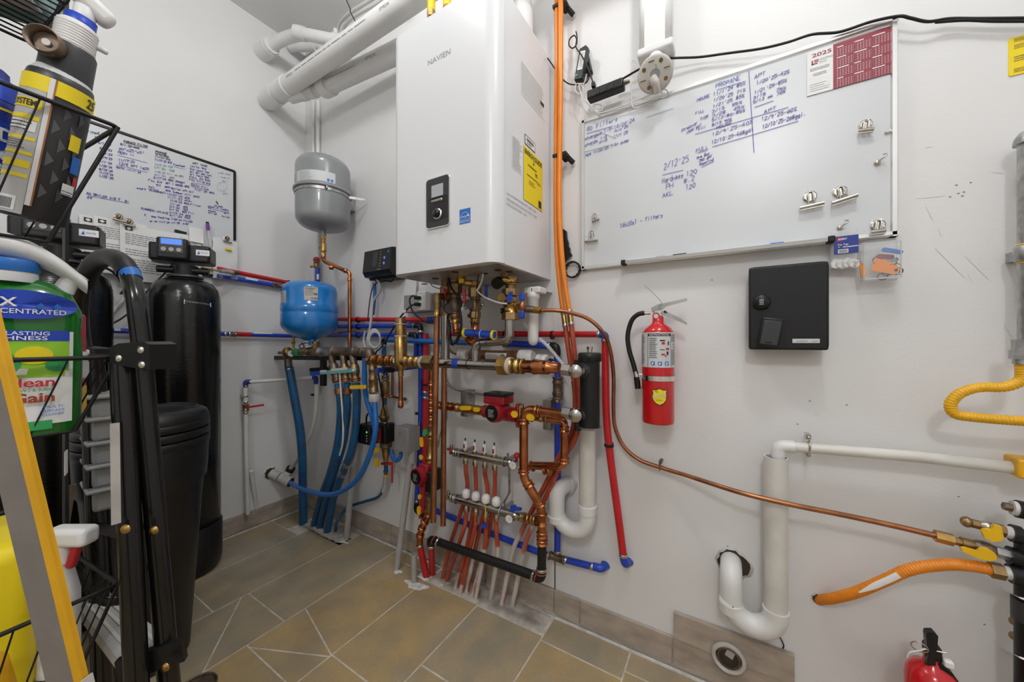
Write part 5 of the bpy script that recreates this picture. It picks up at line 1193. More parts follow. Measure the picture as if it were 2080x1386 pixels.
MB().cyl(LW(481,679,.03),LW(509,680,.03),PR * 1.12,n=14).build('red_label', 'pex_red', g)
a, b = LW(515,678,.0418),LW(553,679,.0418); t = MB(); t.quad(a, b, b + V((0,0,.010)),a + V((0,0,.010))); t.build('white_label', 'print_white', g)
a, b = LW(232,672,.0418),LW(245,672.5,.0418); t = MB(); t.quad(a, b, b + V((0,0,.010)),a + V((0,0,.010))); t.build('white_label', 'print_white', g)
for x_ in (457,466): crimp(g, LW(x_, 679,.03),UY)
a, b = LW(470,679.2,.03),LW(480,679.5,.03); hubs(g, [(a, b)], .0125,'brass_old', 'coupling')
OW = .035
g = thing('red_tube', 'short red tube behind the brass air separator, above three blue tubes', 'tube', W(780,650,OW))
MB().cyl(W(640,648,OW),W(873,650,OW),PR, n=14).build('tube', 'pex_red', g)
for x_ in (728,822): clipb(g, W(x_, 650,OW))
crimp(g, W(877,650,OW),UX, m='blue_handle'); a, b = W(870,650,OW),W(884,650,OW); hubs(g, [(a, b)], .0118,'blue_handle', 'coupling')
g = thing('blue_tube', 'upper blue tube behind the air separator, turning down at its elbow', 'tube', W(760,662,OW))
MB().cyl(W(640,664,OW),W(844,661.5,OW),PR, n=14).build('tube', 'pex_blue', g)
MB().tube(rpath([W(842,661.5,OW),W(854,661.5,OW),W(854.5,680,OW)], .02,8),.0128,n=14).build('elbow', 'black_plastic', g)
MB().tube(cr([W(854.5,678,OW),W(854.5,760,OW),W(853,900,OW),W(846,1026,.05)], 5),PR, n=14).build('drop_tube', 'pex_blue', g)
crimp(g, W(842,661.5,OW),UX); crimp(g, W(854.5,674,OW),UZ); crimp(g, W(847,1018,.05),UZ)
for x_ in (728,): clipb(g, W(x_, 663.5,OW))
MB().tube(rpath([W(846.3,1021,.05),W(845,1038,.05),W(862,1048,.05)], .02,6),.0118,n=12).build('foot_elbow', 'black_plastic', g)
g = thing('blue_tube', 'middle blue tube behind the air separator, level with the blue tank bottom', 'tube', W(760,680,OW))
MB().cyl(W(640,681.5,OW),W(834,680,OW),PR, n=14).build('tube', 'pex_blue', g)
MB().tube(rpath([W(834,680,OW),W(845,680.5,OW),W(845.5,696,OW)], .018,8),.0128,n=14).build('elbow', 'black_plastic', g)
MB().cyl(W(845.5,694,OW),W(845,745,OW),PR, n=14).build('drop_tube', 'pex_blue', g)
crimp(g, W(831,680,OW),UX)
for x_ in (728,): clipb(g, W(x_, 681,OW))
g = thing('sky_blue_tube', 'long sky blue tube passing behind the boiler drain pipes', 'tube', W(860,692,.06))
MB().cyl(W(784,691,.06),W(952,696.5,.06),.0112,n=14).build('tube', 'pex_sky', g)
MB().tube(rpath([W(786,691,.06),W(780,691,.06),W(780,700,.06)], .02,6),.0128,n=14).build('elbow', 'black_plastic', g)
MB().cyl(W(780,700,.06),W(780,752,.06),.0108,n=14).build('drop_tube', 'hose_blue', g); crimp(g, W(780,702,.06),UZ)
g = thing('red_tube', 'upright red tube beside the two upright blue tubes', 'tube', W(863,800,OW))
MB().tube(cr([W(864.5,678,OW),W(864.5,780,OW),W(863,900,OW),W(860,1000,.045),W(856,1052,.05)], 5),.0125,n=14).build('tube', 'pex_red', g)
for y_ in (797,808): crimp(g, W(864,y_, OW),UZ, .014)
MB().cyl(W(864,797,OW),W(864,808,OW),.0132,n=14).build('coupling', 'blue_handle', g)
clipb(g, W(864,782,OW),'z'); clipb(g, W(850,840,OW),'z')
g = thing('red_tube', 'long red tube along the wall behind the white filter, turning down right', 'tube', W(1130,680,OW))
MB().cyl(W(905,678,OW),W(1216,679.5,OW),.0108,n=14).build('tube', 'pex_red', g)
MB().tube(rpath([W(1214,679.5,OW),W(1229,679.5,OW),W(1229.5,694,OW)], .018,8),.0128,n=14).build('elbow', 'blue_handle', g)
MB().tube(cr([W(1229.5,692,OW),W(1230,760,OW),W(1232,850,OW),W(1240,930,OW),W(1256,1050,OW),W(1266,1128,OW)], 6),.0120,n=14).build('drop_tube', 'pex_red', g)
crimp(g, W(1216,679.5,OW),UX); crimp(g, W(1229.5,692,OW),UZ, .013); crimp(g, W(1266,1128,OW),UZ, .013)
MB().tube(rpath([W(1266.5,1131,OW),W(1270,1147,OW),W(1277,1141,.004)], .02,6),.0125,n=12).build('foot_elbow', 'blue_handle', g)
clipb(g, W(1122,681,OW)); clipb(g, W(1237,905,OW),'z'); clipb(g, W(1026,680,OW))
hole(W(1278,1141,0),.013,12,'wall_hole', 'ragged hole in the wall where the red tube ends')
g = thing('blue_tube', 'blue tube low behind the white filter, turning down beside the magnetic filter', 'tube', W(1080,700,OW))
MB().cyl(W(1028,698,OW),W(1116,703,OW),.0125,n=14).build('tube', 'pex_blue', g)
MB().tube(rpath([W(1114,703,OW),W(1131,703.5,OW),W(1131,722,OW)], .02,8),.014,n=14).build('elbow', 'black_plastic', g)
MB().tube([W(1131,718,OW),W(1133,775,OW)], .0112,n=14).build('drop_tube', 'pex_blue', g); MB().tube([W(1133,815,OW),W(1133,1000,OW),W(1132,1122,OW)], .0112,n=14).build('drop_tube', 'pex_blue', g)
hubs(g, [(W(1133,766,OW),W(1133,778,OW)),(W(1133,776,OW),W(1133,800,OW)),(W(1133,800,OW),W(1133,812,OW))], .0175,'bronze_dark', 'check_valve'); crimp(g, W(1133,815,OW),UZ); crimp(g, W(1116,703,OW),UX, .014); crimp(g, W(1132,1121,OW),UZ, .0125)
a, b = W(1022,697.5,OW),W(1034,698.2,OW); hubs(g, [(a, b)], .014,'bronze_dark', 'coupling')
g = thing('blue_tube', 'blue tube slanting low behind the red floor tubes to the wall hole', 'tube', W(1000,1090,.03))
MB().tube([W(866,1030,.03),W(992,1082,.03),W(1117,1131,.03)], .0115,n=14).build('tube', 'pex_blue', g); MB().cyl(W(1146,1137,.03),W(1206,1152,.03),.0115,n=14).build('tube', 'pex_blue', g)
hubs(g, [(W(1117,1128,.03),W(1147,1139,.03))], .0128,'bronze_dark', 'tee'); crimp(g, W(1114,1129,.03),V((1,0,-.3)),.013); crimp(g, W(1149,1138,.03),V((1,0,-.25)),.013)
MB().tube(rpath([W(1205,1151,.03),W(1222,1156,.03),W(1231,1148,.004)], .02,6),.0128,n=12).build('elbow', 'blue_handle', g); crimp(g, W(1203,1151,.03),V((1,0,-.2)),.013)
hole(W(1230,1148,0),.014,15,'wall_hole', 'ragged hole in the wall where the blue tube ends')

# ------------------------------------------------------------------ white water line with red valve, left wall
g = thing('white_water_line', 'thin white water line with red handled valve beside the black tank', 'pipe', LW(500,1040,.05))
LO = .05
pv = [LW(503,1045,LO),LW(499,777,LO),W(642,767,.07)]
MB().cyl(pv[0], LW(499,835,LO),.0098,n=14).build('riser', 'pvc', g); MB().cyl(LW(499,820,LO),LW(499,777,LO),.0098,n=14).build('riser', 'pvc', g)
MB().cyl(pv[1], pv[2], .0092,n=14).build('cross_tube', 'pvc', g)
MB().tube(rpath([LW(499,786,LO),LW(499,775,LO),lerp(pv[1], pv[2], .07)], .012,6),.012,n=12).build('elbow', 'navy', g)
MB().tube(rpath([lerp(pv[1], pv[2], .94),W(642,767,.07),W(642,780,.07)], .012,6),.012,n=12).build('elbow', 'navy', g)
for p_, d in ((LW(499,785,LO),UZ),(lerp(pv[1], pv[2], .06),pv[2] - pv[1]),(LW(499,818,LO),UZ),(LW(499,839,LO),UZ)): crimp(g, p_, d, .0115)
hubs(g, [(LW(499,835,LO),LW(499,822,LO))], .014,'brass_old', 'valve_body')
a, b = LW(501,828,LO + .015),LW(536,823,LO + .015); MB().bar(a, b, .0035,.010).build('lever', 'red_handle', g)
MB().torus(LW(498,805,LO),UZ, .0115,.003,n=16,m=6).box(LW(494,805,LO / 2),(LO, .012,.012)).build('wall_clip', 'nickel', g)
t = MB(); a = LW(514,771,LO + .0) ; 
g = one('leaning_pipe', 'pvc', MB().cyl(LW(511,957,.03),FL(525,1064,.0),.010,n=14),'loose thin white pipe leaning on the left wall beside the tiles', 'pipe')
# white flexible drain into the wye at the left wall hole
wy = LW(551,962,-.005); wy2 = W(587,979,.14)
g = thing('drain_wye', 'dirty white drain fitting poking out of the left wall hole', 'drain fitting', wy)
dd = (wy2 - wy).normalized()
MB().cyl(wy, lerp(wy, wy2,.45),.026,n=18).build('wall_pipe', 'dirty_white', g)
MB().lathe([(.026,0),(.026,.05),(.029,.052),(.029,.065)], lerp(wy, wy2,.5),dd, 18).build('body', 'dirty_white', g)
MB().cyl(lerp(wy, wy2,.38),lerp(wy, wy2,.5),.021,n=18).build('blue_band', 'pex_blue', g)
br = W(588,957,.12); MB().cyl(lerp(wy, wy2,.72),br, .020,n=16).build('branch', 'dirty_white', g)
MB().cyl(lerp(wy, wy2,.97),lerp(wy, wy2,1.12),.0235,n=18).build('rubber_sleeve', 'rubber', g); MB().cyl(br, lerp(br, W(592,950,.12),.8),.0225,n=16).build('rubber_sleeve', 'rubber', g)
hole(LW(549,961,0),.028,22,'wall_hole', 'ragged hole in the left wall around the drain fitting', V((1,0,0)))
hose('drain_tube', 'pvc_old', [(643,782,.07),(642,830,.08),(634,870,.09),(612,920,.11),(590,953,.12)], .0115,'dull white drain tube sagging into the wall drain fitting', 'tube')
hose('water_hose', 'pex_sky', [(588,980,.14),(602,988,.175),(617,995,.19),(658,1005,.205),(692,999.5,.21),(728,971,.218),(752,921,.22),(763,870,.22),(761,816,.21)], .0112,'bright blue hose looping from the wall drain fitting up to the yellow valve', 'hose')
hose('water_hose', 'pex_sky', [(740.5,727,.20),(741,782,.19),(745,812,.18),(756,848,.17),(764,885,.15)], .0105,'short bright blue hose hanging left of the yellow valve', 'hose')
# large dark blue well hoses
grp = 'dark blue well hoses rising from the floor'
def big_hose(pts, label, word=None):
    P = cr([W(*p) if len(p) == 3 else FL(*p) for p in pts], 8); g = thing('well_hose', label, 'hose', P[-1], grp)
    r_ = .0205 if 'thickest' in label else .0175
    MB().tube(P, r_, n=16).build('hose', 'hose_blue', g); return g, P
g, P = big_hose([(587,748,.20),(589,757,.20),(597,802,.19),(609,870,.17),(614,931,.15),(615,991,.13),(616,1064)], 'thickest dark blue well hose, leftmost below the pressure gauge')
for i in (2,5): MB().cyl(P[i], P[i + 1], .0225,n=18).build('hose_clamp', 'nickel', g)
g, P = big_hose([(687,779,.20),(692,822,.195),(690,870,.18),(684,911,.17),(670,963,.15),(652,1012,.13),(638,1068)], 'dark blue well hose, second from the left')
MB().cyl(P[2], P[4], .0215,n=18).build('hose_clamp', 'copper_dull', g)
g, P = big_hose([(705,778,.20),(706,822,.195),(702,870,.18),(694,911,.17),(678,963,.15),(662,1018,.13),(649,1072)], 'dark blue well hose, third from the left')
MB().cyl(P[2], P[4], .0215,n=18).build('hose_clamp', 'copper_dull', g)
g, P = big_hose([(723,778,.20),(725,812,.195),(722,875,.18),(712,921,.17),(692,971,.15),(676,1018,.13),(664,1082)], 'rightmost dark blue well hose, with two steel clamps low down')
for f in (.56,.63): i = int(len(P) * f); MB().cyl(P[i], P[i + 1], .021,n=18).build('hose_clamp', 'nickel', g)
# words written down the hoses
def hose_word(px, py0,py1,off, s, g):
    a = W(px, py0,off); b = W(px, py1,off); t = MB(); strokes(t, s, a, b, V((.013,0,0)),.0016,seed=3,n=NB); t.build('handwriting', 'print_black', g)
hs = [o for o in COL.objects if o.name.startswith('well_hose')]
hose_word(688,795,850,.213,'GARDEN', hs[1]); hose_word(703,798,852,.213,'DRIVEWAY', hs[2]); hose_word(722,798,825,.213,'WELL', hs[3])
hose('thin_tube', 'cable_white', [(690,756,.215),(693,800,.21),(697,860,.20),(696,900,.19),(690,925,.18)], .0045,'thin white tube hanging between the dark blue hoses', 'tube')
hose('thin_tube', 'cable_white', [(714,800,.19),(712,860,.17),(706,910,.15),(698,960,.13)], .0045,'thin white tube behind the rightmost dark blue hose', 'tube')
one('grey_conduit', 'conduit_grey', MB().tube([FL(704,1094,0),W(711,1010,.09),W(718,950,.07),W(733,862,.02)], .0150,n=14),'grey conduit slanting up behind the dark blue hoses', 'conduit')
g = thing('thin_blue_tube', 'thin navy tube creeping from the floor to the small pump', 'tube', FL(681,1080,0))
MB().tube(cr([FL(681,1080,0),W(684,1062,.10),W(696,1042,.07),(W(714,1028,.05)),W(742,1019,.04),W(768,1010,.04),W(780,990,.05),W(783,962,.06)], 7),.0075,n=10).build('tube', 'hose_blue', g)
MB().tube(cr([W(778,1000,.05),W(782,985,.055),W(783.5,968,.06)], 5),.0080,n=10).build('painted_end', 'dirty_white', g)
# ------------------------------------------------------------------ well manifold with gauge, off the wall on a black strut
MO = .20
g = thing('steel_strut', 'black steel strut bracket carrying the brass well manifold', 'bracket', W(650,726,.10))
MB().bar(W(552,727,.165),W(738,727.5,.165),.022,.022).build('arm', 'black_plastic', g)
MB().bar(W(657,722,.14),W(657,784,.14),.018,.03).build('upright', 'black_plastic', g)
MB().box((W(657,740,.07).x, -.07,W(657,750,.07).z),(.02,.14,.02)).build('wall_stay', 'black_plastic', g)
m_ = thing('well_manifold', 'weathered brass water manifold with white pressure gauge below the blue tank', 'manifold', W(660,715,MO))
MB().lathe([(.014,0),(.024,.012),(.026,.026),(.024,.042),(.012,.056)], W(584,727,MO),UZ, 20).build('regulator', 'brass_old', m_)
MB().cyl(W(567,717,MO),W(580,717,MO),.008,n=12).sphere(W(568,717,MO),.0095).build('side_plug', 'brass_old', m_)
gc = W(591.5,718.5,MO + .012); gd = V((.75,-.66,0)); ga = MB().cyl(gc - gd * .012,gc, .0165,n=24).build('pressure_gauge', 'nickel', m_); MB().cyl(gc, gc + gd * .001,.0145,n=24).build('dial_face', 'white_paper', ga)
t = MB(); line(t, [gc + gd * .0016,gc + gd * .0016 + V((.004,.0045,.008))], .0012,gd); t.build('needle', 'print_black', ga)
MB().cyl(W(596,708,MO),W(596,684,MO),.006,n=10).hexn(W(596,699,MO),W(596,694,MO),.010).build('air_valve', 'brass', m_)
MB().cyl(W(585,730,MO),W(586,748,MO),.019,n=18).build('hose_barb', 'bronze_dark', m_)
MB().cyl(W(598,716,MO),W(655,715,MO),.0165,n=18).build('brass_pipe', 'brass_old', m_)
hubs(m_, [(W(600,716,MO),W(611,716,MO))], .0185,'print_green', 'tape_band')
hubs(m_, [(W(628,715,MO),W(652,715,MO))], .020,'brass_old', 'tee'); MB().cyl(W(641,712,MO),W(641,694,MO),.0165,n=18).hexn(W(641,704,MO),W(641,699,MO),.021).build('tank_branch', 'brass_old', m_)
hubs(m_, [(W(651,715,MO),W(681,714.5,MO))], .0215,'galv', 'iron_tee'); hubs(m_, [(W(680,714.5,MO),W(722,715,MO))], .0205,'bronze_dark', 'bronze_tee'); hubs(m_, [(W(721,715,MO),W(740,716,MO))], .0195,'bronze_dark', 'coupling')
MB().tube(rpath([W(738,716,MO),W(752,717,MO),W(752,728,MO)], .02,8),.0205,n=18).build('elbow', 'bronze_dark', m_)
for a, b, c_, mm in [((673,720),(676,738),(685,776),'bronze_dark'),((697,722),(699,740),(703,776),'brass_old'),((716,722),(719,740),(723,776),'brass_old')]:
    MB().cyl(W(*a, MO),W(*b, MO),.0155,n=16).build('branch_pipe', 'bronze_dark', m_)
    p, q = W(*b, MO),W(*c_, MO); L = (q - p).length
    MB().lathe([(.015,0),(.021,L * .12),(.022,L * .45),(.018,L * .6),(.016,L * .75),(.0185,L * .78),(.0185,L)], p, q - p, 18).build('check_valve', mm, m_)
    hubs(m_, [seg(p, q, .8,.97)], .0195,'copper_dull', 'adapter')
lv_ = rect_lever(m_, (634,759),(722,752),.017,MO + .024,.004,'teal_handle', 'long_lever')
rect_lever(m_, (633,759.5),(648,758),.019,MO + .028,.004,'blue_handle', 'lever_grip'); t = MB(); a, b = W(672,754,MO + .0285),W(706,751,MO + .0285); t.quad(a, b, b + V((0,0,.010)),a + V((0,0,.010))); a, b = W(650,757,MO + .0285),W(663,756,MO + .0285); t.quad(a, b, b + V((0,0,.010)),a + V((0,0,.010))); t.build('lever_label', 'print_light', m_)
MB().cyl(W(718,752,MO + .01),W(718,752,MO + .034),.006,n=10).build('lever_nut', 'nickel', m_)
v_ = thing('supply_valve', 'brass shut-off valve with yellow lever above the bright blue hose', 'valve', W(757,790,.205))
hubs(v_, [(W(756,735,.205),W(757,752,.205)),(W(757,750,.205),W(758,772,.205))], .016,'brass_old', 'tee'); hubs(v_, [(W(758,770,.205),W(759.5,798,.205))], .0185,'brass_old', 'valve_body')
MB().lathe([(.021,0),(.023,.003),(.023,.030),(.020,.033)], W(760.5,816,.205),UZ, 20).build('white_coupling', 'dirty_white', v_)
rect_lever(v_, (714,787),(742,786),.016,.232,.004,'yellow_handle'); MB().bar(W(740,786,.231),W(755,785,.225),.004,.008).build('lever_neck', 'brass_old', v_)
g = thing('blue_tube', 'short blue tube with elbows linking yellow valve and upright tubes', 'tube', W(800,752,.12))
MB().tube([W(764,753,.205),W(783,752,.15),W(805,750,.10),W(850,744,.06)], .0112,n=14).build('tube', 'pex_blue', g)
for x_, y_, o_ in ((776,752.3,.17),(788,751.5,.14),(800,750.5,.11)): crimp(g, W(x_, y_, o_),V((1,.6,0)),.0125); 
hubs(g, [(W(778,752.3,.165),W(798,750.8,.115))], .0135,'black_plastic', 'tee')
# ------------------------------------------------------------------ pressure reducer column and the dark pump
c_ = thing('reducer_column', 'upright brass pressure reducer column above the black and red pump', 'valve', W(783,820,.10))
CO_ = .10
MB().cyl(W(783,752,CO_),W(783,765,CO_),.0115,n=12).build('inlet_tube', 'pex_blue', c_)
hubs(c_, [(W(783,763,CO_),W(783,772,CO_))], .0165,'brass_old', 'union_nut'); MB().lathe([(.014,0),(.0195,.006),(.0195,.052),(.014,.060)], W(783,800,CO_),UZ, 18).build('strainer_body', 'brass_old', c_)
hubs(c_, [(W(782,800,CO_),W(782,808,CO_))], .0145,'copper', 'tee'); MB().cyl(W(769,802,CO_),W(796,806,.06),.0075,n=12).build('cross_pipe', 'copper_dull', c_)
MB().cyl(W(781,810,CO_),W(781,822,CO_),.0105,n=12).build('link_tube', 'hose_blue', c_)
p = W(781,848,CO_); MB().lathe([(.026,0),(.028,.004),(.028,.008),(.020,.012),(.016,.03),(.012,.045),(.010,.06)], p, UZ, 22).build('regulator_bell', 'brass', c_)
MB().lathe([(.022,0),(.022,-.006),(.014,-.02)], p, UZ, 22).build('regulator_foot', 'brass_old', c_)
cp_ = thing('copper_line', 'thin dull copper pipe bracketed to the wall behind the air separator drain', 'pipe', W(797,800,.03))
MB().tube(rpath([W(797,750,.03),W(797,806,.03),W(824,811,.03)], .004,4),.006,n=10).build('pipe', 'copper_dull', cp_); MB().cyl(W(797,806,.03),W(775,803,.04),.0062,n=10).build('branch', 'copper_dull', cp_); MB().sphere(W(823,811,.03),.008).build('end_cap', 'bronze_dark', cp_)
PO_ = .11
pp = thing('circulator_pump', 'black and red circulator pump low in the corner with green light', 'pump', W(760,905,PO_))
x0,x1 = W(732,882,.14).x, W(757,882,.14).x; z1_, z0_ = W(745,862,.14).z, W(745,902,.14).z
MB().rbox(((x0 + x1) / 2,-.115,(z0_ + z1_) / 2),(x1 - x0,.085,z1_ - z0_),.008,seg=2).build('control_box', 'black_plastic', pp)
MB().sphere(V((x0 + (x1 - x0) * .8,-.158,(z0_ + z1_) / 2 + .015)),.004,8,5).build('green_light', mat('green_light', (0.05,.9,.12),.4,emit=1.5),pp)
for k in range(3): MB().sphere(V((x0 + (x1 - x0) * .8,-.158,(z0_ + z1_) / 2 - .002 - k * .012)),.0028,8,5).build('button', 'label_grey', pp)
cA, cB = W(758,884,.10),W(784,882,.10); MB().cyl(cA, cB, .034,n=24).build('motor_housing', 'pump_red', pp); MB().rbox(W(788,880,.10),(.03,.06,.09),.008,seg=2).build('volute', 'black_plastic', pp)
MB().tube(cr([W(744,864,.13),W(745,845,.14),W(752,840,.14),W(762,855,.13)], 5),.004,n=8).build('cable', 'rubber', pp)
MB().lathe([(.011,0),(.014,.02),(.018,.05),(.02,.055),(.02,.062)], W(784,938,.10),UZ, 20).build('outlet_cone', 'brass', pp); MB().cyl(W(784,908,.10),W(784,899,.10),.027,n=20).build('flange', 'bronze_dark', pp)
lever(pp, [(762,911),(770,909),(771,918),(763,920)], .12,.006,'yellow_handle'); lever(pp, [(763,932),(771,930),(770,948),(764,950)], .12,.006,'yellow_handle')
MB().cyl(W(776,942,.09),W(796,942,.09),.007,n=10).build('drain_valve', 'red_handle', pp); MB().cyl(W(784,938,.09),W(784,962,.075),.0095,n=12).build('tail_tube', 'hose_blue', pp); rect_lever(pp, (797,940),(797,980),.008,.10,.003,'red_handle'); crimp(pp, W(784,958,.075),UZ, .0115); crimp(pp, W(784,966,.07),UZ, .0105,'yellow_handle')
# grey box with conduit to the floor
g = thing('junction_box', 'grey electrical box on a grey conduit rising from the floor', 'junction box', FL(806,1156,0))
x0,x1 = W(803,890,.12).x, W(831,890,.12).x; z1_, z0_ = W(815,868,.12).z, W(815,918,.12).z
MB().rbox(((x0 + x1) / 2,-.09,(z0_ + z1_) / 2),(x1 - x0,.07,z1_ - z0_),.002,seg=1).build('box', 'box_grey', g)
MB().rbox(((x0 + x1) / 2,-.1265,(z0_ + z1_) / 2),(x1 - x0 - .006,.003,z1_ - z0_ - .006),.001,seg=1).build('cover', 'box_grey', g)
t = MB(); a = V(((x0 + x1) / 2 - .012,-.1286,z1_ - .035)); line(t, [a, a + V((.014,0,.016))], .002,NB); line(t, [a + V((0,0,.014)),a + V((.014,0,.002))], .002,NB); t.build('red_cross_mark', 'print_red', g)
ft_ = FL(806,1156,0); MB().tube([ft_, V((ft_.x, ft_.y, .0)),lerp(ft_, V((x1 - .015,-.09,z0_)),.5),V((x1 - .015,-.09,z0_ + .004))], .0135,n=14).build('conduit', 'conduit_grey', g); MB().cyl(V((x1 - .015,-.09,z0_ - .05)),V((x1 - .015,-.09,z0_ + .002)),.0165,n=14).build('conduit_coupling', 'conduit_grey', g)
MB().bar(V((x1 - .004,-.06,z1_)),V((x1 - .004,-.06,z1_ + .016)),.005,.008).build('mounting_ear', 'galv', g)
hose('short_hose', 'pex_sky', [(795,915,.08),(798,930,.09),(806,936,.10),(813,929,.10),(814,920,.10)], .0095,'short sky blue whip bent below the grey electrical box', 'hose')
st_ = FL(841,1183,0); g = one('floor_stub', 'conduit_grey', MB().lathe([(.0115,0),(.0115,.115),(.0085,.115),(.0085,.03)], st_, UZ, 18,caps=False, sharp=True),'short open grey pipe stub standing on the floor', 'pipe')

# small reducer behind the top of the blue tank
g = thing('reducing_valve', 'small valve with red cap behind the top of the blue tank', 'valve', W(642,570,.06))
MB().cyl(W(645,545,.06),W(645,600,.06),.0125,n=14).build('blue_riser', 'pex_blue', g); MB().cyl(W(636,548,.06),W(636,580,.06),.007,n=12).build('white_riser', 'pvc', g)
hubs(g, [(W(643,545,.06),W(643,531,.06))], .015,'brass_old', 'valve_body'); MB().lathe([(.017,0),(.018,.004),(.018,.010),(.010,.020)], W(643,530,.06),UZ, 18).build('red_cap', 'red_handle', g); MB().cyl(W(632,542,.06),W(641,540,.06),.006,n=10).sphere(W(632,542,.06),.007).build('side_valve', 'brass', g)
t = MB(); a, b = W(643,568,.0735),W(648,568,.0735); t.quad(a, b, b + V((0,0,.03)),a + V((0,0,.03))); t.build('white_label', 'print_white', g)
for nm, (x, y),lab_ in (('wall_clip', (636,802),'small black clip on the wall below the teal lever'),): one(nm, 'rubber', MB().box(W(x, y, .010),(.022,.018,.010)),lab_, 'clip')
# ------------------------------------------------------------------ brass / copper / stainless header in front of the wall
HO = .20
mat('elbow_nickel', (0.50,0.475,0.45),0.24,metal=1.0,var=0.1,vscale=30)
hd_ = thing('boiler_header', 'horizontal header of copper, brass and brushed steel below the boiler', 'pipe', W(900,738,HO))
zh = W(930,739,HO).z
def HX(px): return W(px, 738,HO).x
def HP(px): return V((HX(px),-HO, zh))
hubs(hd_, [(HP(750),HP(762)),(HP(760),HP(776)),(HP(775),HP(790)),(HP(789),HP(802))], .0205,'copper', 'copper_coupling')
for px in (764,778,792): MB().cyl(HP(px),HP(px + 4),.0235,n=20).build('brass_ring', 'brass', hd_)
hubs(hd_, [(HP(826),HP(838)),(HP(837),HP(850)),(HP(849),HP(862))], .0205,'brass', 'brass_coupling')
MB().hexn(HP(864),HP(884),.031).build('union_nut', 'brass_old', hd_); MB().cyl(HP(858),HP(866),.025,n=22).build('white_gasket', 'dirty_white', hd_)
MB().cyl(HP(882),HP(1024),.0182,n=24).build('steel_pipe', 'steel', hd_)
MB().cyl(HP(923),HP(935),.0186,n=24).build('blue_tape', 'blue_handle', hd_); MB().torus(HP(953),UX, .0187,.0012,n=22,m=5).build('zip_tie', 'rubber', hd_)
MB().hexn(HP(1016),HP(1033),.034).build('union_nut', 'brass', hd_); MB().cyl(HP(1032),HP(1040),.028,n=22).build('white_gasket', 'dirty_white', hd_)
hubs(hd_, [(HP(1038),HP(1052)),(HP(1051),HP(1064))], .023,'brass', 'brass_adapter')
p, q = HP(1062),HP(1136); L = (q - p).length
MB().lathe([(.0205,0),(.0205,L * .28),(.0245,L * .32),(.0245,L * .38),(.0225,L * .45),(.0225,L * .60),(.0205,L * .64),(.0225,L * .66),(.0215,L * .72),(.0165,L * .78),(.0165,L * 1.0)], p, q - p, 24).build('copper_reducer', 'copper', hd_)
# air separator
s_ = thing('air_separator', 'tall brass air separator on the header with copper drain below', 'air separator', HP(814))
sx = HX(814); a_r = .0255
z_ = lambda py: W(814,py, HO).z
MB().lathe([(a_r * .7,z_(752) - zh),(a_r * .95,z_(742) - zh),(a_r, z_(735) - zh),(a_r, z_(684) - zh),(a_r * .86,z_(682) - zh)], (sx, -HO, zh),UZ, 28).build('body', 'brass', s_)
MB().lathe([(a_r * .84,z_(683) - zh),(a_r * .86,z_(660) - zh),(a_r * .80,z_(657) - zh)], (sx, -HO, zh),UZ, 28).build('upper_body', 'brass', s_)
MB().lathe([(a_r * .78,z_(658) - zh),(a_r * .74,z_(648) - zh),(a_r * .5,z_(646) - zh)], (sx, -HO, zh),UZ, 24).build('vent_cap', 'brass_old', s_); MB().cyl((sx - .026,-HO - .004,z_(651)),(sx, -HO, z_(651)),.005,n=10).build('vent_nipple', 'brass_old', s_)
for py in (683,659): MB().torus((sx, -HO, z_(py)),UZ, a_r * .93,.002,n=26,m=6).build('joint_ring', 'dirty_white', s_)
MB().cyl(HP(800),HP(828),.0215,n=22).build('cross_body', 'brass', s_)
t = MB(); cw_ = V((sx - .013,-HO - .0235,zh)); fan(t, [(.005 * math.cos(a),.011 * math.sin(a)) for a in [2 * math.pi * i / 16 for i in range(16)]], lambda u, v: cw_ + V((u, -.0015 + abs(u) * .0,v + .004))); t.build('maker_badge', 'label_grey', s_)
MB().cyl((sx, -HO, z_(752)),(sx, -HO, z_(764)),.011,n=14).build('drain_nipple', 'brass', s_); MB().cyl((sx, -HO, z_(762)),(sx, -HO, z_(820)),.0088,n=14).build('drain_pipe', 'copper', s_)
MB().lathe([(.0088,0),(.0108,-.003),(.0108,-.014),(.0118,-.017),(.0118,-.024),(.008,-.030),(.002,-.032)], (sx, -HO, z_(814)),UZ, 16).build('drain_cap', 'copper', s_)
# ------------------------------------------------------------------ tall drain pipes of the relief valves
for k, (px, py0,py1,o_, lab_) in enumerate([(888,618,1061,.245,'tall copper drain pipe with brass elbow top, left of the pair'),(903,625,1068,.165,'tall copper drain pipe behind the steel pipe, right of the pair')]):
    a, b = W(px, py0,o_),W(px - (8 if k == 0 else 3),py1,o_)
    g = thing('relief_drain', lab_, 'pipe', b, 'copper drain pipes hanging under the boiler')
    MB().cyl(a, b, .0105,n=18).build('pipe', 'copper_dull', g)
    if k == 0:
        hubs(g, [(W(888,645,o_),W(888,622,o_))], .0118,'brass', 'male_adapter'); MB().cyl(W(888,624,o_),W(888,596,o_),.0135,n=16).build('relief_outlet', 'brass_old', g); MB().hexn(W(888,603,o_),W(906,602,.20),.0135).build('relief_inlet', 'brass_old', g)
        MB().cyl(W(888,616,o_),W(888,611,o_),.0155,n=16).build('lip', 'brass_old', g)
    else: hubs(g, [(W(903,655,o_),W(903,630,o_))], .012,'copper_dull', 'coupling')
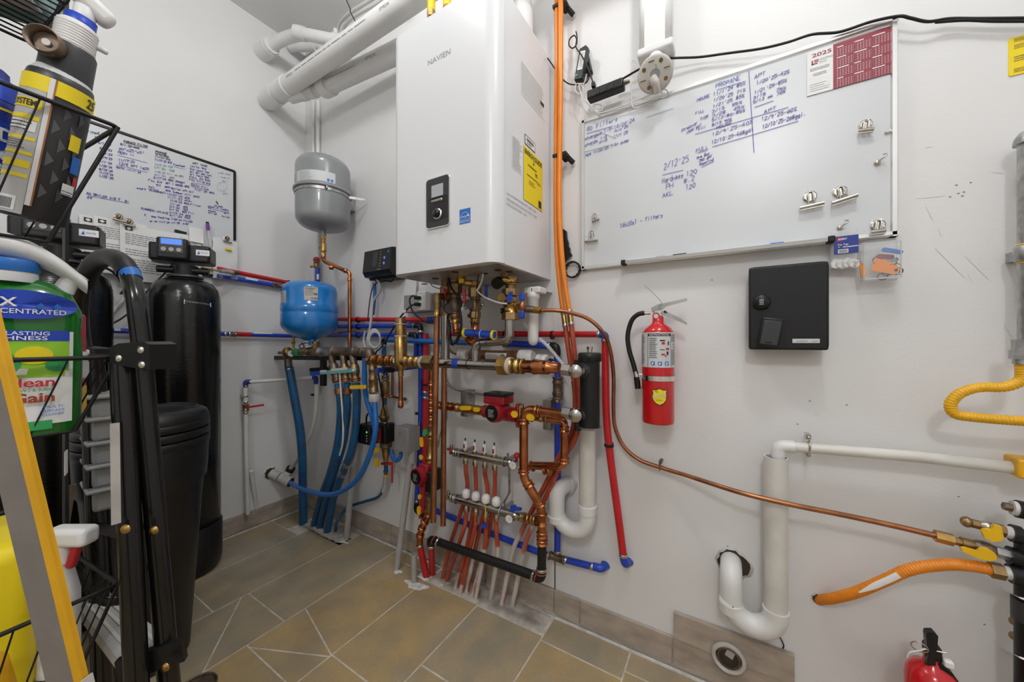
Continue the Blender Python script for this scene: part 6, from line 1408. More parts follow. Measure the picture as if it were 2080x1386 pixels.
# ------------------------------------------------------------------ valve columns under the boiler
VO = .19
def column(name, label, cat, px, off, parts):
    g = thing(name, label, cat, W(px, parts[-1][1], off))
    for py0,py1,r_, kind, m_, nm in parts:
        if cat == 'valve': r_ *= 1.22
        p, q = W(px, py0,off),W(px, py1,off); p.x = q.x = W(px, 610,off).x
        if kind == 'hub': hubs(g, [(p, q)], r_, m_, nm)
        elif kind == 'hex': MB().hexn(p, q, r_).build(nm, m_, g)
        elif kind == 'ball':
            L = (q - p).length; MB().lathe([(r_ * .66,0),(r_ * .95,L * .3),(r_, L * .5),(r_ * .95,L * .7),(r_ * .66,L)], p, q - p, 18).build(nm, m_, g)
        else: MB().cyl(p, q, r_, n=18).build(nm, m_, g)
    return g
g = column('supply_riser', 'steel riser with brass union and red safety lever, left under the boiler', 'pipe', 905,VO, [(560,585,.016,'cyl', 'brass_old', 'boiler_nipple'),(583,600,.021,'hex', 'brass_old', 'union_nut'),(598,628,.017,'cyl', 'bronze_dark', 'relief_body'),(626,642,.021,'hex', 'brass_old', 'union_nut'),(640,734,.0158,'cyl', 'steel', 'steel_pipe')])
MB().lathe([(.018,0),(.018,.006),(.0195,.007),(.0195,.003)], W(912.5,627,VO + .018),(0.3,-1,0),22).cyl(W(912.5,627,VO + .01),W(912.5,627,VO + .028),.017,n=22).build('grey_cap', 'charcoal', g)
rect_lever(g, (903,588),(905,601),.010,VO + .024,.004,'red_handle'); MB().hexn(W(906,604,VO + .018),W(914,604,VO + .018),.010).build('side_nut', 'brass', g)
g = column('heating_valve', 'brass isolation valve with red lever, second column under the boiler', 'valve', 925,VO, [(566,580,.016,'hub', 'brass_old', 'boiler_union'),(578,596,.021,'hex', 'brass_old', 'union_nut'),(594,612,.016,'hub', 'bronze_dark', 'valve_neck'),(606,636,.0205,'ball', 'bronze_dark', 'valve_body'),(634,646,.017,'hub', 'brass_old', 'valve_end'),(644,658,.0145,'hub', 'brass', 'adapter')])
MB().tube(rpath([W(925,656,VO),W(926,676,VO),W(946,678,VO + .02)], .03,8),.0128,n=16).build('copper_elbow', 'copper', g)
rect_lever(g, (944,590),(944,612),.0115,VO + .045,.004,'red_handle'); MB().tube([W(943,611,VO + .043),W(936,620,VO + .03),W(930,624,VO + .02)], .0035,n=8,flat=(1.6,.6)).build('lever_neck', 'nickel', g); MB().cyl(W(937,627,VO + .01),W(938,627.5,VO + .03),.006,n=10).build('lever_nut', 'nickel', g)
g = column('gas_inlet_valve', 'brass valve column with yellow tag and blue lever, third under the boiler', 'valve', 965,VO, [(572,588,.0155,'hub', 'brass', 'boiler_union'),(586,604,.0195,'hex', 'brass_old', 'union_nut'),(602,612,.015,'hub', 'brass_old', 'valve_neck'),(608,636,.019,'ball', 'brass_old', 'valve_body'),(634,646,.0165,'hex', 'brass_old', 'valve_end'),(644,656,.0135,'hub', 'brass', 'adapter'),(654,674,.0122,'hub', 'copper', 'copper_stub')])
MB().cyl(W(940,574,VO + .03),W(966,577,VO),.0115,n=16).build('side_body', 'brass', g); MB().rbox(W(939,567,VO + .035),(.022,.022,.034),.004,seg=2).build('solenoid_cap', 'brass', g); MB().box(W(937,571,VO + .048),(.020,.002,.014)).build('yellow_tag', 'yellow', g); MB().cyl(W(939,561,VO + .035),W(939,548,VO + .035),.009,n=14).build('stem', 'brass_old', g)
MB().cyl(W(954,618,VO + .006),W(952.5,618,VO + .034),.0165,n=22).build('grey_cap', 'charcoal', g); MB().torus(W(946,622,VO + .03),(.4,1,0),.011,.0012,n=18,m=5).build('cap_lanyard', 'rubber', g)
rect_lever(g, (988,581),(988,603),.0115,VO + .01,.004,'blue_handle'); MB().tube([W(987,604,VO + .01),W(981,612,VO + .015),W(974,618,VO + .012)], .0035,n=8,flat=(1.6,.6)).build('lever_neck', 'nickel', g); MB().sphere(W(980,619,VO + .02),.006).build('lever_nut', 'nickel', g); MB().cyl(W(951,642,VO + .01),W(958,641,VO + .006),.007,n=10).build('drain_knob', 'rubber', g)
g = column('return_valve', 'large brass fill valve with black knob and blue handles, right under the boiler', 'valve', 1037,VO, [(562,580,.0165,'hub', 'brass', 'boiler_union'),(578,590,.014,'cyl', 'brass_old', 'sight_neck'),(588,601,.0235,'hex', 'brass_old', 'union_nut'),(600,622,.0185,'ball', 'brass', 'valve_body'),(618,638,.0195,'hub', 'brass', 'lower_body'),(636,650,.0245,'hex', 'brass_old', 'union_nut')])
MB().tube([W(1012,573,VO + .035),W(1024,568,VO + .02),W(1040,574,VO)], [.013,.0145,.0155], n=16).build('strainer_arm', 'brass', g); kn = MB().cyl(W(1014,573,VO + .03),W(1008,577,VO + .05),.0185,n=22).build('black_knob', 'rubber', g); MB().cyl(W(1024,563,VO + .02),W(1024,553,VO + .02),.0125,n=16).build('upper_port', 'brass_old', g)
MB().cyl(W(1024,605,VO + .012),W(1019,605,VO + .03),.0145,n=20).build('gauge_port', 'brass', g); lever(g, [(1033,610),(1033,602),(1037,597),(1039,593),(1042,594),(1041,602),(1043,609),(1039,615),(1035,615)], VO + .026,.012,'blue_handle', 'wing_handle')
MB().hexn(W(1040,624,VO),W(1062,624,VO),.0125).build('side_branch', 'brass', g); MB().sphere(W(1061,622,VO + .012),.014,sc=(.7,.8,1.2)).build('side_valve', 'copper_dull', g)
for py in (603,640): MB().rbox(W(1060,py, VO + .015),(.016,.014,.024),.003,seg=2).build('blue_cap', 'blue_handle', g); MB().cyl(W(1060,py, VO + .012),W(1060,622,VO + .012),.006,n=10).build('cap_stem', 'brass_old', g)
MB().cyl(W(1062,628,VO - .01),W(1084,629,VO - .02),.0115,n=14).build('black_nipple', 'bronze_dark', g); MB().hexn(W(1082,630,VO - .02),W(1100,631,VO - .022),.0125).build('flare_nut', 'brass', g); MB().cyl(W(1018,632,VO + .012),W(1022,632,VO + .01),.010,n=12).build('drain_knob', 'rubber', g)
g = one('steel_return', 'steel', MB().tube(rpath([W(1035,648,VO),W(1035,692,VO),W(1008,694,VO + .005),W(966,698,HO),V((W(966,738,HO).x, -HO, zh + .01))], [.05,.05,.055], 10),.0158,n=20),'brushed steel pipe bending from the fill valve to the header', 'pipe')
g = thing('wrapped_pipe', 'blue wrapped pipe with yellow end rings below the valve columns', 'pipe', W(975,678,.22))
a, b = W(946,676,.225),W(1005,681,.22); MB().cyl(a, b, .0125,n=16).build('wrap', 'blue_handle', g)
for p, q in (seg(a, b, -.05,.05),seg(a, b, .93,1.02)): MB().lathe([(.0165,0),(.0165,.008),(.011,.008)], p, b - a, 18,sharp=True).build('end_ring', 'yellow', g)
MB().cyl(a - (b - a).normalized() * .005,a, .011,n=14).build('end_plug', 'rubber', g); MB().torus(lerp(a, b, .55),b - a, .0128,.0012,n=18,m=5).build('white_tie', 'print_white', g)
MB().tube(cr([lerp(a, b, .02) + V((0,.02,-.01)),W(952,690,.19),W(960,696,.19),W(968,690,.19)], 6),.014,n=14).build('copper_tail', 'copper', g)
# ------------------------------------------------------------------ cords under the boiler
def cord(pts, r_, m_, label, cat='cord', name='electric_cable'): return one(name, m_, MB().tube(cr([W(*p) for p in pts], 7),r_, n=8),label, cat)
cord([(911,563,.24),(914,578,.245),(921,592,.25),(932,602,.245),(936,612,.24),(934,630,.235),(937,650,.235),(935,670,.235),(926,695,.235),(918,700,.23),(913,690,.23),(914,672,.23),(912,650,.22)], .0042,'rubber', 'thick black cord dropping from the boiler bottom and looping back')
cord([(915,660,.215),(916,690,.22),(922,700,.23),(932,688,.24),(938,660,.24),(934,640,.23)], .0032,'rubber', 'thin black cord loop below the boiler')
cord([(981.5,552,.25),(979,570,.245),(972,586,.24),(970,592,.24),(985,604,.235),(1003,612,.235),(1018,616,.23),(1030,617,.225)], .0030,'cable_white', 'white sensor cable hanging from the boiler to the fill valve', 'cable', 'sensor_cable')
cord([(974,554,.24),(970,570,.24),(968,600,.235),(966,640,.23),(962,672,.235),(972,690,.235),(975,705,.23),(972,735,.225)], .0016,'rubber', 'very thin black sensor wire hanging through the valve columns', 'wire', 'sensor_wire')
cord([(872,566,.16),(877,580,.15),(890,586,.12),(905,587,.08)], .0016,'rubber', 'very thin black wire sagging left under the boiler', 'wire', 'sensor_wire')
cord([(930,596,.08),(940,600,.09),(955,599,.09)], .0016,'rubber', 'very thin black wire sagging behind the red lever', 'wire', 'sensor_wire')
# ------------------------------------------------------------------ junction box with plug-in control
g = thing('junction_box', 'grey metal junction box with two black plugs below the boiler', 'junction box', W(850,632,.04))
x0,x1 = W(820,610,.05).x, W(876,610,.05).x; z1_, z0_ = W(848,598,.05).z, W(848,634,.05).z
MB().rbox(((x0 + x1) / 2,-.026,(z0_ + z1_) / 2),(x1 - x0,.05,z1_ - z0_),.003,seg=1).build('box', 'box_grey', g)
xo = W(853,610,.085).x; ot = MB().rbox((xo + .006,-.068,(z0_ + z1_) / 2 + .004),(.05,.034,z1_ - z0_ + .004),.004,seg=2).build('outlet_block', 'white_plastic', g)
MB().sphere((xo, -.086,(z0_ + z1_) / 2),.0028,8,5).build('green_light', MATS['green_light'], ot)
t = MB(); letter(t, 'ACCUP', (xo - .012,-.0856,z1_ - .006),UX, UZ, .005); letter(t, 'POWER ALARM', (xo + .027,-.0856,z0_ + .008),UZ, -UX, .005,width=.06); t.build('block_print', 'print_grey', ot)
t = MB(); strokes(t, '278', V((x0 + .006,-.0518,z1_ - .016)),V((x0 + .028,-.0518,z1_ - .012)),V((0,0,.010)),.0016,n=NB); t.build('handwriting', 'print_grey', g)
for dz in (.016,-.012): MB().rbox((xo - .004,-.095,(z0_ + z1_) / 2 + dz),(.024,.022,.014),.003,seg=2).build('plug', 'black_plastic', ot)
MB().box(((x0 + x1) / 2 + .05,-.05,(z0_ + z1_) / 2),(.03,.03,z1_ - z0_ - .01)).build('receptacle', 'galv', g)
cord([(846,603,.10),(836,602,.11),(832,612,.12),(838,632,.12),(852,646,.12),(868,655,.11),(886,656,.10)], .0036,'rubber', 'black cord from the upper plug curving right behind the copper pipes')
cord([(846,618,.10),(836,621,.11),(822,634,.13),(808,652,.12),(796,672,.11),(784,692,.11),(772,708,.13),(764,716,.14),(762,735,.13),(768,760,.12),(774,790,.12),(780,830,.13),(789,870,.13)], .0036,'rubber', 'long black cord from the lower plug down to the corner pump')
one('plug_tag', 'print_white', MB().rbox(W(822,633,.135),(.016,.006,.010),.002,R=Matrix.Rotation(-.8,3,'Y'),seg=1),'small white tag on the long black cord', 'tag')
ribbed(MB(),[W(848,572,.05),W(848,586,.05),W(846,598,.05)], .0058,.0035,10).build('flex_conduit', 'galv'); tag(bpy.data.objects['flex_conduit'], 'short ribbed metal conduit from boiler to the junction box', 'conduit')
ribbed(MB(),cr([W(x, y, .05) for x, y in [(895,640),(896,720),(903,765),(915,785),(935,794),(960,798),(985,803)]], 8),.0052,.0038,8).build('flex_conduit', 'galv'); tag(bpy.data.objects['flex_conduit.001'], 'ribbed metal conduit curving down to the red pump', 'conduit')
ribbed(MB(),[W(906,760,.035),W(907,850,.035),W(893,888,.05),W(889,910,.06)], .0048,.0038,8).build('flex_conduit', 'galv'); tag(bpy.data.objects['flex_conduit.002'], 'straight ribbed metal conduit behind the copper drain pipes', 'conduit')
# controller cables
g = thing('grey_cable_coil', 'grey flat cable from the pump controller ending in a coil', 'cable', W(757,690,.10))
MB().tube(cr([W(*p) for p in [(765,566,.06),(772,580,.06),(770,595,.06),(758,612,.07),(755,640,.09),(752,665,.11),(746,690,.12)]], 7),.0055,n=8,flat=(1.3,.7)).build('lead', 'cable_grey', g)
for k in range(4): MB().torus(W(759.5 + k * .7,689 + k * .6,.13),(.5,-.86,.05),.035 - .0022 * k, .0042,n=34,m=8,sy=1.25,sx=.86).build('coil_turn', 'cable_grey', g)
MB().tube(cr([W(*p) for p in [(742,672,.12),(739,690,.12),(742,708,.125)]], 6),.0055,n=8).build('tail', 'cable_grey', g)
g = thing('controller_conduit', 'blue flexible stem below the pump controller', 'conduit', W(759,620,.05))
MB().cyl(W(760,565,.05),W(760,576,.05),.011,n=14).build('gland', 'dirty_white', g); MB().tube(cr([W(760,574,.05),W(761,600,.05),W(757,640,.06)], 6),.0085,n=12).build('stem', 'pex_sky', g)
cord([(800,565,.05),(795,572,.05),(780,571,.05),(763,577,.065),(755,590,.075),(750,620,.08),(747,650,.09)], .0026,'rubber', 'thin black cord sagging below the pump controller')
cord([(612,696,.20),(618,705,.21),(612,708,.22),(608,702,.22),(622,697,.21),(640,700,.20),(627,708,.21),(615,706,.22)], .0022,'rubber', 'tangle of thin black wire below the blue tank')
cord([(686,676,.12),(715,674,.12),(735,677,.12),(748,664,.11)], .0020,'rubber', 'thin black wire from the blue tank to the grey coil', 'wire')
# ------------------------------------------------------------------ white cartridge filter and neutraliser
fo = .11; xf = W(1083,640,fo).x; g = thing('cartridge_filter', 'white upright cartridge filter hanging at the boiler corner', 'filter', W(1083,702,fo))
zt, zm = W(1083,600,fo).z, W(1083,702,fo).z; rf = .0185
MB().lathe([(.004,0),(rf * .6,.003),(rf * .9,.012),(rf, .024),(rf * 1.04,zt - zm - .012),(rf * 1.22,zt - zm - .010),(rf * 1.22,zt - zm + .004),(rf * 1.1,zt - zm + .010)], (xf, -fo, zm),UZ, 28).build('bowl', 'white_plastic', g)
MB().rbox((xf + .002,-fo + .01,zt + .016),(.062,.055,.022),.004,seg=2).build('head_bracket', 'white_plastic', g); MB().cyl((xf + .004,-fo - .012,zt + .004),(xf + .004,-fo - .012,zt + .022),.006,n=12).build('bolt', 'nickel', g); MB().box((xf + .0,-.045,zt + .02),(.05,.09,.004)).build('wall_plate', 'white_plastic', g)
no = .075; g = thing('neutraliser_tube', 'clear tube of amber media with white caps behind the header', 'filter', W(1000,722,no))
a, b = W(958,722,no),W(1058,725,no)
MB().cyl(a, b, .0215,n=24).build('media_tube', 'amber', g); MB().lathe([(.018,0),(.022,.003),(.022,.04),(.020,.044)], W(933,721,no),b - a, 24).build('end_cap', 'white_plastic', g)
MB().lathe([(.0245,0),(.0265,.006),(.0265,.045),(.021,.055)], W(1056,725,no),b - a, 24).build('end_cap', 'white_plastic', g); p = W(1092,730,no); MB().lathe([(.019,0),(.019,.02),(.021,.022),(.021,.034),(.014,.036)], p, V((1,0,-.12)),22).build('outlet_fitting', 'white_plastic', g)
MB().cyl(W(1115,734,no),W(1122,736,no),.011,n=14).build('outlet_nut', 'rubber', g); MB().cyl(W(930,721,no),W(934,721,no),.012,n=14).build('inlet_nut', 'rubber', g)
d_ = (b - a).normalized(); t = MB(); n1 = V((0,-1,0)); n2 = d_.cross(n1) * -1; n2 = n2 if n2.z > 0 else -n2
lb = lambda s, q: lerp(a, b, s) + (n1 * math.cos(q) + n2 * math.sin(q)) * .0219
rs = [[lb(.36,-.5 + 1.1 * i / 6) for i in range(7)], [lb(.78,-.5 + 1.1 * i / 6) for i in range(7)]]; MB().rings(rs, closed=False, caps=(False, False)).build('label', 'white_paper', g)
t = MB(); 
for k in range(5): t.quad(*[lerp(a, b, s) + (n1 * math.cos(q) + n2 * math.sin(q)) * .0223 for s, q in ((.38,-.3 + k * .16),(.60 + .03 * (k % 2),-.3 + k * .16),(.60 + .03 * (k % 2),-.25 + k * .16),(.38,-.25 + k * .16))])
t.build('label_print', 'print_grey', g); t = MB(); t.quad(*[lerp(a, b, s) + (n1 * math.cos(q) + n2 * math.sin(q)) * .0224 for s, q in ((.67,.1),(.75,.1),(.75,.32),(.67,.32))]); t.build('label_logo', 'print_green', g)
hose('drain_tube', 'brass_old', [(912,708,.08),(918,716,.08),(930,721,no)], .0045,'yellowed thin drain tube at the left end of the amber tube', 'tube')
hose('clear_tube', 'trans_tube', [(1096,688,.10),(1115,706,.10),(1135,730,.10),(1150,750,.10),(1158,775,.09)], .0062,'clear drain tube slanting from white filter behind the magnetic filter', 'tube')
hose('clear_tube', 'trans_tube', [(1014,646,.06),(1040,640,.05),(1062,655,.05),(1082,684,.05)], .0055,'clear drain tube arching from the fill valve to the white filter', 'tube')
hose('clear_tube', 'trans_tube', [(1120,736,no),(1135,742,.08),(1146,748,.08)], .0062,'clear short tube at the right end of the amber tube', 'tube')
# ------------------------------------------------------------------ magnetic filter
fo = .15; xm = W(1198,800,fo).x; rm = .0295; zt, zb_ = W(1198,734,fo).z, W(1198,868,fo).z
g = thing('magnetic_filter', 'black upright magnetic dirt filter with silver elbow joints', 'filter', (xm, -fo, zb_))
MB().cyl((xm, -fo, zb_),(xm, -fo, zt),rm, n=32).build('body', 'black_matte', g); MB().lathe([(rm * 1.05,0),(rm * 1.2,.003),(rm * 1.2,.024),(rm * 1.08,.028),(.004,.028)], (xm, -fo, zt - .002),UZ, 32).build('cap', 'black_plastic', g); MB().cyl((xm, -fo, zt + .026),(xm, -fo, zt + .042),.0075,n=14).hexn((xm, -fo, zt + .036),(xm, -fo, zt + .044),.009).build('vent_screw', 'nickel', g)
MB().lathe([(rm * .8,0),(rm * 1.2,.004),(rm * 1.2,.008)], (xm, -fo, zb_ - .006),UZ, 32).build('bottom_clip', 'galv', g)
for py, nm in ((754,'upper'),(843,'lower')):
    j = W(1170,py, HO if py < 800 else .17); jo = V((xm, -fo, j.z))
    MB().cyl(lerp(j, jo, .15),jo, .0165,n=20).build('elbow_joint', 'elbow_nickel', g); MB().cyl(lerp(j, jo, .45),lerp(j, jo, .62),.0235,n=22).build('union_collar', 'charcoal', g); MB().lathe([(.014,-.024),(.0195,-.018),(.0205,0),(.0205,.016),(.018,.020),(.001,.0205)], j, (.25,-.97,0),24).build('elbow_body', 'elbow_nickel', g); MB().hexn(j + V((-.042,0,.003)),j + V((-.016,0,.001)),.019).build('elbow_nut', 'elbow_nickel', g)
MB().rbox((xm - .034,-fo - .01,zt - .004),(.022,.018,.018),.003,seg=2).build('side_lug', 'black_plastic', g); MB().cyl(W(1172,858,.17),W(1174,875,.17),.010,n=14).build('drain_cock', 'rubber', g)
# ------------------------------------------------------------------ circulator pump in the middle
po = .12; fc_ = W(998,840,po + .07); ax = V((-.08,-.99,0)).normalized()
pm = thing('circulator_pump', 'red circulator pump with black round face in the middle of the wall', 'pump', W(1010,862,po))
bk = fc_ - ax * .075
MB().lathe([(.031,0),(.034,.01),(.036,.05),(.034,.066),(.030,.074)], bk, ax, 30).build('motor', 'pump_red', pm); MB().cyl(fc_ - ax * .003,fc_ + ax * .001,.0275,n=28).build('face_plate', 'black_plastic', pm)
t = MB(); dashes(t, fc_ + ax * .0016 + V((-.012,0,-.014)),V((ax.y * -1,ax.x, 0)).normalized(),UZ, .026,.028,6,3,.35); t.build('face_print', 'print_light', pm)
Rb = Matrix.Rotation(-math.atan2(-ax.x, -ax.y) * -1,3,'Z'); cb = W(1013,811,po + .02)
MB().rbox(cb, (.085,.07,.030),.005,seg=2).build('terminal_box', 'pump_red', pm); MB().rbox(cb + V((0,0,.018)),(.086,.071,.012),.003,seg=2).build('terminal_lid', 'black_plastic', pm); MB().cyl(cb + V((0,0,.024)),cb + V((0,0,.026)),.006,n=12).build('lid_screw', 'rubber', pm)
za = W(960,830,po).z
def PX(px): return V((W(px, 830,po).x, -po, za - .004))
MB().tube([PX(1025),PX(1052)], .026,n=20).build('volute', 'pump_red', pm); MB().cyl(PX(985),PX(1028),.024,n=20).build('volute', 'pump_red', pm)
MB().rbox(PX(1054),(.014,.03,.085),.010,seg=2).build('flange', 'pump_red', pm); MB().rbox(PX(1059),(.012,.03,.08),.010,seg=2).build('flange', 'brass', pm)
for dz in (.03,-.03): MB().hexn(PX(1050) + V((0,-.004,dz)),PX(1064) + V((0,-.004,dz)),.007).build('flange_bolt', 'nickel', pm)
g = thing('pump_inlet_line', 'copper and brass line with yellow handles left of the red middle pump', 'pipe', PX(940))
hubs(g, [(PX(888),PX(898)),(PX(908),PX(918)),(PX(917),PX(930))], .0155,'copper', 'coupling'); MB().cyl(PX(884),PX(932),.0138,n=16).build('pipe', 'copper', g); hubs(g, [(PX(930),PX(945))], .0155,'brass', 'valve_end'); MB().cyl(PX(944),PX(985),.018,n=18).build('valve_body', 'brass', g)
for a, b in (((939,829),(955,829)),((966,832),(973,832))): rect_lever(g, a, b, .016,po + .025,.006,'yellow_handle')
g = thing('pump_outlet_line', 'brass valve line with yellow handles right of the red middle pump', 'pipe', PX(1090))
MB().cyl(PX(1062),PX(1082),.0175,n=18).build('valve_body', 'brass', g); hubs(g, [(PX(1080),PX(1100)),(PX(1098),PX(1112))], .0125,'brass', 'valve_end'); 
for a, b in (((1045,841),(1047,842)),((1076,847),(1081,848))): rect_lever(g, a, b, .022,po + .05,.006,'yellow_handle')
elbowp = rpath([PX(1110),PX(1146),V((PX(1146).x, -.12,W(1146,872,.12).z))], .03,8); MB().tube(elbowp, .0125,n=16).build('copper_elbow', 'copper', g)
cv = V((PX(1146).x, -.12,0)); zA, zB = W(1146,866,.12).z, W(1146,948,.12).z
MB().tube(rpath([V((cv.x, -.12,zA)),V((cv.x, -.12,zB)),W(1078,946,.09)], .03,8),.0138,n=18).build('copper_drop', 'copper', g); hubs(g, [(V((cv.x, -.12,W(1146,878,.12).z)),V((cv.x, -.12,W(1146,866,.12).z))),(W(1119,957.5,.105),W(1106,954,.10)),(W(1086,949,.092),W(1076,946,.09)),(V((cv.x, -.12,W(1146,942,.12).z)),V((cv.x, -.12,W(1146,930,.12).z)))], .0150,'copper', 'fitting')
for px, py in ((951,818),(1118,840)):
    c = W(px, py, .03); one('strut_channel', 'galv', MB().box(c, (.030,.06,.105)).box(c + V((0,-.031,0)),(.012,.003,.09)),'galvanised channel bracket behind the pump, ' + ('left one' if px < 1000 else 'right one'),'bracket', 'channel brackets behind the pump')
# copper loop from the magnetic filter down to the floor manifold
co_ = .165; g = thing('copper_loop', 'thick copper pipe dropping from the magnetic filter to the black pipe', 'pipe', W(1101,1100,co_))
zt = W(1090,832,co_).z
MB().tube(rpath([W(1150,843,.17),W(1064,830,co_),W(1063.5,972,co_),W(1101,1032,.14),W(1101,1098,.14)], [.04,.025,.025], 8),.0148,n=20).build('pipe', 'copper', g)
hubs(g, [(W(1098,836,.167),W(1088,834,.166)),(W(1064,862,co_),W(1064,850,co_)),(W(1063.5,962,co_),W(1063.5,953,co_)),(W(1070,980,.16),W(1077,991,.157)),(W(1095,1022,.142),W(1100,1030,.14)),(W(1101,1042,.14),W(1101,1068,.14)),(W(1101,1080,.14),W(1101,1092,.14)),(W(1101,1096,.14),W(1101,1107,.14))], .0165,'copper', 'fitting')
MB().tube([W(1101,1060,.14),W(1063,1052,.10)], .0138,n=18).build('tee_branch', 'copper', g); hubs(g, [seg(W(1101,1060,.14),W(1063,1052,.10),.25,.45),seg(W(1101,1060,.14),W(1063,1052,.10),.6,.95)], .0158,'brass', 'adapter')
bk_ = thing('black_heating_pipe', 'thick black pipe slanting above the floor between two elbows', 'pipe', W(990,1135,.13))
eR, eL = W(1097,1173,.14),W(876,1098,.12)
MB().cyl(W(1101,1106,.14),W(1100,1160,.14),.0148,n=18).build('upright', 'rubber', bk_); MB().tube(rpath([W(1100,1156,.14),W(1099,1175,.14),W(1080,1169,.138)], .02,6),.0168,n=16).build('elbow', 'black_plastic', bk_); MB().cyl(W(1082,1169,.138),W(884,1099,.12),.0152,n=18).build('pipe', 'rubber', bk_)
MB().tube(rpath([W(886,1100,.12),W(874,1096,.12),W(876,1112,.12)], .015,6),.0160,n=16).build('elbow', 'black_plastic', bk_)
for p, d in ((W(1100,1157,.14),UZ),(W(1084,1170,.138),V((1,0,-.2))),(W(890,1101,.12),V((1,0,-.2))),(W(876,1110,.12),UZ)): crimp(bk_, p, d, .0168)
for p, d in ((W(1099,1164,.14),UZ),(W(1090,1172,.139),V((1,0,-.2))),(W(882,1098,.12),V((1,0,-.2)))): MB().torus(p, d, .0165,.0022,n=20,m=6).build('red_ring', 'pex_oxide', bk_)
f0 = FL(879,1166,0); MB().tube([W(876,1108,.12),lerp(W(876,1108,.12),f0,.5),f0], .0125,n=14).build('floor_tail', 'pex_red', bk_)
# left copper line with the red pump
lc = thing('copper_riser', 'copper riser with yellow valves and red pump left of the drain pipes', 'pipe', W(872,1000,.12))
lo_ = .12
MB().cyl(W(876,752,.16),W(875,905,lo_),.0105,n=16).build('riser', 'copper', lc)
hubs(lc, [(W(876,752 + d, .155),W(876,762 + d, .155)) for d in (22,42,58,74,92)], .0125,'copper', 'coupling')
hubs(lc, [(W(875.5,862,.13),W(875.5,884,.13))], .0150,'brass_old', 'check_valve'); hubs(lc, [(W(875,888,lo_),W(874.5,930,lo_))], .0165,'brass', 'ball_valve'); hubs(lc, [(W(874,928,lo_),W(873.5,942,lo_))], .019,'brass', 'flange_adapter')
MB().cyl(W(871,880,lo_ + .01),W(862,879,lo_ + .03),.014,n=16).build('round_tag', 'print_green', lc)
for a, b in (((857,892),(858,904)),((856,928),(857,930)),((854,1008),(853.5,1010)),((852,1032),(852,1042))): rect_lever(lc, a, b, .017,lo_ + .02,.006,'yellow_handle')
MB().lathe([(.010,0),(.0135,.004),(.0135,.03),(.011,.034)], W(872,1040,lo_),UZ, 16).build('lower_valve', 'brass', lc); MB().cyl(W(873,1012,lo_),W(872,1034,lo_),.0155,n=16).build('lower_union', 'brass_old', lc)
lw = cr([W(872,1036,lo_),W(869,1050,lo_),W(860,1066,lo_),W(854,1085,lo_),W(853,1105,lo_)], 8); MB().tube(lw, .0135,n=16).build('lower_bend', 'copper', lc)
for i in (4,12,18,24): hubs(lc, [(lw[i], lw[min(i + 2,len(lw) - 1)])], .0155,'copper', 'fitting')
f0 = FL(866,1172,0); MB().tube([W(853,1108,lo_),lerp(W(853,1108,lo_),f0,.5),f0], .0135,n=14).build('floor_tail', 'pex_red', lc); crimp(lc, W(853,1108,lo_),UZ, .0155)
pr = thing('circulator_pump', 'small red circulator pump with black dial beside the copper riser', 'pump', W(855,1010,lo_))
fc2 = W(844,970,.18); ax2 = V((-.08,-.99,0)).normalized(); bk2 = fc2 - ax2 * .075
MB().lathe([(.034,0),(.036,.02),(.0365,.055),(.033,.073)], bk2,ax2,28).build('motor', 'pump_red', pr); MB().cyl(fc2 - ax2 * .004,fc2 + ax2 * .001,.028,n=26).build('dial', 'black_plastic', pr)
t = MB(); u2 = V((-ax2.y, ax2.x, 0)).normalized(); dashes(t, fc2 + ax2 * .0018 - u2 * .012 - V((0,0,.016)),u2,UZ, .024,.03,5,3,.35); t.build('dial_print', 'print_light', pr)
MB().rbox(W(867,965,lo_ + .01),(.05,.05,.10),.008,seg=2).build('volute', 'pump_red', pr); MB().rbox(W(881,975,lo_),(.035,.07,.085),.005,seg=2).build('terminal_box', 'black_plastic', pr); MB().cyl(W(873,938,lo_),W(873,946,lo_),.024,n=18).build('flange', 'pump_red', pr); MB().cyl(W(873,1006,lo_),W(873,1013,lo_),.022,n=18).build('flange', 'bronze_dark', pr)
# ------------------------------------------------------------------ white trap between
to = .062; rt = .0270; g = thing('drain_trap', 'white curved drain trap below the magnetic filter', 'drain trap', W(1155,1085,to))
xr = W(1193,1000,to).x; xl2 = W(1131,1040,to).x; zbot = W(1155,1090,to).z + rt
MB().cyl((xr, -to, W(1193,868,to).z),(xr, -to, W(1193,1040,to).z),rt, n=26).build('standpipe', 'pvc_old', g)
hw = (xr - xl2) / 2; zc_t = zbot + hw; zr = W(1193,1030,to).z; zl = W(1131,1052,to).z
MB().tube([V((xr, -to, zr))] + [V(((xr + xl2) / 2 + hw * math.cos(a),-to, zc_t - hw * math.sin(a))) for a in [math.pi * i / 18 for i in range(19)]] + [V((xl2,-to, zl))], rt, n=24).build('u_bend', 'pvc', g)
MB().lathe([(rt * 1.13,-.026),(rt * 1.16,0),(rt * 1.0,.002)], (xr, -to, zr + .006),UZ, 26,sharp=True).build('hub', 'pvc', g); MB().lathe([(rt * 1.2,-.018),(rt * 1.22,0),(rt * 1.05,.003)], (xl2,-to, zl + .008),UZ, 26,sharp=True).build('slip_nut', 'pvc', g)
zw = W(1150,990,.03).z; xw = W(1160,992,0).x
MB().tube(rpath([V((xl2,-to, zl)),V((xl2,-to, zw + .002)),V((xw, .01,zw + .004))], .05,10),rt * 1.03,n=24).build('wall_elbow', 'pvc', g); MB().torus((xw - .006,-.012,zw + .003),V((.45,.8,0)),rt * 1.06,.003,n=26,m=6).build('wall_ring', 'pvc', g)
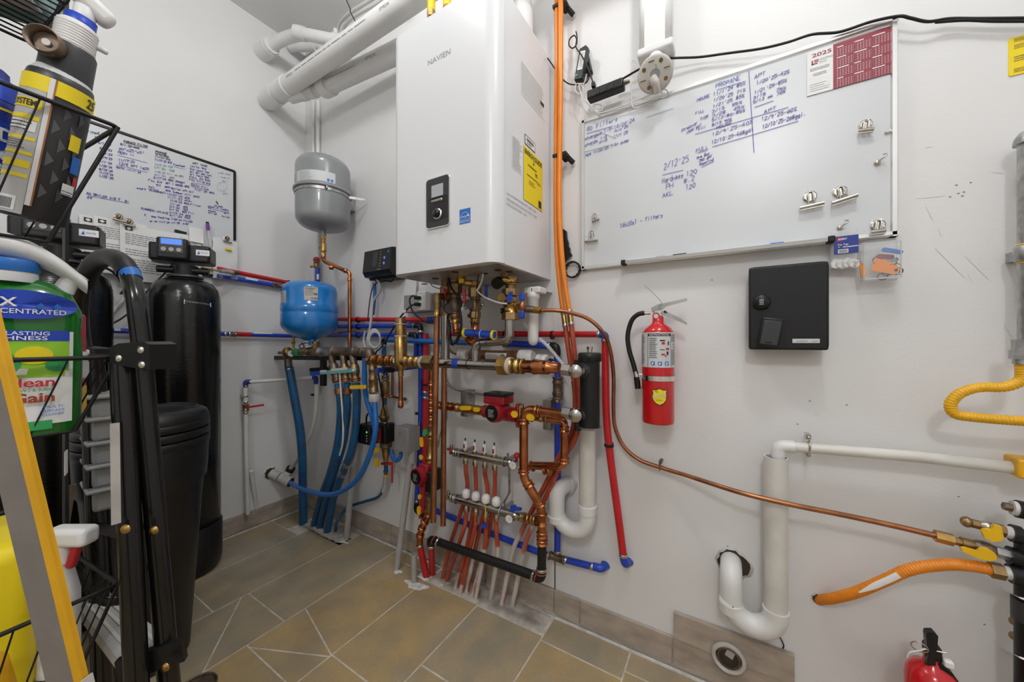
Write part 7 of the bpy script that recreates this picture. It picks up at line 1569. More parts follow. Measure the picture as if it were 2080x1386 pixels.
# ------------------------------------------------------------------ underfloor heating manifolds
ro = .085
def manifold(label, a, b, outs, knobs):
    A, B = W(*a, ro),W(*b, ro); g = thing('heating_manifold', label, 'manifold', lerp(A, B, .5),'underfloor heating manifolds')
    MB().cyl(lerp(A, B, .04),lerp(A, B, .98),.0142,n=20).build('bar', 'steel', g); hubs(g, [seg(A, B, 0,.06)], .0155,'nickel', 'end_cap'); hubs(g, [seg(A, B, .90,1.0)], .0155,'nickel', 'end_valve')
    return g, A, B
def onbar(A, B, px):
    # point of the bar seen at column px
    lo, hi = 0.0,1.0
    f = lambda p: 1040 + FPX * (p - CAM).dot(_R) / (p - CAM).dot(_F)
    for _ in range(30):
        m = (lo + hi) / 2
        if f(lerp(A, B, m)) < px: lo = m
        else: hi = m
    return lerp(A, B, lo)
g1,A1,B1 = manifold('upper underfloor heating manifold with clear flow meters', (924,919),(1050,943),None, None)
g2,A2,B2 = manifold('lower underfloor heating manifold with white knobs', (917,1011),(1062,1051),None, None)
up4 = [945,964.5,984,1004]; lo4 = [947,966.5,987,1008]
for px in up4:
    p = onbar(A1,B1,px); fm = MB().lathe([(.006,.010),(.0095,.012),(.0095,.018),(.007,.020)], p, UZ, 14).build('meter_base', 'brass', g1)
    MB().lathe([(.0078,.020),(.0085,.030),(.0085,.046),(.006,.054)], p, UZ, 14).build('flow_meter', 'white_cap', g1); MB().cyl(p + V((0,-.0062,.026)),p + V((0,-.0062,.042)),.0042,n=10).build('meter_scale', 'maroon', g1); MB().cyl(p + V((0,0,.052)),p + V((0,0,.064)),.003,n=8).build('meter_tip', 'charcoal', g1)
    q = p + V((.003,0,0)); MB().hexn(q - V((0,0,.012)),q - V((0,0,.022)),.0098).cyl(q - V((0,0,.022)),q - V((0,0,.036)),.0112,n=14).build('outlet_nut', 'nickel', g1)
for px in lo4:
    p = onbar(A2,B2,px); MB().cyl(p + V((0,0,.010)),p + V((0,0,.022)),.0085,n=14).build('valve_insert', 'brass', g2)
    MB().lathe([(.0145,.018),(.0170,.022),(.0170,.036),(.014,.044),(.007,.049),(.001,.050)], p, UZ, 20).build('white_knob', 'white_cap', g2)
    q = p + V((.002,0,0)); MB().hexn(q - V((0,0,.012)),q - V((0,0,.022)),.0098).cyl(q - V((0,0,.022)),q - V((0,0,.038)),.0112,n=14).build('outlet_nut', 'nickel', g2)
for gg, A, B, (gx, gy),(lx, ly) in ((g1,A1,B1,(1041.5,946),(918,917)),(g2,A2,B2,(1034,1055),(912,1010))):
    c = W(gx, gy, ro + .028); th = MB().cyl(c + V((0,.012,0)),c, .0160,n=20).build('thermometer', 'nickel', gg); MB().cyl(c, c + V((0,-.0008,0)),.0142,n=20).build('dial_face', 'white_paper', th); t = MB(); line(t, [c + V((0,-.0014,0)),c + V((.004,-.0014,.006))], .001,NB); t.build('needle', 'print_black', th)
    e = W(lx, ly, ro); MB().cyl(e, lerp(A, B, .02),.010,n=14).build('vent_body', 'nickel', gg); MB().hexn(e + V((-.002,0,-.012)),e + V((-.002,0,.008)),.010).cyl(e + V((-.002,0,.006)),e + V((-.002,0,.026)),.0075,n=12).build('air_vent', 'nickel', gg)
MB().cyl(W(916,914,ro + .01),W(909,912,ro + .012),.004,.006,n=10).build('vent_key', 'red_handle', g1)
MB().sphere(W(1050,926,ro + .01),.0115,12,8).cyl(W(1050,928,ro + .01),W(1050,938,ro),.005,n=8).build('red_knob', 'red_handle', g1); lever(g2,[(1039,1026),(1047,1025),(1049,1029),(1060,1031),(1060,1036),(1049,1036),(1046,1039),(1039,1038)], ro + .014,.010,'blue_handle'); MB().hexn(W(1046,1046,ro),W(1060,1050,ro),.0135).build('ball_valve', 'nickel', g2)
br_ = thing('manifold_bracket', 'bent galvanised strap holding both heating manifolds', 'bracket', W(1032,990,.05))
MB().tube(rpath([W(1031,921,.07),W(1034,945,.07),W(1035,1002,.07),W(1024,1020,.05),W(1023,1050,.075)], .01,4),.0095,n=8,flat=(1,.28)).build('strap', 'galv', br_)
for A, B, px, py in ((A1,B1,1025,936),(A2,B2,1018,1040),(A1,B1,936,921),(A2,B2,927,1013)): p = onbar(A, B, px); MB().torus(p, B - A, .0165,.003,n=20,m=6).box(V((p.x, p.y / 2 + .006,p.z)),(.012,-p.y - .01,.014)).build('pipe_ring', 'galv', br_)
g = thing('blue_tag', 'small blue key hanging on a yellow tie from a white knob', 'tag', W(984,1067,ro + .03))
MB().tube([W(984,1023,ro + .016),W(986,1030,ro + .022),W(986,1060,ro + .024)], .0014,n=6).build('tie', 'yellow_handle', g); lever(g, [(981,1066),(984,1061),(989,1062),(990,1070),(983,1072),(977,1073),(977,1070)], ro + .022,.006,'blue_handle', 'key')
# floor tubes: each from its outlet down through the slot in the floor
def zz(X, Y): return (800 + X / 3.648,860 + Y / 3.648)
tubes = [('upper', 0,[(545,470),(520,580),(470,740),(410,930)], (360,1160),.0),('lower', 0,[(520,780),(460,960)], (390,1170),.0),('upper', 1,[(608,500),(590,650),(545,900)], (455,1230),.12),('lower', 1,[(600,780),(560,950)], (490,1270),.1),
  ('upper', 2,[(695,520),(660,700),(610,900)], (535,1262),.2),('lower', 2,[(680,850),(655,1030)], (605,1310),.5),('upper', 3,[(745,540),(722,700),(690,880)], (580,1285),.3),('lower', 3,[(768,960),(745,1130)], (715,1312),.75)]
ordw = ['first', 'second', 'third', 'fourth']
for row, i, mid, foot, wh in tubes:
    A, B, px = (A1,B1,up4[i]) if row == 'upper' else (A2,B2,lo4[i])
    p = onbar(A, B, px) + V((.003,0,-.034)); f0 = FL(*zz(*foot),0)
    if row == 'lower': p += V((-.001,-.004,0))
    pts = [p, p - V((0,0,.03))]
    for k, m__ in enumerate(mid):
        o_ = (ro - .012 - .01 * k) if row == 'upper' else (ro + .01)
        pts.append(W(*zz(*m__),max(.03,o_)))
    pts.append(f0 + V((0,0,-.002)))
    C_ = cr(pts, 8); cut = int(len(C_) * (1 - wh * .75))
    g = thing('floor_heating_tube', 'red brown floor tube from the %s manifold outlet, %s from the left' % (row, ordw[i]),'tube', f0,'red brown underfloor heating tubes')
    MB().tube(C_[:cut + 1], .0083,n=12).build('tube', 'pex_oxide', g)
    if cut < len(C_) - 1: MB().tube(C_[cut:], .0085,n=12).build('painted_end', 'pex_oxide_white', g)
# the pair of orange tubes coming down beside the boiler
for k, (xs__, low, foot, lab_) in enumerate([([(1131,-20),(1132,100),(1130,250),(1129,400),(1131,500),(1137,580),(1146,645)], [(1152,690),(1160,745),(1168,800),(1167,850),(1158,890),(1135,930),(1105,990),(1060,1079),(1041,1123)], (1018,1231),'orange tube down the wall beside the boiler, left one of the pair'),
                                  ([(1139,-20),(1139,100),(1138,250),(1136,400),(1140,500),(1148,580),(1158,640)], [(1164,690),(1170,745),(1177,800),(1175,860),(1166,895),(1145,930),(1120,985),(1077,1079),(1063,1123)], (1040,1233),'orange tube down the wall beside the boiler, right one of the pair')]):
    o0 = .05 + .014 * k
    upP = cr([W(x, y, o0) for x, y in xs__], 8); f0 = FL(*foot, 0)
    loP = cr([upP[-1]] + [W(x, y, .062 + .014 * k) for x, y in low] + [f0], 8)
    g = thing('orange_tube', lab_, 'tube', f0,'pair of orange heating tubes beside the boiler')
    MB().tube(upP, .0088,n=12).build('orange_length', 'pex_orange', g); n_c = int(len(loP) * .77)
    MB().tube(loP[:n_c + 1], .0088,n=12).build('red_length', 'pex_oxide', g); MB().tube(loP[n_c:], .009,n=12).build('painted_end', 'pex_oxide_white', g)
    d = upP[-1] - upP[-2]; crimp(g, upP[-2], d, .0105); crimp(g, loP[3], d, .0105); MB().cyl(upP[-1] - d.normalized() * .006,loP[3], .0098,n=12).build('coupling', 'brass', g)
for py, lab_ in ((15,'black tube clip on the orange pair near the ceiling'),(318,'black tube clip on the orange pair beside the whiteboard')):
    c = W(1138,py, .045); one('tube_clip', 'rubber', MB().box(c + V((.003,.0,0)),(.05,.034,.010)).bar(c + V((.020,.012,0)),c + V((.036,.034,-.018)),.012,.012).sphere(W(1149,py + 6,.02),.010),lab_, 'clip', 'black clips on the orange tubes')
# ------------------------------------------------------------------ whiteboard on the left wall
NL = V((1,0,0)); LO2 = .014
ya, yb = LW(130,240,LO2).y, LW(477,348,LO2).y
zt_l, zb_l = LW(440,336,LO2).z, LW(478,566,LO2).z
wl = thing('whiteboard', 'black framed whiteboard full of dates above the black tanks', 'whiteboard', (0,(ya + yb) / 2,zb_l))
MB().box((LO2 / 2,(ya + yb) / 2,(zt_l + zb_l) / 2),(LO2 - .002,yb - ya - .01,zt_l - zb_l - .01)).build('writing_surface', 'board_white', wl)
for a, b in (((0,ya, zt_l),(0,yb, zt_l)),((0,ya, zb_l),(0,yb, zb_l)),((0,ya, zb_l),(0,ya, zt_l)),((0,yb, zb_l),(0,yb, zt_l))):
    frame_bar(a, b, wl, 'black_plastic', .013,.018,NL)
def zl_(X, Y, off=LO2 + .0008): return LW(160 + X / 3.85,220 + Y / 3.85,off)
ink = {}
K_, F_ = 'marker_dark', 'marker_faint'
def handl(s, a, b, h, c):
    A, B = zl_(*a),zl_(*b); up = zl_(a[0], a[1] - h * .8) - A; strokes(ink.setdefault(c, MB()),s, A, B, up, .0016,seed=int(a[0] + a[1]),n=NL)
for s, a, b, h, c in [("rined Salt", (70,190),(250,222),24,K_),("Full", (130,230),(175,242),18,K_),("5/1'23", (150,275),(255,296),22,P_),("6/4'23", (165,318),(262,342),22,P_),("8/3'23", (165,352),(264,374),22,P_),("11/9'23", (160,385),(264,408),22,P_),("1/1'24", (165,420),(262,444),22,P_),("1/20'24", (160,452),(264,474),22,P_),("8/18'24", (160,482),(268,504),22,P_),("11/15'24", (160,508),(272,532),22,P_),("1/25'25", (158,535),(274,560),22,P_),
  ("FURNACE FILTER", (352,264),(540,308),20,K_),("8/1'22-MON", (325,287),(476,320),18,K_),('20"x25"x5"', (312,325),(515,362),26,P_),("MERV 11", (308,352),(436,378),22,P_),("11/19'23", (310,412),(440,430),24,P_),("12/5 APT 1625", (313,438),(552,487),24,P_),("BOTH -11/1'24", (295,465),(490,512),20,P_),("AN BOILER AIR F. 8-", (60,672),(395,742),24,P_),("24", (62,702),(108,712),22,P_),
  ("PROPANE", (600,345),(690,364),18,K_),("9/10-80%", (598,364),(706,388),18,K_),("11/10-75%", (596,382),(718,410),18,K_),("11/15'22 67%", (595,407),(730,434),18,B_),("Floorheat", (740,446),(832,462),18,B_),("12/6'22 45%", (592,442),(738,466),16,F_),("1/1'23  70%", (588,468),(752,500),20,'marker_green'),("1/18'23 fill on 80%", (590,500),(818,540),16,F_),("2/1'23  65%", (590,525),(752,552),16,F_),
  ("2/17'23 55% 250gal", (585,548),(835,590),18,P_),("FILL 2/4  APT 1 HOUSE 80%", (545,568),(865,622),18,P_),("9/1  60%-Boiler off 5/1", (605,605),(900,665),18,P_),("80% Summer fill 2023", (680,648),(945,702),18,P_),("start  FLOORHEAT-", (455,630),(690,672),18,P_),("Fall", (548,618),(592,628),16,P_),("10/27'23 65%", (690,676),(872,714),18,P_),("11/1'23 40%-", (693,700),(890,738),18,P_),("11/8'23 80%-Filled", (715,728),(952,772),18,P_),("1/1'24  65%", (712,752),(855,784),18,P_),("2/1'24  55%", (710,774),(855,804),18,P_),("3/1'24  85% Fill", (708,796),(905,832),18,P_),("FLOORHEAT off-4/15", (490,790),(700,832),20,P_),("4/15'24 65%", (708,820),(878,852),18,P_),("5/1'24 45%", (710,842),(875,868),16,P_),("F.  may heating 7/20'24 FILLED", (515,843),(890,895),18,P_),("or on 11/1'24 1/1'25  4/02", (555,888),(858,912),18,P_),
  ("APT TANK", (890,434),(1008,460),16,K_),("10/15 90%", (872,456),(1000,484),16,P_),("Dec meet 75%", (872,478),(1022,512),16,P_),("2/1 APT 25% left", (870,500),(1040,536),16,P_),("3/1 half 55%", (868,520),(1022,552),16,P_),("FALL 23 80%", (868,542),(1030,575),18,P_),("FILL 7/1'24 81%", (866,562),(1030,600),18,P_),("BOTH FILL", (880,606),(1022,638),24,P_),("7/21'25 85%", (905,640),(1062,674),20,P_),("LOW AUG", (1092,508),(1185,526),18,F_),("half", (1115,545),(1180,556),18,F_),("full", (1120,572),(1170,582),18,F_),("off", (1125,672),(1170,682),20,F_),
  ("PUMP", (1062,768),(1130,780),14,P_),("SEPTIC TANKS", (1010,776),(1175,808),18,P_),("House", (1015,805),(1075,816),16,P_),("APT", (1135,825),(1175,833),16,P_),("9/1'24", (1012,822),(1082,836),16,P_),("9/1'24", (1118,850),(1180,862),16,P_)]:
    handl(s, a, b, h, c)
for a, b, c in [((300,365),(535,427),P_),((310,443),(537,502),P_),((355,268),(540,312),K_),((75,685),(395,745),P_),((600,352),(685,368),K_),((885,582),(1025,605),P_),((885,612),(1015,640),P_),((1012,782),(1180,820),P_),((540,628),(625,640),P_),((745,455),(830,478),B_)]:
    line(ink.setdefault(c, MB()),[zl_(*a),zl_(*b)], .0014,NL)
sm = [zl_(1120 + 40 * math.cos(2 * math.pi * i / 20),615 + 36 * math.sin(2 * math.pi * i / 20)) for i in range(21)]; line(ink.setdefault(F_, MB()),sm, .0012,NL); line(ink[F_], [zl_(1102,625),zl_(1112,638),zl_(1126,640),zl_(1138,630)], .0012,NL); line(ink[F_], [zl_(1106,603),zl_(1108,606)], .003,NL); line(ink[F_], [zl_(1130,607),zl_(1132,610)], .003,NL)
line(ink.setdefault(K_, MB()),[zl_(1076,730),zl_(1088,748)], .006,NL)
for c, m_ in ink.items(): m_.build('handwriting', c, wl)
# papers, clips, bag
def sheet(px, py, off, w_, h_, label, seed, tilt=0.0,logo=True):
    a = LW(px, py, off); g = thing('paper_sheet', label, 'paper', a - V((0,0,h_)),'printed sheets clipped to the left whiteboard'); rr = random.Random(seed)
    N = 6; rs = []
    for j in range(N + 1):
        f = j / N; bow = .010 * f * f
        row = [V((off + bow + .004 * math.sin(3 * i / 4 + seed),a.y + w_ * i / 4 + tilt * h_ * f, a.z - h_ * f)) for i in range(5)]
        rs.append(row)
    mb = MB(); mb.rings(rs[::-1], closed=False, caps=(False, False)); mb.rings([[p + V((-.0006,0,0)) for p in r] for r in rs], closed=False, caps=(False, False)); mb.build('page', 'white_paper', g)
    def at(s, t): # s across, t down in metres
        f = t / h_; i = s / w_ * 4; i0 = min(3,int(i)); j0 = min(N - 1,int(f * N)); p = lerp(lerp(rs[j0][i0], rs[j0][i0 + 1], i - i0),lerp(rs[j0 + 1][i0], rs[j0 + 1][i0 + 1], i - i0),f * N - j0); return p + V((.0012,0,0))
    t = MB()
    for (t0,hgt, rows, fl) in ((.035,.05,6,.4),(.10,.03,3,.35),(.14,.06,6,.4)):
        if t0 + hgt < h_: dashes(t, (0,0,0),None, None, w_ * .8,hgt, rows, seed + rows + int(t0 * 100),fl, wrap=lambda s, z, t0=t0,hgt=hgt: at(w_ * .08 + s, t0 + hgt - z))
    t.build('print', 'print_grey', g)
    if logo:
        t = MB(); q = [(w_ * .08,.010),(w_ * .08 + .022,.010),(w_ * .08 + .022,.026),(w_ * .08,.026)]; t.quad(*[at(*k) for k in q]); lg = t.build('logo', 'print_black', g); t = MB(); c = (w_ * .08 + .011,.018); t.quad(*[at(c[0] + dx, c[1] + dy) + V((.0005,0,0)) for dx, dy in ((-.008,0),(0,-.006),(.008,0),(0,.006))]); t.build('logo_mark', 'white_paper', g)
    return g
sheet(160,434,.020,.15,.215,'printed sheet at the far left, half hidden by the others', 2)
sheet(190,437,.030,.15,.225,'printed sheet with handwritten note, second from the left', 5)
sheet(243,452,.040,.19,.235,'frontmost wide printed sheet hanging below the left whiteboard', 9)
sheet(352,472,.024,.10,.19,'printed sheet mostly hidden behind the valve head', 12,logo=False)
sheet(383,460,.028,.055,.07,'small barcode slip beside the purple marker', 14,logo=False)
def clip_left(px, py, label, off=.045):
    c = LW(px, py, off); g = thing('magnetic_clip', label, 'clip', c, 'silver clips on the left whiteboard'); c0 = V((LO2,c.y, c.z))
    MB().lathe([(.014,0),(.014,.003),(.011,.005),(.010,.003),(.001,.003)], V((off - .003,c.y, c.z)),NL, 20,sharp=True).build('magnet_disc', 'chrome', g)
    MB().cyl(V((LO2,c.y, c.z)),V((off, c.y, c.z)),.008,n=14).build('magnet', 'nickel', g)
    MB().tube([c + V((.006,-.018,-.016)),c + V((.006,.018,-.018))], .0045,n=10).build('jaw', 'nickel', g); MB().sphere(c + V((.008,0,-.002)),.006,sc=(.8,1,1.4)).build('spring_handle', 'brass_old', g)
clip_left(241,440,'silver clip holding the second sheet on the left whiteboard'); clip_left(262,450,'silver clip holding the wide sheet on the left whiteboard'); clip_left(461,485,'silver clip holding the clear bag at the whiteboard corner', .035)
g = thing('plastic_bag', 'clear crinkled plastic bag and leaflet hanging at the left whiteboard corner', 'bag', LW(440,570,.03))
rr = random.Random(4); y0,y1 = LW(432,500,.03).y, LW(481,500,.03).y; z1_, z0_ = LW(460,488,.03).z, LW(460,568,.03).z; rs = []
for j in range(9): rs.append([V((.032 + rr.uniform(-.004,.006),y0 + (y1 - y0) * i / 6,z1_ + (z0_ - z1_) * j / 8)) for i in range(7)])
MB().rings(rs, closed=False, caps=(False, False)).build('leaflet', 'white_paper', g); MB().rings([[p + V((.006 + rr.uniform(0,.004),0,.004)) for p in r] for r in rs], closed=False, caps=(False, False)).build('film', 'clear_bag', g)
MB().rbox(LW(465,507,.045),(.008,.030,.010),.003,seg=2).build('yellow_tab', 'yellow', g)
g = thing('marker', 'clear marker with purple cap clipped upright on the left whiteboard', 'marker', LW(428,500,.035))
MB().cyl(LW(428,500,.035),LW(423,466,.035),.0055,n=12).build('barrel', 'trans_tube', g); MB().cyl(LW(423,468,.035),LW(421.5,454,.035),.0068,n=12).build('cap', 'purple', g); MB().cyl(LW(421.5,454,.035),LW(421,451,.035),.006,n=12).build('cap_end', 'rubber', g)
one('black_magnet', 'rubber', MB().bar(LW(355,469,.02),LW(378,475,.02),.014,.012),'flat black magnet strip above the valve head', 'magnet')
# ------------------------------------------------------------------ water softeners
def softener(x, y, yaw, label, R=.12,zt=1.275,valve=True, gate=False):
    g = thing('water_softener', label, 'water softener', (x, y, 0),'black water softener tanks'); o = V((x, y, 0))
    MB().lathe([(R * .80,.19),(R, .205),(R, zt - .115),(R * .985,zt - .085),(R * .92,zt - .05),(R * .76,zt - .022),(R * .5,zt - .006),(R * .36,zt)], o, UZ, 48).build('tank', 'tank_black', g)
    MB().lathe([(R * .70,0),(R * .92,.006),(R * 1.02,.03),(R * 1.045,.06),(R * 1.045,.20),(R * 1.0,.205)], o, UZ, 48).build('foot', 'brine_black', g)
    c, s = math.cos(yaw),math.sin(yaw); U = V((c, s, 0)); N = V((s, -c, 0)); Rm = Matrix((U, -N, UZ)).transposed()
    P = lambda a, b, h: o + U * a + N * b + V((0,0,zt + h))
    MB().cyl(P(0,0,-.004),P(0,0,.05),R * .36,n=24).build('neck', 'black_plastic', g); MB().lathe([(R * .5,0),(R * .5,.008),(R * .40,.012)], P(0,0,-.002),UZ, 24).build('neck_ring', 'charcoal', g)
    for sg in (-1,1): MB().cyl(P(sg * .03,.02,.028),P(sg * .085,.02,.028),.014,n=14).build('side_port', 'black_plastic', g)
    b = MB().rbox(P(-.005,.0,.098),(.20,.10,.075),.010,R=Rm, seg=3).build('valve_head', 'black_plastic', g)
    MB().cyl(P(-.105,.0,.098),P(-.070,.0,.098),.040,n=10).build('ribbed_cover', 'rubber', g)
    d = MB().rbox(P(-.022,.055,.108),(.100,.045,.088),.009,R=Rm, seg=3).build('display_module', 'black_plastic', g)
    MB().rbox(P(-.022,.078,.118),(.078,.004,.062),.005,R=Rm, seg=2).build('bezel', 'charcoal', d); MB().rbox(P(-.022,.0805,.134),(.066,.002,.024),.001,R=Rm, seg=1).build('screen', 'screen_blue' if valve else 'screen_grey', d)
    for k in range(3): q = P(-.046 + .024 * k, .080,.102); MB().cyl(q, q + N * .003,.0085,n=16).build('button', 'conduit_grey', d)
    t = MB(); q = P(.048,.0508,.092); rect(t, q, U, UZ, .046,.024); lb_ = t.build('label', 'white_paper', g); t = MB(); t.add([q + N * .0006 + U * .004 + UZ * .005,q + N * .0006 + U * .014 + UZ * .005,q + N * .0006 + U * .011 + UZ * .019], [[0,1,2]], False); letter(t, 'WATER', q + N * .0006 + U * .016 + UZ * .009,U, UZ, .006,width=.024); t.build('label_print', 'print_blue', lb_)
    return g, P, U, N
g, P, U, N = softener(.17,-.608,math.radians(58),'black water softener tank nearest the corner with lit blue display')
t = MB(); a0 = math.atan2(CAM.x - .17,-(-.608 - CAM.y) * -1) ; wf = lambda s, z: V((.17 + .1206 * math.cos(-.28 + s / .12),-.608 + .1206 * math.sin(-.28 + s / .12),z))
t.quad(wf(-.005,1.152),wf(.088,1.146),wf(.088,1.164),wf(-.005,1.170)); lb_ = t.build('paper_strip', 'white_paper', g)
t = MB(); letter(t, 'ON AIR SANDING FILTER MEDIA 8/22', None, None, None, .006,width=.085,wrap=lambda s, z: wf(s, 1.160 - s * .085 + z) + V((.0006,-.0002,0))); t.build('strip_print', 'print_grey', lb_)
gf = thing('pipe_connector', 'brass and grey flexible connector on the softener beside the red tube', 'connector', LW(450,552,.14))
ca_, cb_ = LW(411,546,.16),LW(482,555,.04); MB().cyl(ca_, lerp(ca_, cb_, .25),.008,n=12).build('brass_end', 'brass', gf); MB().cyl(lerp(ca_, cb_, .2),lerp(ca_, cb_, .5),.0055,n=12).build('stem', 'nickel', gf); MB().cyl(lerp(ca_, cb_, .48),lerp(ca_, cb_, .85),.0095,n=14).build('sleeve', 'conduit_grey', gf); MB().hexn(lerp(ca_, cb_, .85),lerp(ca_, cb_, 1.0),.011).build('nut', 'charcoal', gf)
g2_, P2,U2,N2 = softener(.19,-.945,math.radians(70),'black water softener tank at the left, behind the wire baskets', valve=False)
# cords between the tanks
def cordl(pts, r_, m_, label, name='electric_cable', cat='cable'): return one(name, m_, MB().tube(cr([LW(*p) for p in pts], 7),r_, n=8),label, cat)
cordl([(352,535,.12),(330,560,.10),(300,590,.09),(280,620,.09),(250,645,.09),(228,658,.09)], .0035,'rubber', 'black cable running down behind the softener tanks')
cordl([(245,598,.10),(252,585,.10),(238,560,.10),(214,545,.11),(195,552,.12),(186,570,.12)], .0045,'rubber', 'thick black cable looping between the softener tanks')
cordl([(300,590,.03),(262,600,.03),(225,640,.03),(215,690,.03)], .008,'cable_white', 'cream drain tube on the left wall behind the softener tanks', 'drain_tube', 'tube')
# ------------------------------------------------------------------ things placed by distance ahead and to the side of the doorway
def LF(lat, k, z): p = CAM + _F * k + _R * lat; return V((p.x, p.y, z))
# brine tank
bc = LF(-1.15,1.12,0); g = thing('brine_tank', 'black plastic brine tank with domed lid in front of the corner softener', 'tank', bc)
MB().lathe([(.098,0),(.104,.006),(.134,.50),(.138,.545),(.146,.56),(.149,.60),(.151,.66),(.149,.672)], bc, UZ, 48).build('body', 'brine_black', g)
for z_ in (.668,.695,.722): MB().lathe([(.150,0),(.1545,.003),(.1545,.021),(.151,.024)], bc + V((0,0,z_)),UZ, 48).build('rim_band', 'brine_black', g)
MB().lathe([(.151,.742),(.153,.752),(.146,.772),(.128,.784),(.112,.786),(.104,.778),(.095,.774),(.004,.776)], bc, UZ, 48).build('lid', 'brine_black', g)
MB().torus(bc + V((0,0,.782)),UZ, .118,.006,n=30,m=8,a0=2.2,a1=4.0).build('lid_handle', 'brine_black', g)
# grey bins
gb = thing('bin_stack', 'stack of light grey plastic bins wedged behind the black stepladder', 'bin', DP(222,1010,.80))
cpt = DP(238,900,.80)
for i, py in enumerate((800,842,888,932,978)):
    z_ = DP(222,py, .80).z; c = V((cpt.x, cpt.y, z_)); Rz = Matrix.Rotation(YAW + math.radians(-35),3,'Z')
    MB().rbox(c, (.105,.10,.008),.003,R=Rz, seg=2).build('bin_rim', 'bin_grey', gb); MB().rbox(c - V((0,0,.026)),(.086 - .003 * i, .08,.046),.008,R=Rz, seg=2).build('bin_body', 'bin_grey', gb)
gt = thing('black_tote', 'black plastic tote with barcode tag below the middle basket', 'tote', LF(-1.33,.86,0))
c = LF(-1.33,.86,.33); Rz = Matrix.Rotation(YAW + math.radians(-30),3,'Z')
MB().rbox(c, (.20,.16,.66),.02,R=Rz, seg=3).build('body', 'brine_black', gt)
for z_ in (.70,.64,.58): MB().rbox(V((c.x, c.y, z_)),(.214,.174,.03),.008,R=Rz, seg=2).build('ridge', 'brine_black', gt)
tg = DP(134,940,.66); one('barcode_tag', 'white_paper', MB().rbox(tg, (.024,.002,.044),.001,R=Matrix.Rotation(YAW + math.radians(-45),3,'Z'),seg=1),'white barcode tag hanging from the middle basket', 'tag')
# ------------------------------------------------------------------ black folding stepladder
lad = thing('stepladder', 'black folding stepladder with bent tube handle and grey step', 'stepladder', LF(-.60,.62,0))
near = lambda px, py, k=.62: DP(px, py, k)
K1,K2 = .62,.77
hp = [near(292,735),near(287,690),near(276,610),near(262,556,.635)] ; arc = [near(247,534,.645),near(225,523,.67),near(203,528,.70),near(183,548,.73)]; dn = [near(168,585,.755),near(162,630,K2),near(165,680,K2),near(172,720,K2)]
MB().tube(cr(hp + arc + dn, 8),.0138,n=16).build('handle', 'black_gloss', lad)
MB().tube(cr([near(262,556,.635)] + arc + [near(170,578,.752)], 8),.0162,n=16).build('foam_grip', 'rubber', lad)
q_, w_ = near(253,541,.641),near(262,552,.636); MB().tube([w_, near(268,568,.632)], .0146,n=16).build('blue_tape', 'pex_sky', lad)
def leg(a, b, k0,k1,name='leg'):
    A = DP(*a, k0); B = DP(*b, k1); d = (B - A); t_ = A.z / -d.z; F0 = A + d * t_
    MB().tube([A, F0 + V((0,0,.02))], .0158,n=16).build(name, 'black_gloss', lad); MB().cyl(F0 + V((0,0,.0)),F0 + V((0,0,.035)),.0185,n=16).build('rubber_foot', 'rubber', lad); return A, F0
A1_, F1_ = leg((247,735),(277,1386),K1 + .0,K1 - .02); A2_, F2_ = leg((288,735),(342,1386),K1 + .02,K1 + .02); A3_, F3_ = leg((180,715),(200,1200),K2 + .0,K2 - .01); A4_, F4_ = leg((190,712),(232,1200),K2 + .03,K2 + .04)
hinge = [(222,706),(240,698),(290,694),(303,700),(304,752),(262,746),(222,738)]
pl = [DP(x, y, K1 - .018) for x, y in hinge]; tow = (CAM - pl[0]); tow = _F * -1
mb = MB(); B_pl = [p + _F * .05 for p in pl]; mb.cap(pl); mb.cap(B_pl, True)
for i in range(len(pl)): k = (i + 1) % len(pl); mb.quad(pl[i], B_pl[i], B_pl[k], pl[k])
hg = mb.build('hinge_plate', 'black_plastic', lad)
for x, y in ((240,728),(285,711),(287,741)): MB().lathe([(.0062,0),(.0055,.002),(.001,.003)], DP(x, y, K1 - .018),-_F, 14).build('rivet', 'chrome', hg)
pl = [DP(x, y, K2 - .018) for x, y in [(150,704),(192,709),(194,724),(150,722)]]; mb = MB(); B_pl = [p + _F * .04 for p in pl]; mb.cap(pl); mb.cap(B_pl, True)
for i in range(4): k = (i + 1) % 4; mb.quad(pl[i], B_pl[i], B_pl[k], pl[k])
hg = mb.build('hinge_plate', 'black_plastic', lad); MB().cyl(DP(176,716,K2 - .018),DP(176,716,K2 - .021),.006,n=12).build('rivet', 'chrome', hg)
for x, y, k_ in ((256,1075,K1 - .02),(313,1078,K1 + .004),(336,1356,K1 + .004)): MB().lathe([(.0075,0),(.0065,.003),(.001,.004)], DP(x, y, k_ - .014),-_F, 14).build('rivet', 'brass', lad)
zs = .45; st = [FL(151,1223,zs),FL(222,1203,zs),FL(371,1319,zs),FL(245,1347,zs)]
mb = MB(); lo = [p - V((0,0,.022)) for p in st]; mb.cap(st if (st[1] - st[0]).cross(st[2] - st[1]).z > 0 else st[::-1]); mb.cap(lo if (st[1] - st[0]).cross(st[2] - st[1]).z < 0 else lo[::-1])
for i in range(4): k = (i + 1) % 4; mb.quad(st[i], st[k], lo[k], lo[i])
sp_ = mb.build('step', 'step_grey', lad)
for f in (.25,.5,.75): MB().bar(lerp(st[0], st[1], f) + V((0,0,.001)),lerp(st[3], st[2], f) + V((0,0,.001)),.005,.003).build('tread_rib', 'dirty_white', sp_)
MB().bar(lerp(st[2], st[3], -.03),lerp(st[2], st[3], 1.03) - V((0,0,.012)),.012,.038).build('step_end_cap', 'black_plastic', sp_)
for k_, s_ in enumerate((.78,)):
    a_, b_ = DP(255,1085,K1 - .004),DP(190,1070,K2); MB().bar(a_, b_, .02,.008).build('cross_brace', 'black_plastic', lad)
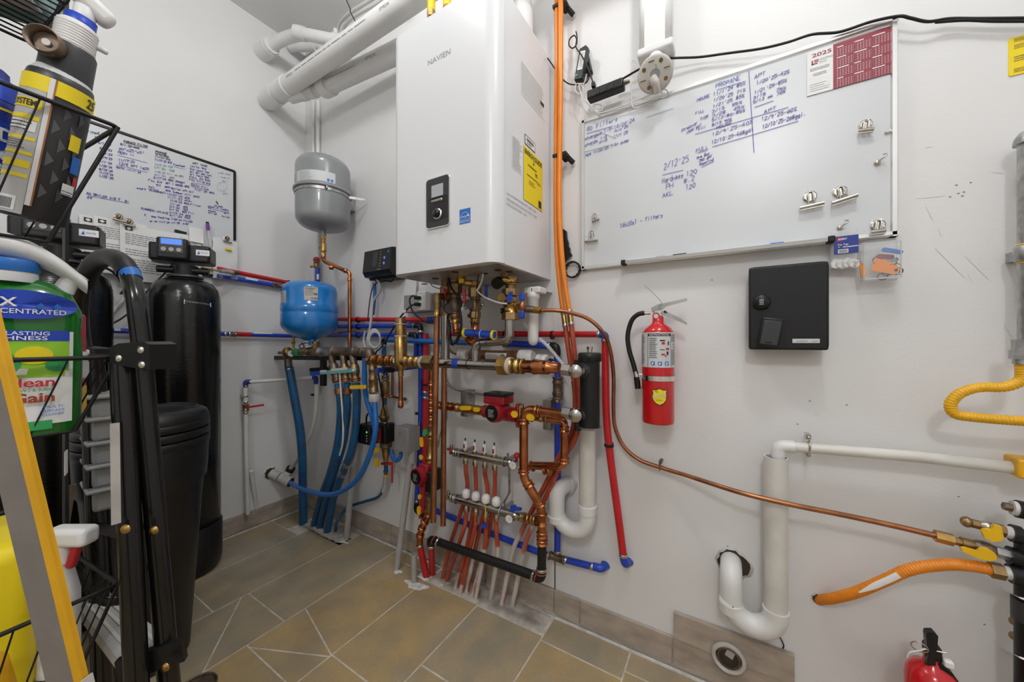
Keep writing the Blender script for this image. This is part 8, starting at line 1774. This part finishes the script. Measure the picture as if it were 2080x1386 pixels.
MB().bar(DP(147,985,.72),DP(128,1100,.72),.010,.004).build('spreader', 'nickel', lad); MB().bar(DP(277,1000,.64),DP(270,1060,.64),.010,.004).build('spreader', 'nickel', lad)
a_, b_ = DP(233,860,K1 - .032),DP(236,1065,K1 - .04); MB().bar(a_, b_, .011,.001).build('side_sticker', 'dirty_white', lad)
MB().tube(cr([DP(150,1140,.70),DP(175,1190,.68),DP(210,1222,.66),DP(242,1222,.65)], 6),.0065,n=10).build('safety_strap', 'rubber', lad)
# ------------------------------------------------------------------ wire basket rack
e1 = _R * .43 + _F * .903; e2 = _R * -.903 + _F * .43
B0 = LF(-.685,.62,0)
rk = thing('basket_rack', 'black wire rack of hanging baskets at the left edge', 'rack', B0 + e2 * .20)
LEN, DEP = .50,.20
def basket(zr, zb, ins, n=18,ne=8):
    g = []
    c = {}
    for nm, a, b in (('fr', 0,0),('br', 0,1),('fl', 1,0),('bl', 1,1)):
        top = B0 - e1 * (LEN * a) + e2 * (DEP * b) + V((0,0,zr)); sg = -1 if a == 0 else 1
        bot = B0 + e1 * (sg * ins * .9) - e1 * (LEN * a) + e2 * (DEP * b + (ins * .35 if b == 0 else 0)) + V((0,0,zb)); c[nm] = (top, bot)
    rim = MB().tube(rpath([c['bl'][0], c['fl'][0], c['fr'][0], c['br'][0], c['bl'][0]], .012,4),.0036,n=8).build('rim', 'rubber', rk)
    mb = MB(); mb.tube(rpath([c['bl'][1], c['fl'][1], c['fr'][1], c['br'][1], c['bl'][1]], .01,4),.0026,n=6)
    w = MB()
    for i in range(n + 1):
        f = i / n
        for s, t in (('fl', 'fr'),('bl', 'br')): w.tube([lerp(c[s][0], c[t][0], f),lerp(c[s][1], c[t][1], f)], .0013,n=5)
    for i in range(9):
        f = i / 8; w.tube([lerp(c['fl'][1], c['fr'][1], f),lerp(c['bl'][1], c['br'][1], f)], .0016,n=5)
    for i in range(ne):
        f = i / (ne - 1)
        for s, t in (('fr', 'br'),('fl', 'bl')): w.tube([lerp(c[s][0], c[t][0], f),lerp(c[s][1], c[t][1], f)], .0013,n=5)
    for i in range(12):
        f = i / 11
        w.tube([lerp(c['fl'][1], c['bl'][1], f),lerp(c['fr'][1], c['br'][1], f)], .0016,n=5)
    mb.build('bottom_rod', 'rubber', rk); o = w.build('basket_mesh', 'rubber', rk); o['kind'] = 'stuff'
    MB().tube([c['fr'][0], c['fr'][1]], .0030,n=6).build('corner_rod', 'rubber', rk); return c
basket(1.78,1.55,.06,8,4); basket(1.3725,1.158,.078,6,2); basket(.972,.852,.05,9,6); basket(.577,.44,.05,14,8)
for f in (.02,.98): MB().bar(B0 - e1 * (LEN * f) + e2 * (DEP + .008) + V((0,0,.15)),B0 - e1 * (LEN * f) + e2 * (DEP + .008) + V((0,0,2.1)),.016,.005,up=e1).build('upright', 'rubber', rk)
for zz_ in (.12,): MB().bar(B0 - e1 * (LEN + .05) + e2 * (DEP + .008) + V((0,0,zz_)),B0 + e1 * .05 + e2 * (DEP + .008) + V((0,0,zz_)),.02,.02).build('base_bar', 'rubber', rk)
for f in (.02,.98): MB().bar(B0 - e1 * (LEN * f) + e2 * (DEP - .12) + V((0,0,.01)),B0 - e1 * (LEN * f) + e2 * (DEP + .14) + V((0,0,.01)),.02,.02).build('foot', 'rubber', rk); MB().cyl(B0 - e1 * (LEN * f) + e2 * (DEP + .008) + V((0,0,.01)),B0 - e1 * (LEN * f) + e2 * (DEP + .008) + V((0,0,.16)),.01,n=8).build('post', 'rubber', rk)
# paper and packets in the upper basket
pkk = LF(-.86,.56,1.555)
pkg = thing('packaged_goods', 'teal and white printed packet lying in the topmost basket', 'packet', pkk)
MB().rbox(pkk + V((0,0,.05)),(.16,.14,.09),.012,R=Matrix.Rotation(YAW + .5,3,'Z'),seg=2).build('pack', 'teal_paper', pkg); MB().rbox(pkk + V((0,0,.004)) + _R * .035,(.09,.06,.006),.002,R=Matrix.Rotation(YAW + .5,3,'Z'),seg=1).build('printed_face', 'dirty_white', pkg)
# ------------------------------------------------------------------ bottles
def bframe(px, py, k, lean):
    o = DP(px, py, k); up = (UZ + _R * math.tan(lean)).normalized(); 
    tow = (CAM - o); tow.z = 0; tow.normalize(); fr = (tow - up * tow.dot(up)).normalized(); rt = up.cross(fr) * -1
    rt = fr.cross(up) * -1
    if rt.dot(_R) < 0: rt = -rt
    return o, up, fr, rt
def bwrap(o, up, fr, rt, R, Ry=None): 
    return lambda s, h, e=0.0: o + up * h + rt * ((R + e) * math.sin(s / R)) + fr * (((Ry or R) + e) * math.cos(s / R))
def patch(wr, R, a0,a1,h0,h1,e, n=10):
    rs = [[wr(R * (a0 + (a1 - a0) * i / n),h, e) for i in range(n + 1)] for h in (h0,h1)]; return MB().rings(rs, closed=False, caps=(False, False))
o, up, fr, rt = bframe(66,448,.585,math.radians(12)); R = .0365
g = thing('spray_bottle', 'black and yellow labelled spray bottle leaning in the upper basket', 'bottle', o)
MB().lathe([(R * .9,0),(R, .004),(R, .222),(R * .95,.232),(R * .6,.25),(R * .5,.255)], o, up, 36).build('body', 'charcoal', g)
wr = bwrap(o, up, fr, rt, R)
patch(wr, R, -1.5,-.28,.004,.222,.0008).build('back_panel', 'bottle_silver', g); patch(wr, R, -1.5,1.5,.198,.222,.0014).build('yellow_band', 'yellow', g); patch(wr, R, -.26,-.12,.02,.222,.0018,4).build('sight_strip', 'white_cap', g); patch(wr, R, -.12,-.07,.02,.222,.0018,3).build('orange_strip', 'copper_dull', g)
for h0,h1 in ((.150,.157),(.118,.123),(.095,.100),(.075,.086),(.060,.066),(.168,.182)): patch(wr, R, -1.45,-.32,h0,h1,.0014).build('yellow_stripe', 'yellow', g)
patch(wr, R, -1.40,-.36,.132,.148,.0014).build('white_field', 'white_paper', g); patch(wr, R, -1.4,-.5,.008,.03,.0014).build('barcode_field', 'white_paper', g)
t = MB()
for i in range(16): a = -1.3 + .045 * i; t.quad(wr(R * a, .010,.0018),wr(R * (a + .02),.010,.0018),wr(R * (a + .02),.026,.0018),wr(R * a, .026,.0018))
dashes(t, (0,0,0),None, None, R * .95,.016,3,3,.3,wrap=lambda s, z: wr(-1.38 * R + s, .131 + z, .0019)); dashes(t, (0,0,0),None, None, R * .95,.014,4,6,.3,wrap=lambda s, z: wr(-1.38 * R + s, .103 + z, .0019)); letter(t, 'SYSTEM', None, None, None, .009,width=R * .85,bold=.02,wrap=lambda s, z: wr(-1.32 * R + s, .171 + z, .0022)); letter(t, '25', None, None, None, .014,width=R * .42,bold=.02,wrap=lambda s, z: wr(.85 * R + s, .203 + z, .0022)); dashes(t, (0,0,0),None, None, R * .6,.03,7,8,.3,wrap=lambda s, z: wr(.5 * R + s, .03 + z, .0019)); t.build('label_print', 'print_black', g)
for i in range(4):
    for j in range(6):
        a = .02 + .24 * i; h = .035 + .026 * j
        t = MB(); t.add([wr(R * a, h, .0009),wr(R * (a + .22),h + .012,.0009),wr(R * a, h + .024,.0009)], [[0,1,2]], False)
        if (i + j) % 2 == 0: t.build('facet_print', 'facet', g)
t = patch(wr, R, .55,.95,.125,.150,.0016).build('yellow_badge', 'yellow', g); patch(wr, R, .75,1.15,.09,.118,.0016).build('blue_badge', 'print_blue', g); patch(wr, R, .6,1.1,.052,.07,.0016).build('white_badge', 'white_paper', g); patch(wr, R, .95,1.15,.07,.085,.0018).build('red_badge', 'print_red', g)
MB().lathe([(R * .96,.226),(R * .92,.234),(R * .74,.246)], o, up, 32).build('shoulder', 'label_grey', g)
MB().lathe([(R * .82,.240),(R * .80,.285),(R * .74,.290)], o + rt * .002,up, 28).build('collar', 'charcoal', g)
q = o + up * .272 + fr * .022 - rt * .016; MB().lathe([(.019,0),(.020,.02),(.018,.021),(.016,.006)], q, (fr - rt * .5).normalized(),24,caps=False).build('nozzle_ring', 'bronze_dark', g); MB().cyl(q, q + (fr - rt * .5).normalized() * .008,.0155,n=20).build('nozzle_core', 'bronze_dark', g); MB().cyl(q + (fr - rt * .5).normalized() * .008,q + (fr - rt * .5).normalized() * .011,.005,n=10).build('nozzle_tip', 'white_cap', g)
for i in range(9): MB().lathe([(R * .62,0),(R * .66,.002),(R * .62,.004)], o + rt * .004 + up * (.288 + .0042 * i),up, 28).build('ridge', 'white_cap', g)
MB().lathe([(R * .62,.286),(R * .62,.328),(R * .5,.332)], o + rt * .004,up, 28).build('pump_body', 'white_plastic', g); MB().lathe([(R * .48,.330),(R * .48,.344),(R * .3,.346)], o + rt * .006,up, 26).build('blue_ring', 'royal_blue', g); MB().lathe([(R * .36,.344),(R * .36,.362),(R * .2,.366)], o + rt * .008,up, 22).build('stem', 'white_plastic', g)
c_ = o + up * .372 + rt * .012; MB().rbox(c_, (.06,.028,.028),.010,R=Matrix((( rt * .9 - up * .45).normalized(),fr, (rt * .45 + up * .9).normalized())).transposed(),seg=3).build('pump_head', 'white_plastic', g)
MB().rbox(o + up * .312 + rt * .030,(.020,.010,.008),.003,R=Matrix((rt, fr, up)).transposed(),seg=2).build('lock_tab', 'white_cap', g)
o, up, fr, rt = bframe(8,420,.60,math.radians(5)); o -= rt * .02; R = .034
g = thing('lubricant_bottle', 'dark blue bottle with white neck at the left end of upper basket', 'bottle', o)
MB().lathe([(R, 0),(R, .15),(R * .9,.17),(R * .5,.19),(R * .45,.215),(R * .3,.22)], o, up, 32).build('body', 'navy', g); wr = bwrap(o, up, fr, rt, R); patch(wr, R, -1.2,1.2,.148,.152,.001).build('yellow_ring', 'yellow', g); patch(wr, R, .2,1.3,.03,.13,.0008).build('label', 'royal_blue', g); t = MB(); letter(t, 'D', None, None, None, .02,bold=.03,wrap=lambda s, z: wr(.25 * R + s, .10 + z, .0016)); letter(t, 'S', None, None, None, .03,bold=.03,wrap=lambda s, z: wr(.3 * R + s, .055 + z, .0016)); t.build('label_lettering', 'print_white', g); MB().lathe([(R * .95,.165),(R * .8,.195),(R * .75,.20)], o, up, 28).build('cap', 'royal_blue', g)
# cleaner bottle in the middle basket (label without its mascot)
o, up, fr, rt = bframe(40,886,.56,math.radians(1)); Rx, Ry_ = .062,.036
g = thing('cleaner_bottle', 'green liquid cleaner bottle with blue and lime label in the middle basket', 'bottle', o)
def oval(prof, name, m, n=40):
    rs = [[o + up * h + rt * (Rx * r_ * math.copysign(abs(math.cos(t)) ** .75,math.cos(t))) + fr * (Ry_ * r_ * math.copysign(abs(math.sin(t)) ** .75,math.sin(t))) for t in [2 * math.pi * i / n for i in range(n)]] for r_, h in prof]
    mb = MB(); mb.rings(rs if rt.cross(fr).dot(up) > 0 else [r_[::-1] for r_ in rs]); return mb.build(name, m, g)
oval([(.93,0),(1.0,.006),(1.0,.14),(.96,.165),(.99,.185),(.97,.20),(.80,.226),(.5,.242),(.36,.246)], 'body', 'green_liquid')
def of(s, h, e=.001):   # front of the oval bottle
    c = max(-.999,min(.999,s / Rx)); t = math.acos(min(1,abs(c)) ** (1 / .75)); return o + up * h + rt * s + fr * (Ry_ * abs(math.sin(t)) ** .75 + e)
def ofp(s0,s1,h0,h1,e, name, m, n=10):
    rs = [[of(s0 + (s1 - s0) * i / n, h, e) for i in range(n + 1)] for h in (h0,h1)]; return MB().rings(rs, closed=False, caps=(False, False)).build(name, m, g)
def off(pts, e, name, m):
    t = MB(); n = len(pts); cx_ = sum(p[0] for p in pts) / n; cy_ = sum(p[1] for p in pts) / n; t.add([of(cx_, cy_, e)] + [of(a, b, e) for a, b in pts], [[0,1 + i, 1 + (i + 1) % n] for i in range(n)], False); return t.build(name, m, g)
def ell(cx_, cy_, a, b, n=22): return [(cx_ + a * math.cos(2 * math.pi * i / n),cy_ + b * math.sin(2 * math.pi * i / n)) for i in range(n)]
off(ell(-.002,.205,.056,.022),.0045,'top_badge', 'royal_blue'); ofp(-.052,.050,.020,.165,.0012,'label', 'white_paper'); ofp(-.052,.046,.150,.166,.0022,'label_banner', 'royal_blue'); ofp(-.052,.046,.094,.150,.0018,'label_art', 'lime')
off(ell(.012,.128,.018,.014),.0026,'lemon_print', 'yellow'); off(ell(.034,.112,.012,.010),.0026,'leaf_print', 'print_green'); off(ell(-.02,.115,.02,.018),.0026,'leaf_print', 'print_green'); off([(-.05,.094),(.046,.094),(.046,.102),(.0,.108),(-.05,.098)], .0028,'white_swash', 'white_paper'); ofp(-.03,.03,.012,.026,.0022,'foot_band', 'print_green')
for s, sx, hh_, h_, w_, m_, bo_ in [('2X', -.030,.202,.013,.026,'print_white', .02),('CONCENTRATED', -.044,.1915,.007,.086,'print_white', .01),('LONG LASTING', -.046,.159,.0055,.072,'print_white', .01),('FRESHNESS', -.042,.1515,.006,.066,'print_white', .01),('Clean', -.018,.080,.013,.050,'print_red', .02),('MEADOWS & RAIN', -.022,.072,.005,.052,'print_green', .0),('Gain', -.010,.056,.014,.042,'pex_oxide', .03),('MULTI-', .022,.045,.004,.02,'print_blue', .0),('SURFACE', .020,.039,.004,.022,'print_blue', .0),('CLEANER', .020,.033,.004,.022,'print_blue', .0)]:
    t = MB(); letter(t, s, None, None, None, h_, width=w_, bold=bo_, wrap=lambda u_, v_, sx=sx, hh_=hh_: of(sx + u_, hh_ + v_, .0056)); t.build('lettering', m_, g)
t = MB()
for sx in (.012,.028): t.add([of(sx, .203,.0046),of(sx + .005,.209,.0046),of(sx + .010,.203,.0046)], [[0,1,2]], False); t.quad(of(sx + .002,.199,.0046),of(sx + .008,.199,.0046),of(sx + .008,.204,.0046),of(sx + .002,.204,.0046))
t.build('arrow_print', 'print_blue', g)
MB().lathe([(.030,.240),(.030,.258),(.024,.264)], o - rt * .014,up, 30).build('neck', 'label_grey', g); MB().lathe([(.031,.256),(.0315,.262),(.0315,.272),(.029,.275)], o - rt * .014,up, 30).build('blue_cap', 'pex_sky', g)
rs = []
for i in range(9):
    f = i / 8; c = o + up * (.298 - .055 * f * f) + rt * (-.030 + .095 * f); rs.append([c + fr * (.028 * (1 - .35 * f) * math.cos(t_)) + up * ((.021 * (1 - .45 * f)) * math.sin(t_)) for t_ in [2 * math.pi * k / 14 for k in range(14)]])
MB().rings(rs).build('handle_lid', 'white_plastic', g); MB().tube(cr([o + up * .262 + rt * .058,o + up * .245 + rt * .045,o + up * .23 + rt * .040], 4),.012,n=12).build('handle_foot', 'white_plastic', g)
pk2 = DP(152,800,.64); g = thing('red_packet', 'red and yellow packet standing behind the cleaner bottle', 'packet', pk2)
Rz = Matrix.Rotation(YAW + .7,3,'Z'); MB().rbox(pk2 + V((0,0,.045)),(.012,.09,.20),.005,R=Rz, seg=2).build('pouch', 'print_red', g); MB().rbox(pk2 + V((0,0,-.02)),(.014,.092,.07),.006,R=Rz, seg=2).build('yellow_base', 'yellow_handle', g); MB().rbox(pk2 + V((0,0,.05)) + _R * .006,(.013,.085,.05),.005,R=Rz, seg=2).build('white_band', 'white_paper', g)
# lowest basket: yellow bag and trigger spray
yb_ = DP(10,1330,.58); g = thing('yellow_bag', 'yellow product bag with red discount band in the lowest basket', 'bag', yb_); yb_.z = .45
MB().rbox(yb_ + V((0,0,.12)),(.15,.06,.26),.025,R=Matrix.Rotation(YAW - .6,3,'Z') @ Matrix.Rotation(.12,3,'Y'),seg=4).build('bag', 'yellow', g)
Rb_ = Matrix.Rotation(YAW - .6,3,'Z') @ Matrix.Rotation(-.45,3,'Y'); fb = yb_ + V((0,0,.12)) + Rb_ @ V((0,-.032,.045)); MB().box(fb, (.13,.004,.035),Rb_).build('red_band', 'print_red', g); t = MB(); letter(t, '45%', fb + Rb_ @ V((-.01,-.0026,-.010)),Rb_ @ V((1,0,0)),Rb_ @ V((0,0,1)),.02,bold=.02); t.build('band_lettering', 'print_white', g)
t = MB(); letter(t, 'selamix', fb + Rb_ @ V((-.02,-.0026,-.036)),Rb_ @ V((1,0,0)),Rb_ @ V((0,0,1)),.010); t.build('bag_lettering', 'print_black', g); MB().rbox(yb_ + V((0,0,.05)) + Rb_ @ V((0,-.012,0)),(.145,.05,.10),.02,R=Matrix.Rotation(YAW - .6,3,'Z'),seg=3).build('orange_base', 'gas_yellow', g)
tp = DP(140,1088,.60); g = thing('trigger_spray', 'white trigger spray bottle with red collar in the lowest basket', 'bottle', V((tp.x, tp.y, .45)))
MB().rbox(tp + _R * .005,(.068,.030,.030),.008,R=Matrix.Rotation(YAW, 3,'Z'),seg=3).build('spray_head', 'white_plastic', g); MB().cyl(tp - V((0,0,.045)) - _R * .012,tp - _R * .012,.013,n=16).build('neck', 'white_plastic', g); MB().rbox(tp + _R * .010 - V((0,0,.03)),(.012,.012,.05),.004,R=Matrix.Rotation(YAW, 3,'Z') @ Matrix.Rotation(.3,3,'Y'),seg=2).build('trigger', 'red_handle', g)
MB().lathe([(.024,0),(.025,.01),(.025,tp.z - .45 - .10),(.016,tp.z - .45 - .05),(.013,tp.z - .45 - .04)], V((tp.x, tp.y, .45)) - _R * .018,UZ, 24).build('body', 'white_plastic', g)
# ------------------------------------------------------------------ yellow stepladder rail in front
KR = .44; top = DP(-154,60,KR); bot = DP(165,1386,KR); d = bot - top; fl = top + d * (top.z / -d.z); dn = d.normalized()
yl = thing('ladder_rail', 'yellow edged grey ladder rail leaning in front of the baskets', 'rail', fl)
wd = .040; rtv = (_R - dn * _R.dot(dn)).normalized(); nv = rtv.cross(dn).normalized(); nv = nv if nv.dot(_F) < 0 else -nv
def slab(o0,o1,n0,n1,name, m):
    mb = MB(); q = lambda p: [p + rtv * o0 + nv * n0,p + rtv * o1 + nv * n0,p + rtv * o1 + nv * n1,p + rtv * o0 + nv * n1]; mb.rings([q(top),q(fl)], smooth=False); return mb.build(name, m, yl)
slab(-wd, 0,-.002,.002,'web', 'rail_grey'); slab(0,.004,-.005,.003,'flange', 'ladder_yellow'); slab(-.002,.006,.0022,.005,'flange_lip', 'ladder_yellow')
MB().rbox(fl + V((0,0,.015)) - rtv * wd / 2,(wd + .02,.03,.03),.006,R=Matrix.Rotation(YAW, 3,'Z'),seg=2).build('rubber_foot', 'rubber', yl)
for s_ in (.60,.72): p = lerp(top, fl, s_); MB().bar(p + rtv * .0075 - dn * .03,p + rtv * .0075 + dn * .05,.012,.002,up=rtv).build('paint_scuff', 'dirty_white', yl)

# print and handwriting: too fine to pick apart, one part each
for o in COL.objects:
    if o.type == 'MESH' and o.parent is not None:
        nm = o.name.split('.')[0]
        if 'print' in nm or nm in ('handwriting', 'month_names', 'day_numbers', 'barcode', 'lettering'): o['kind'] = 'stuff'
    if '_base' in o: del o['_base']
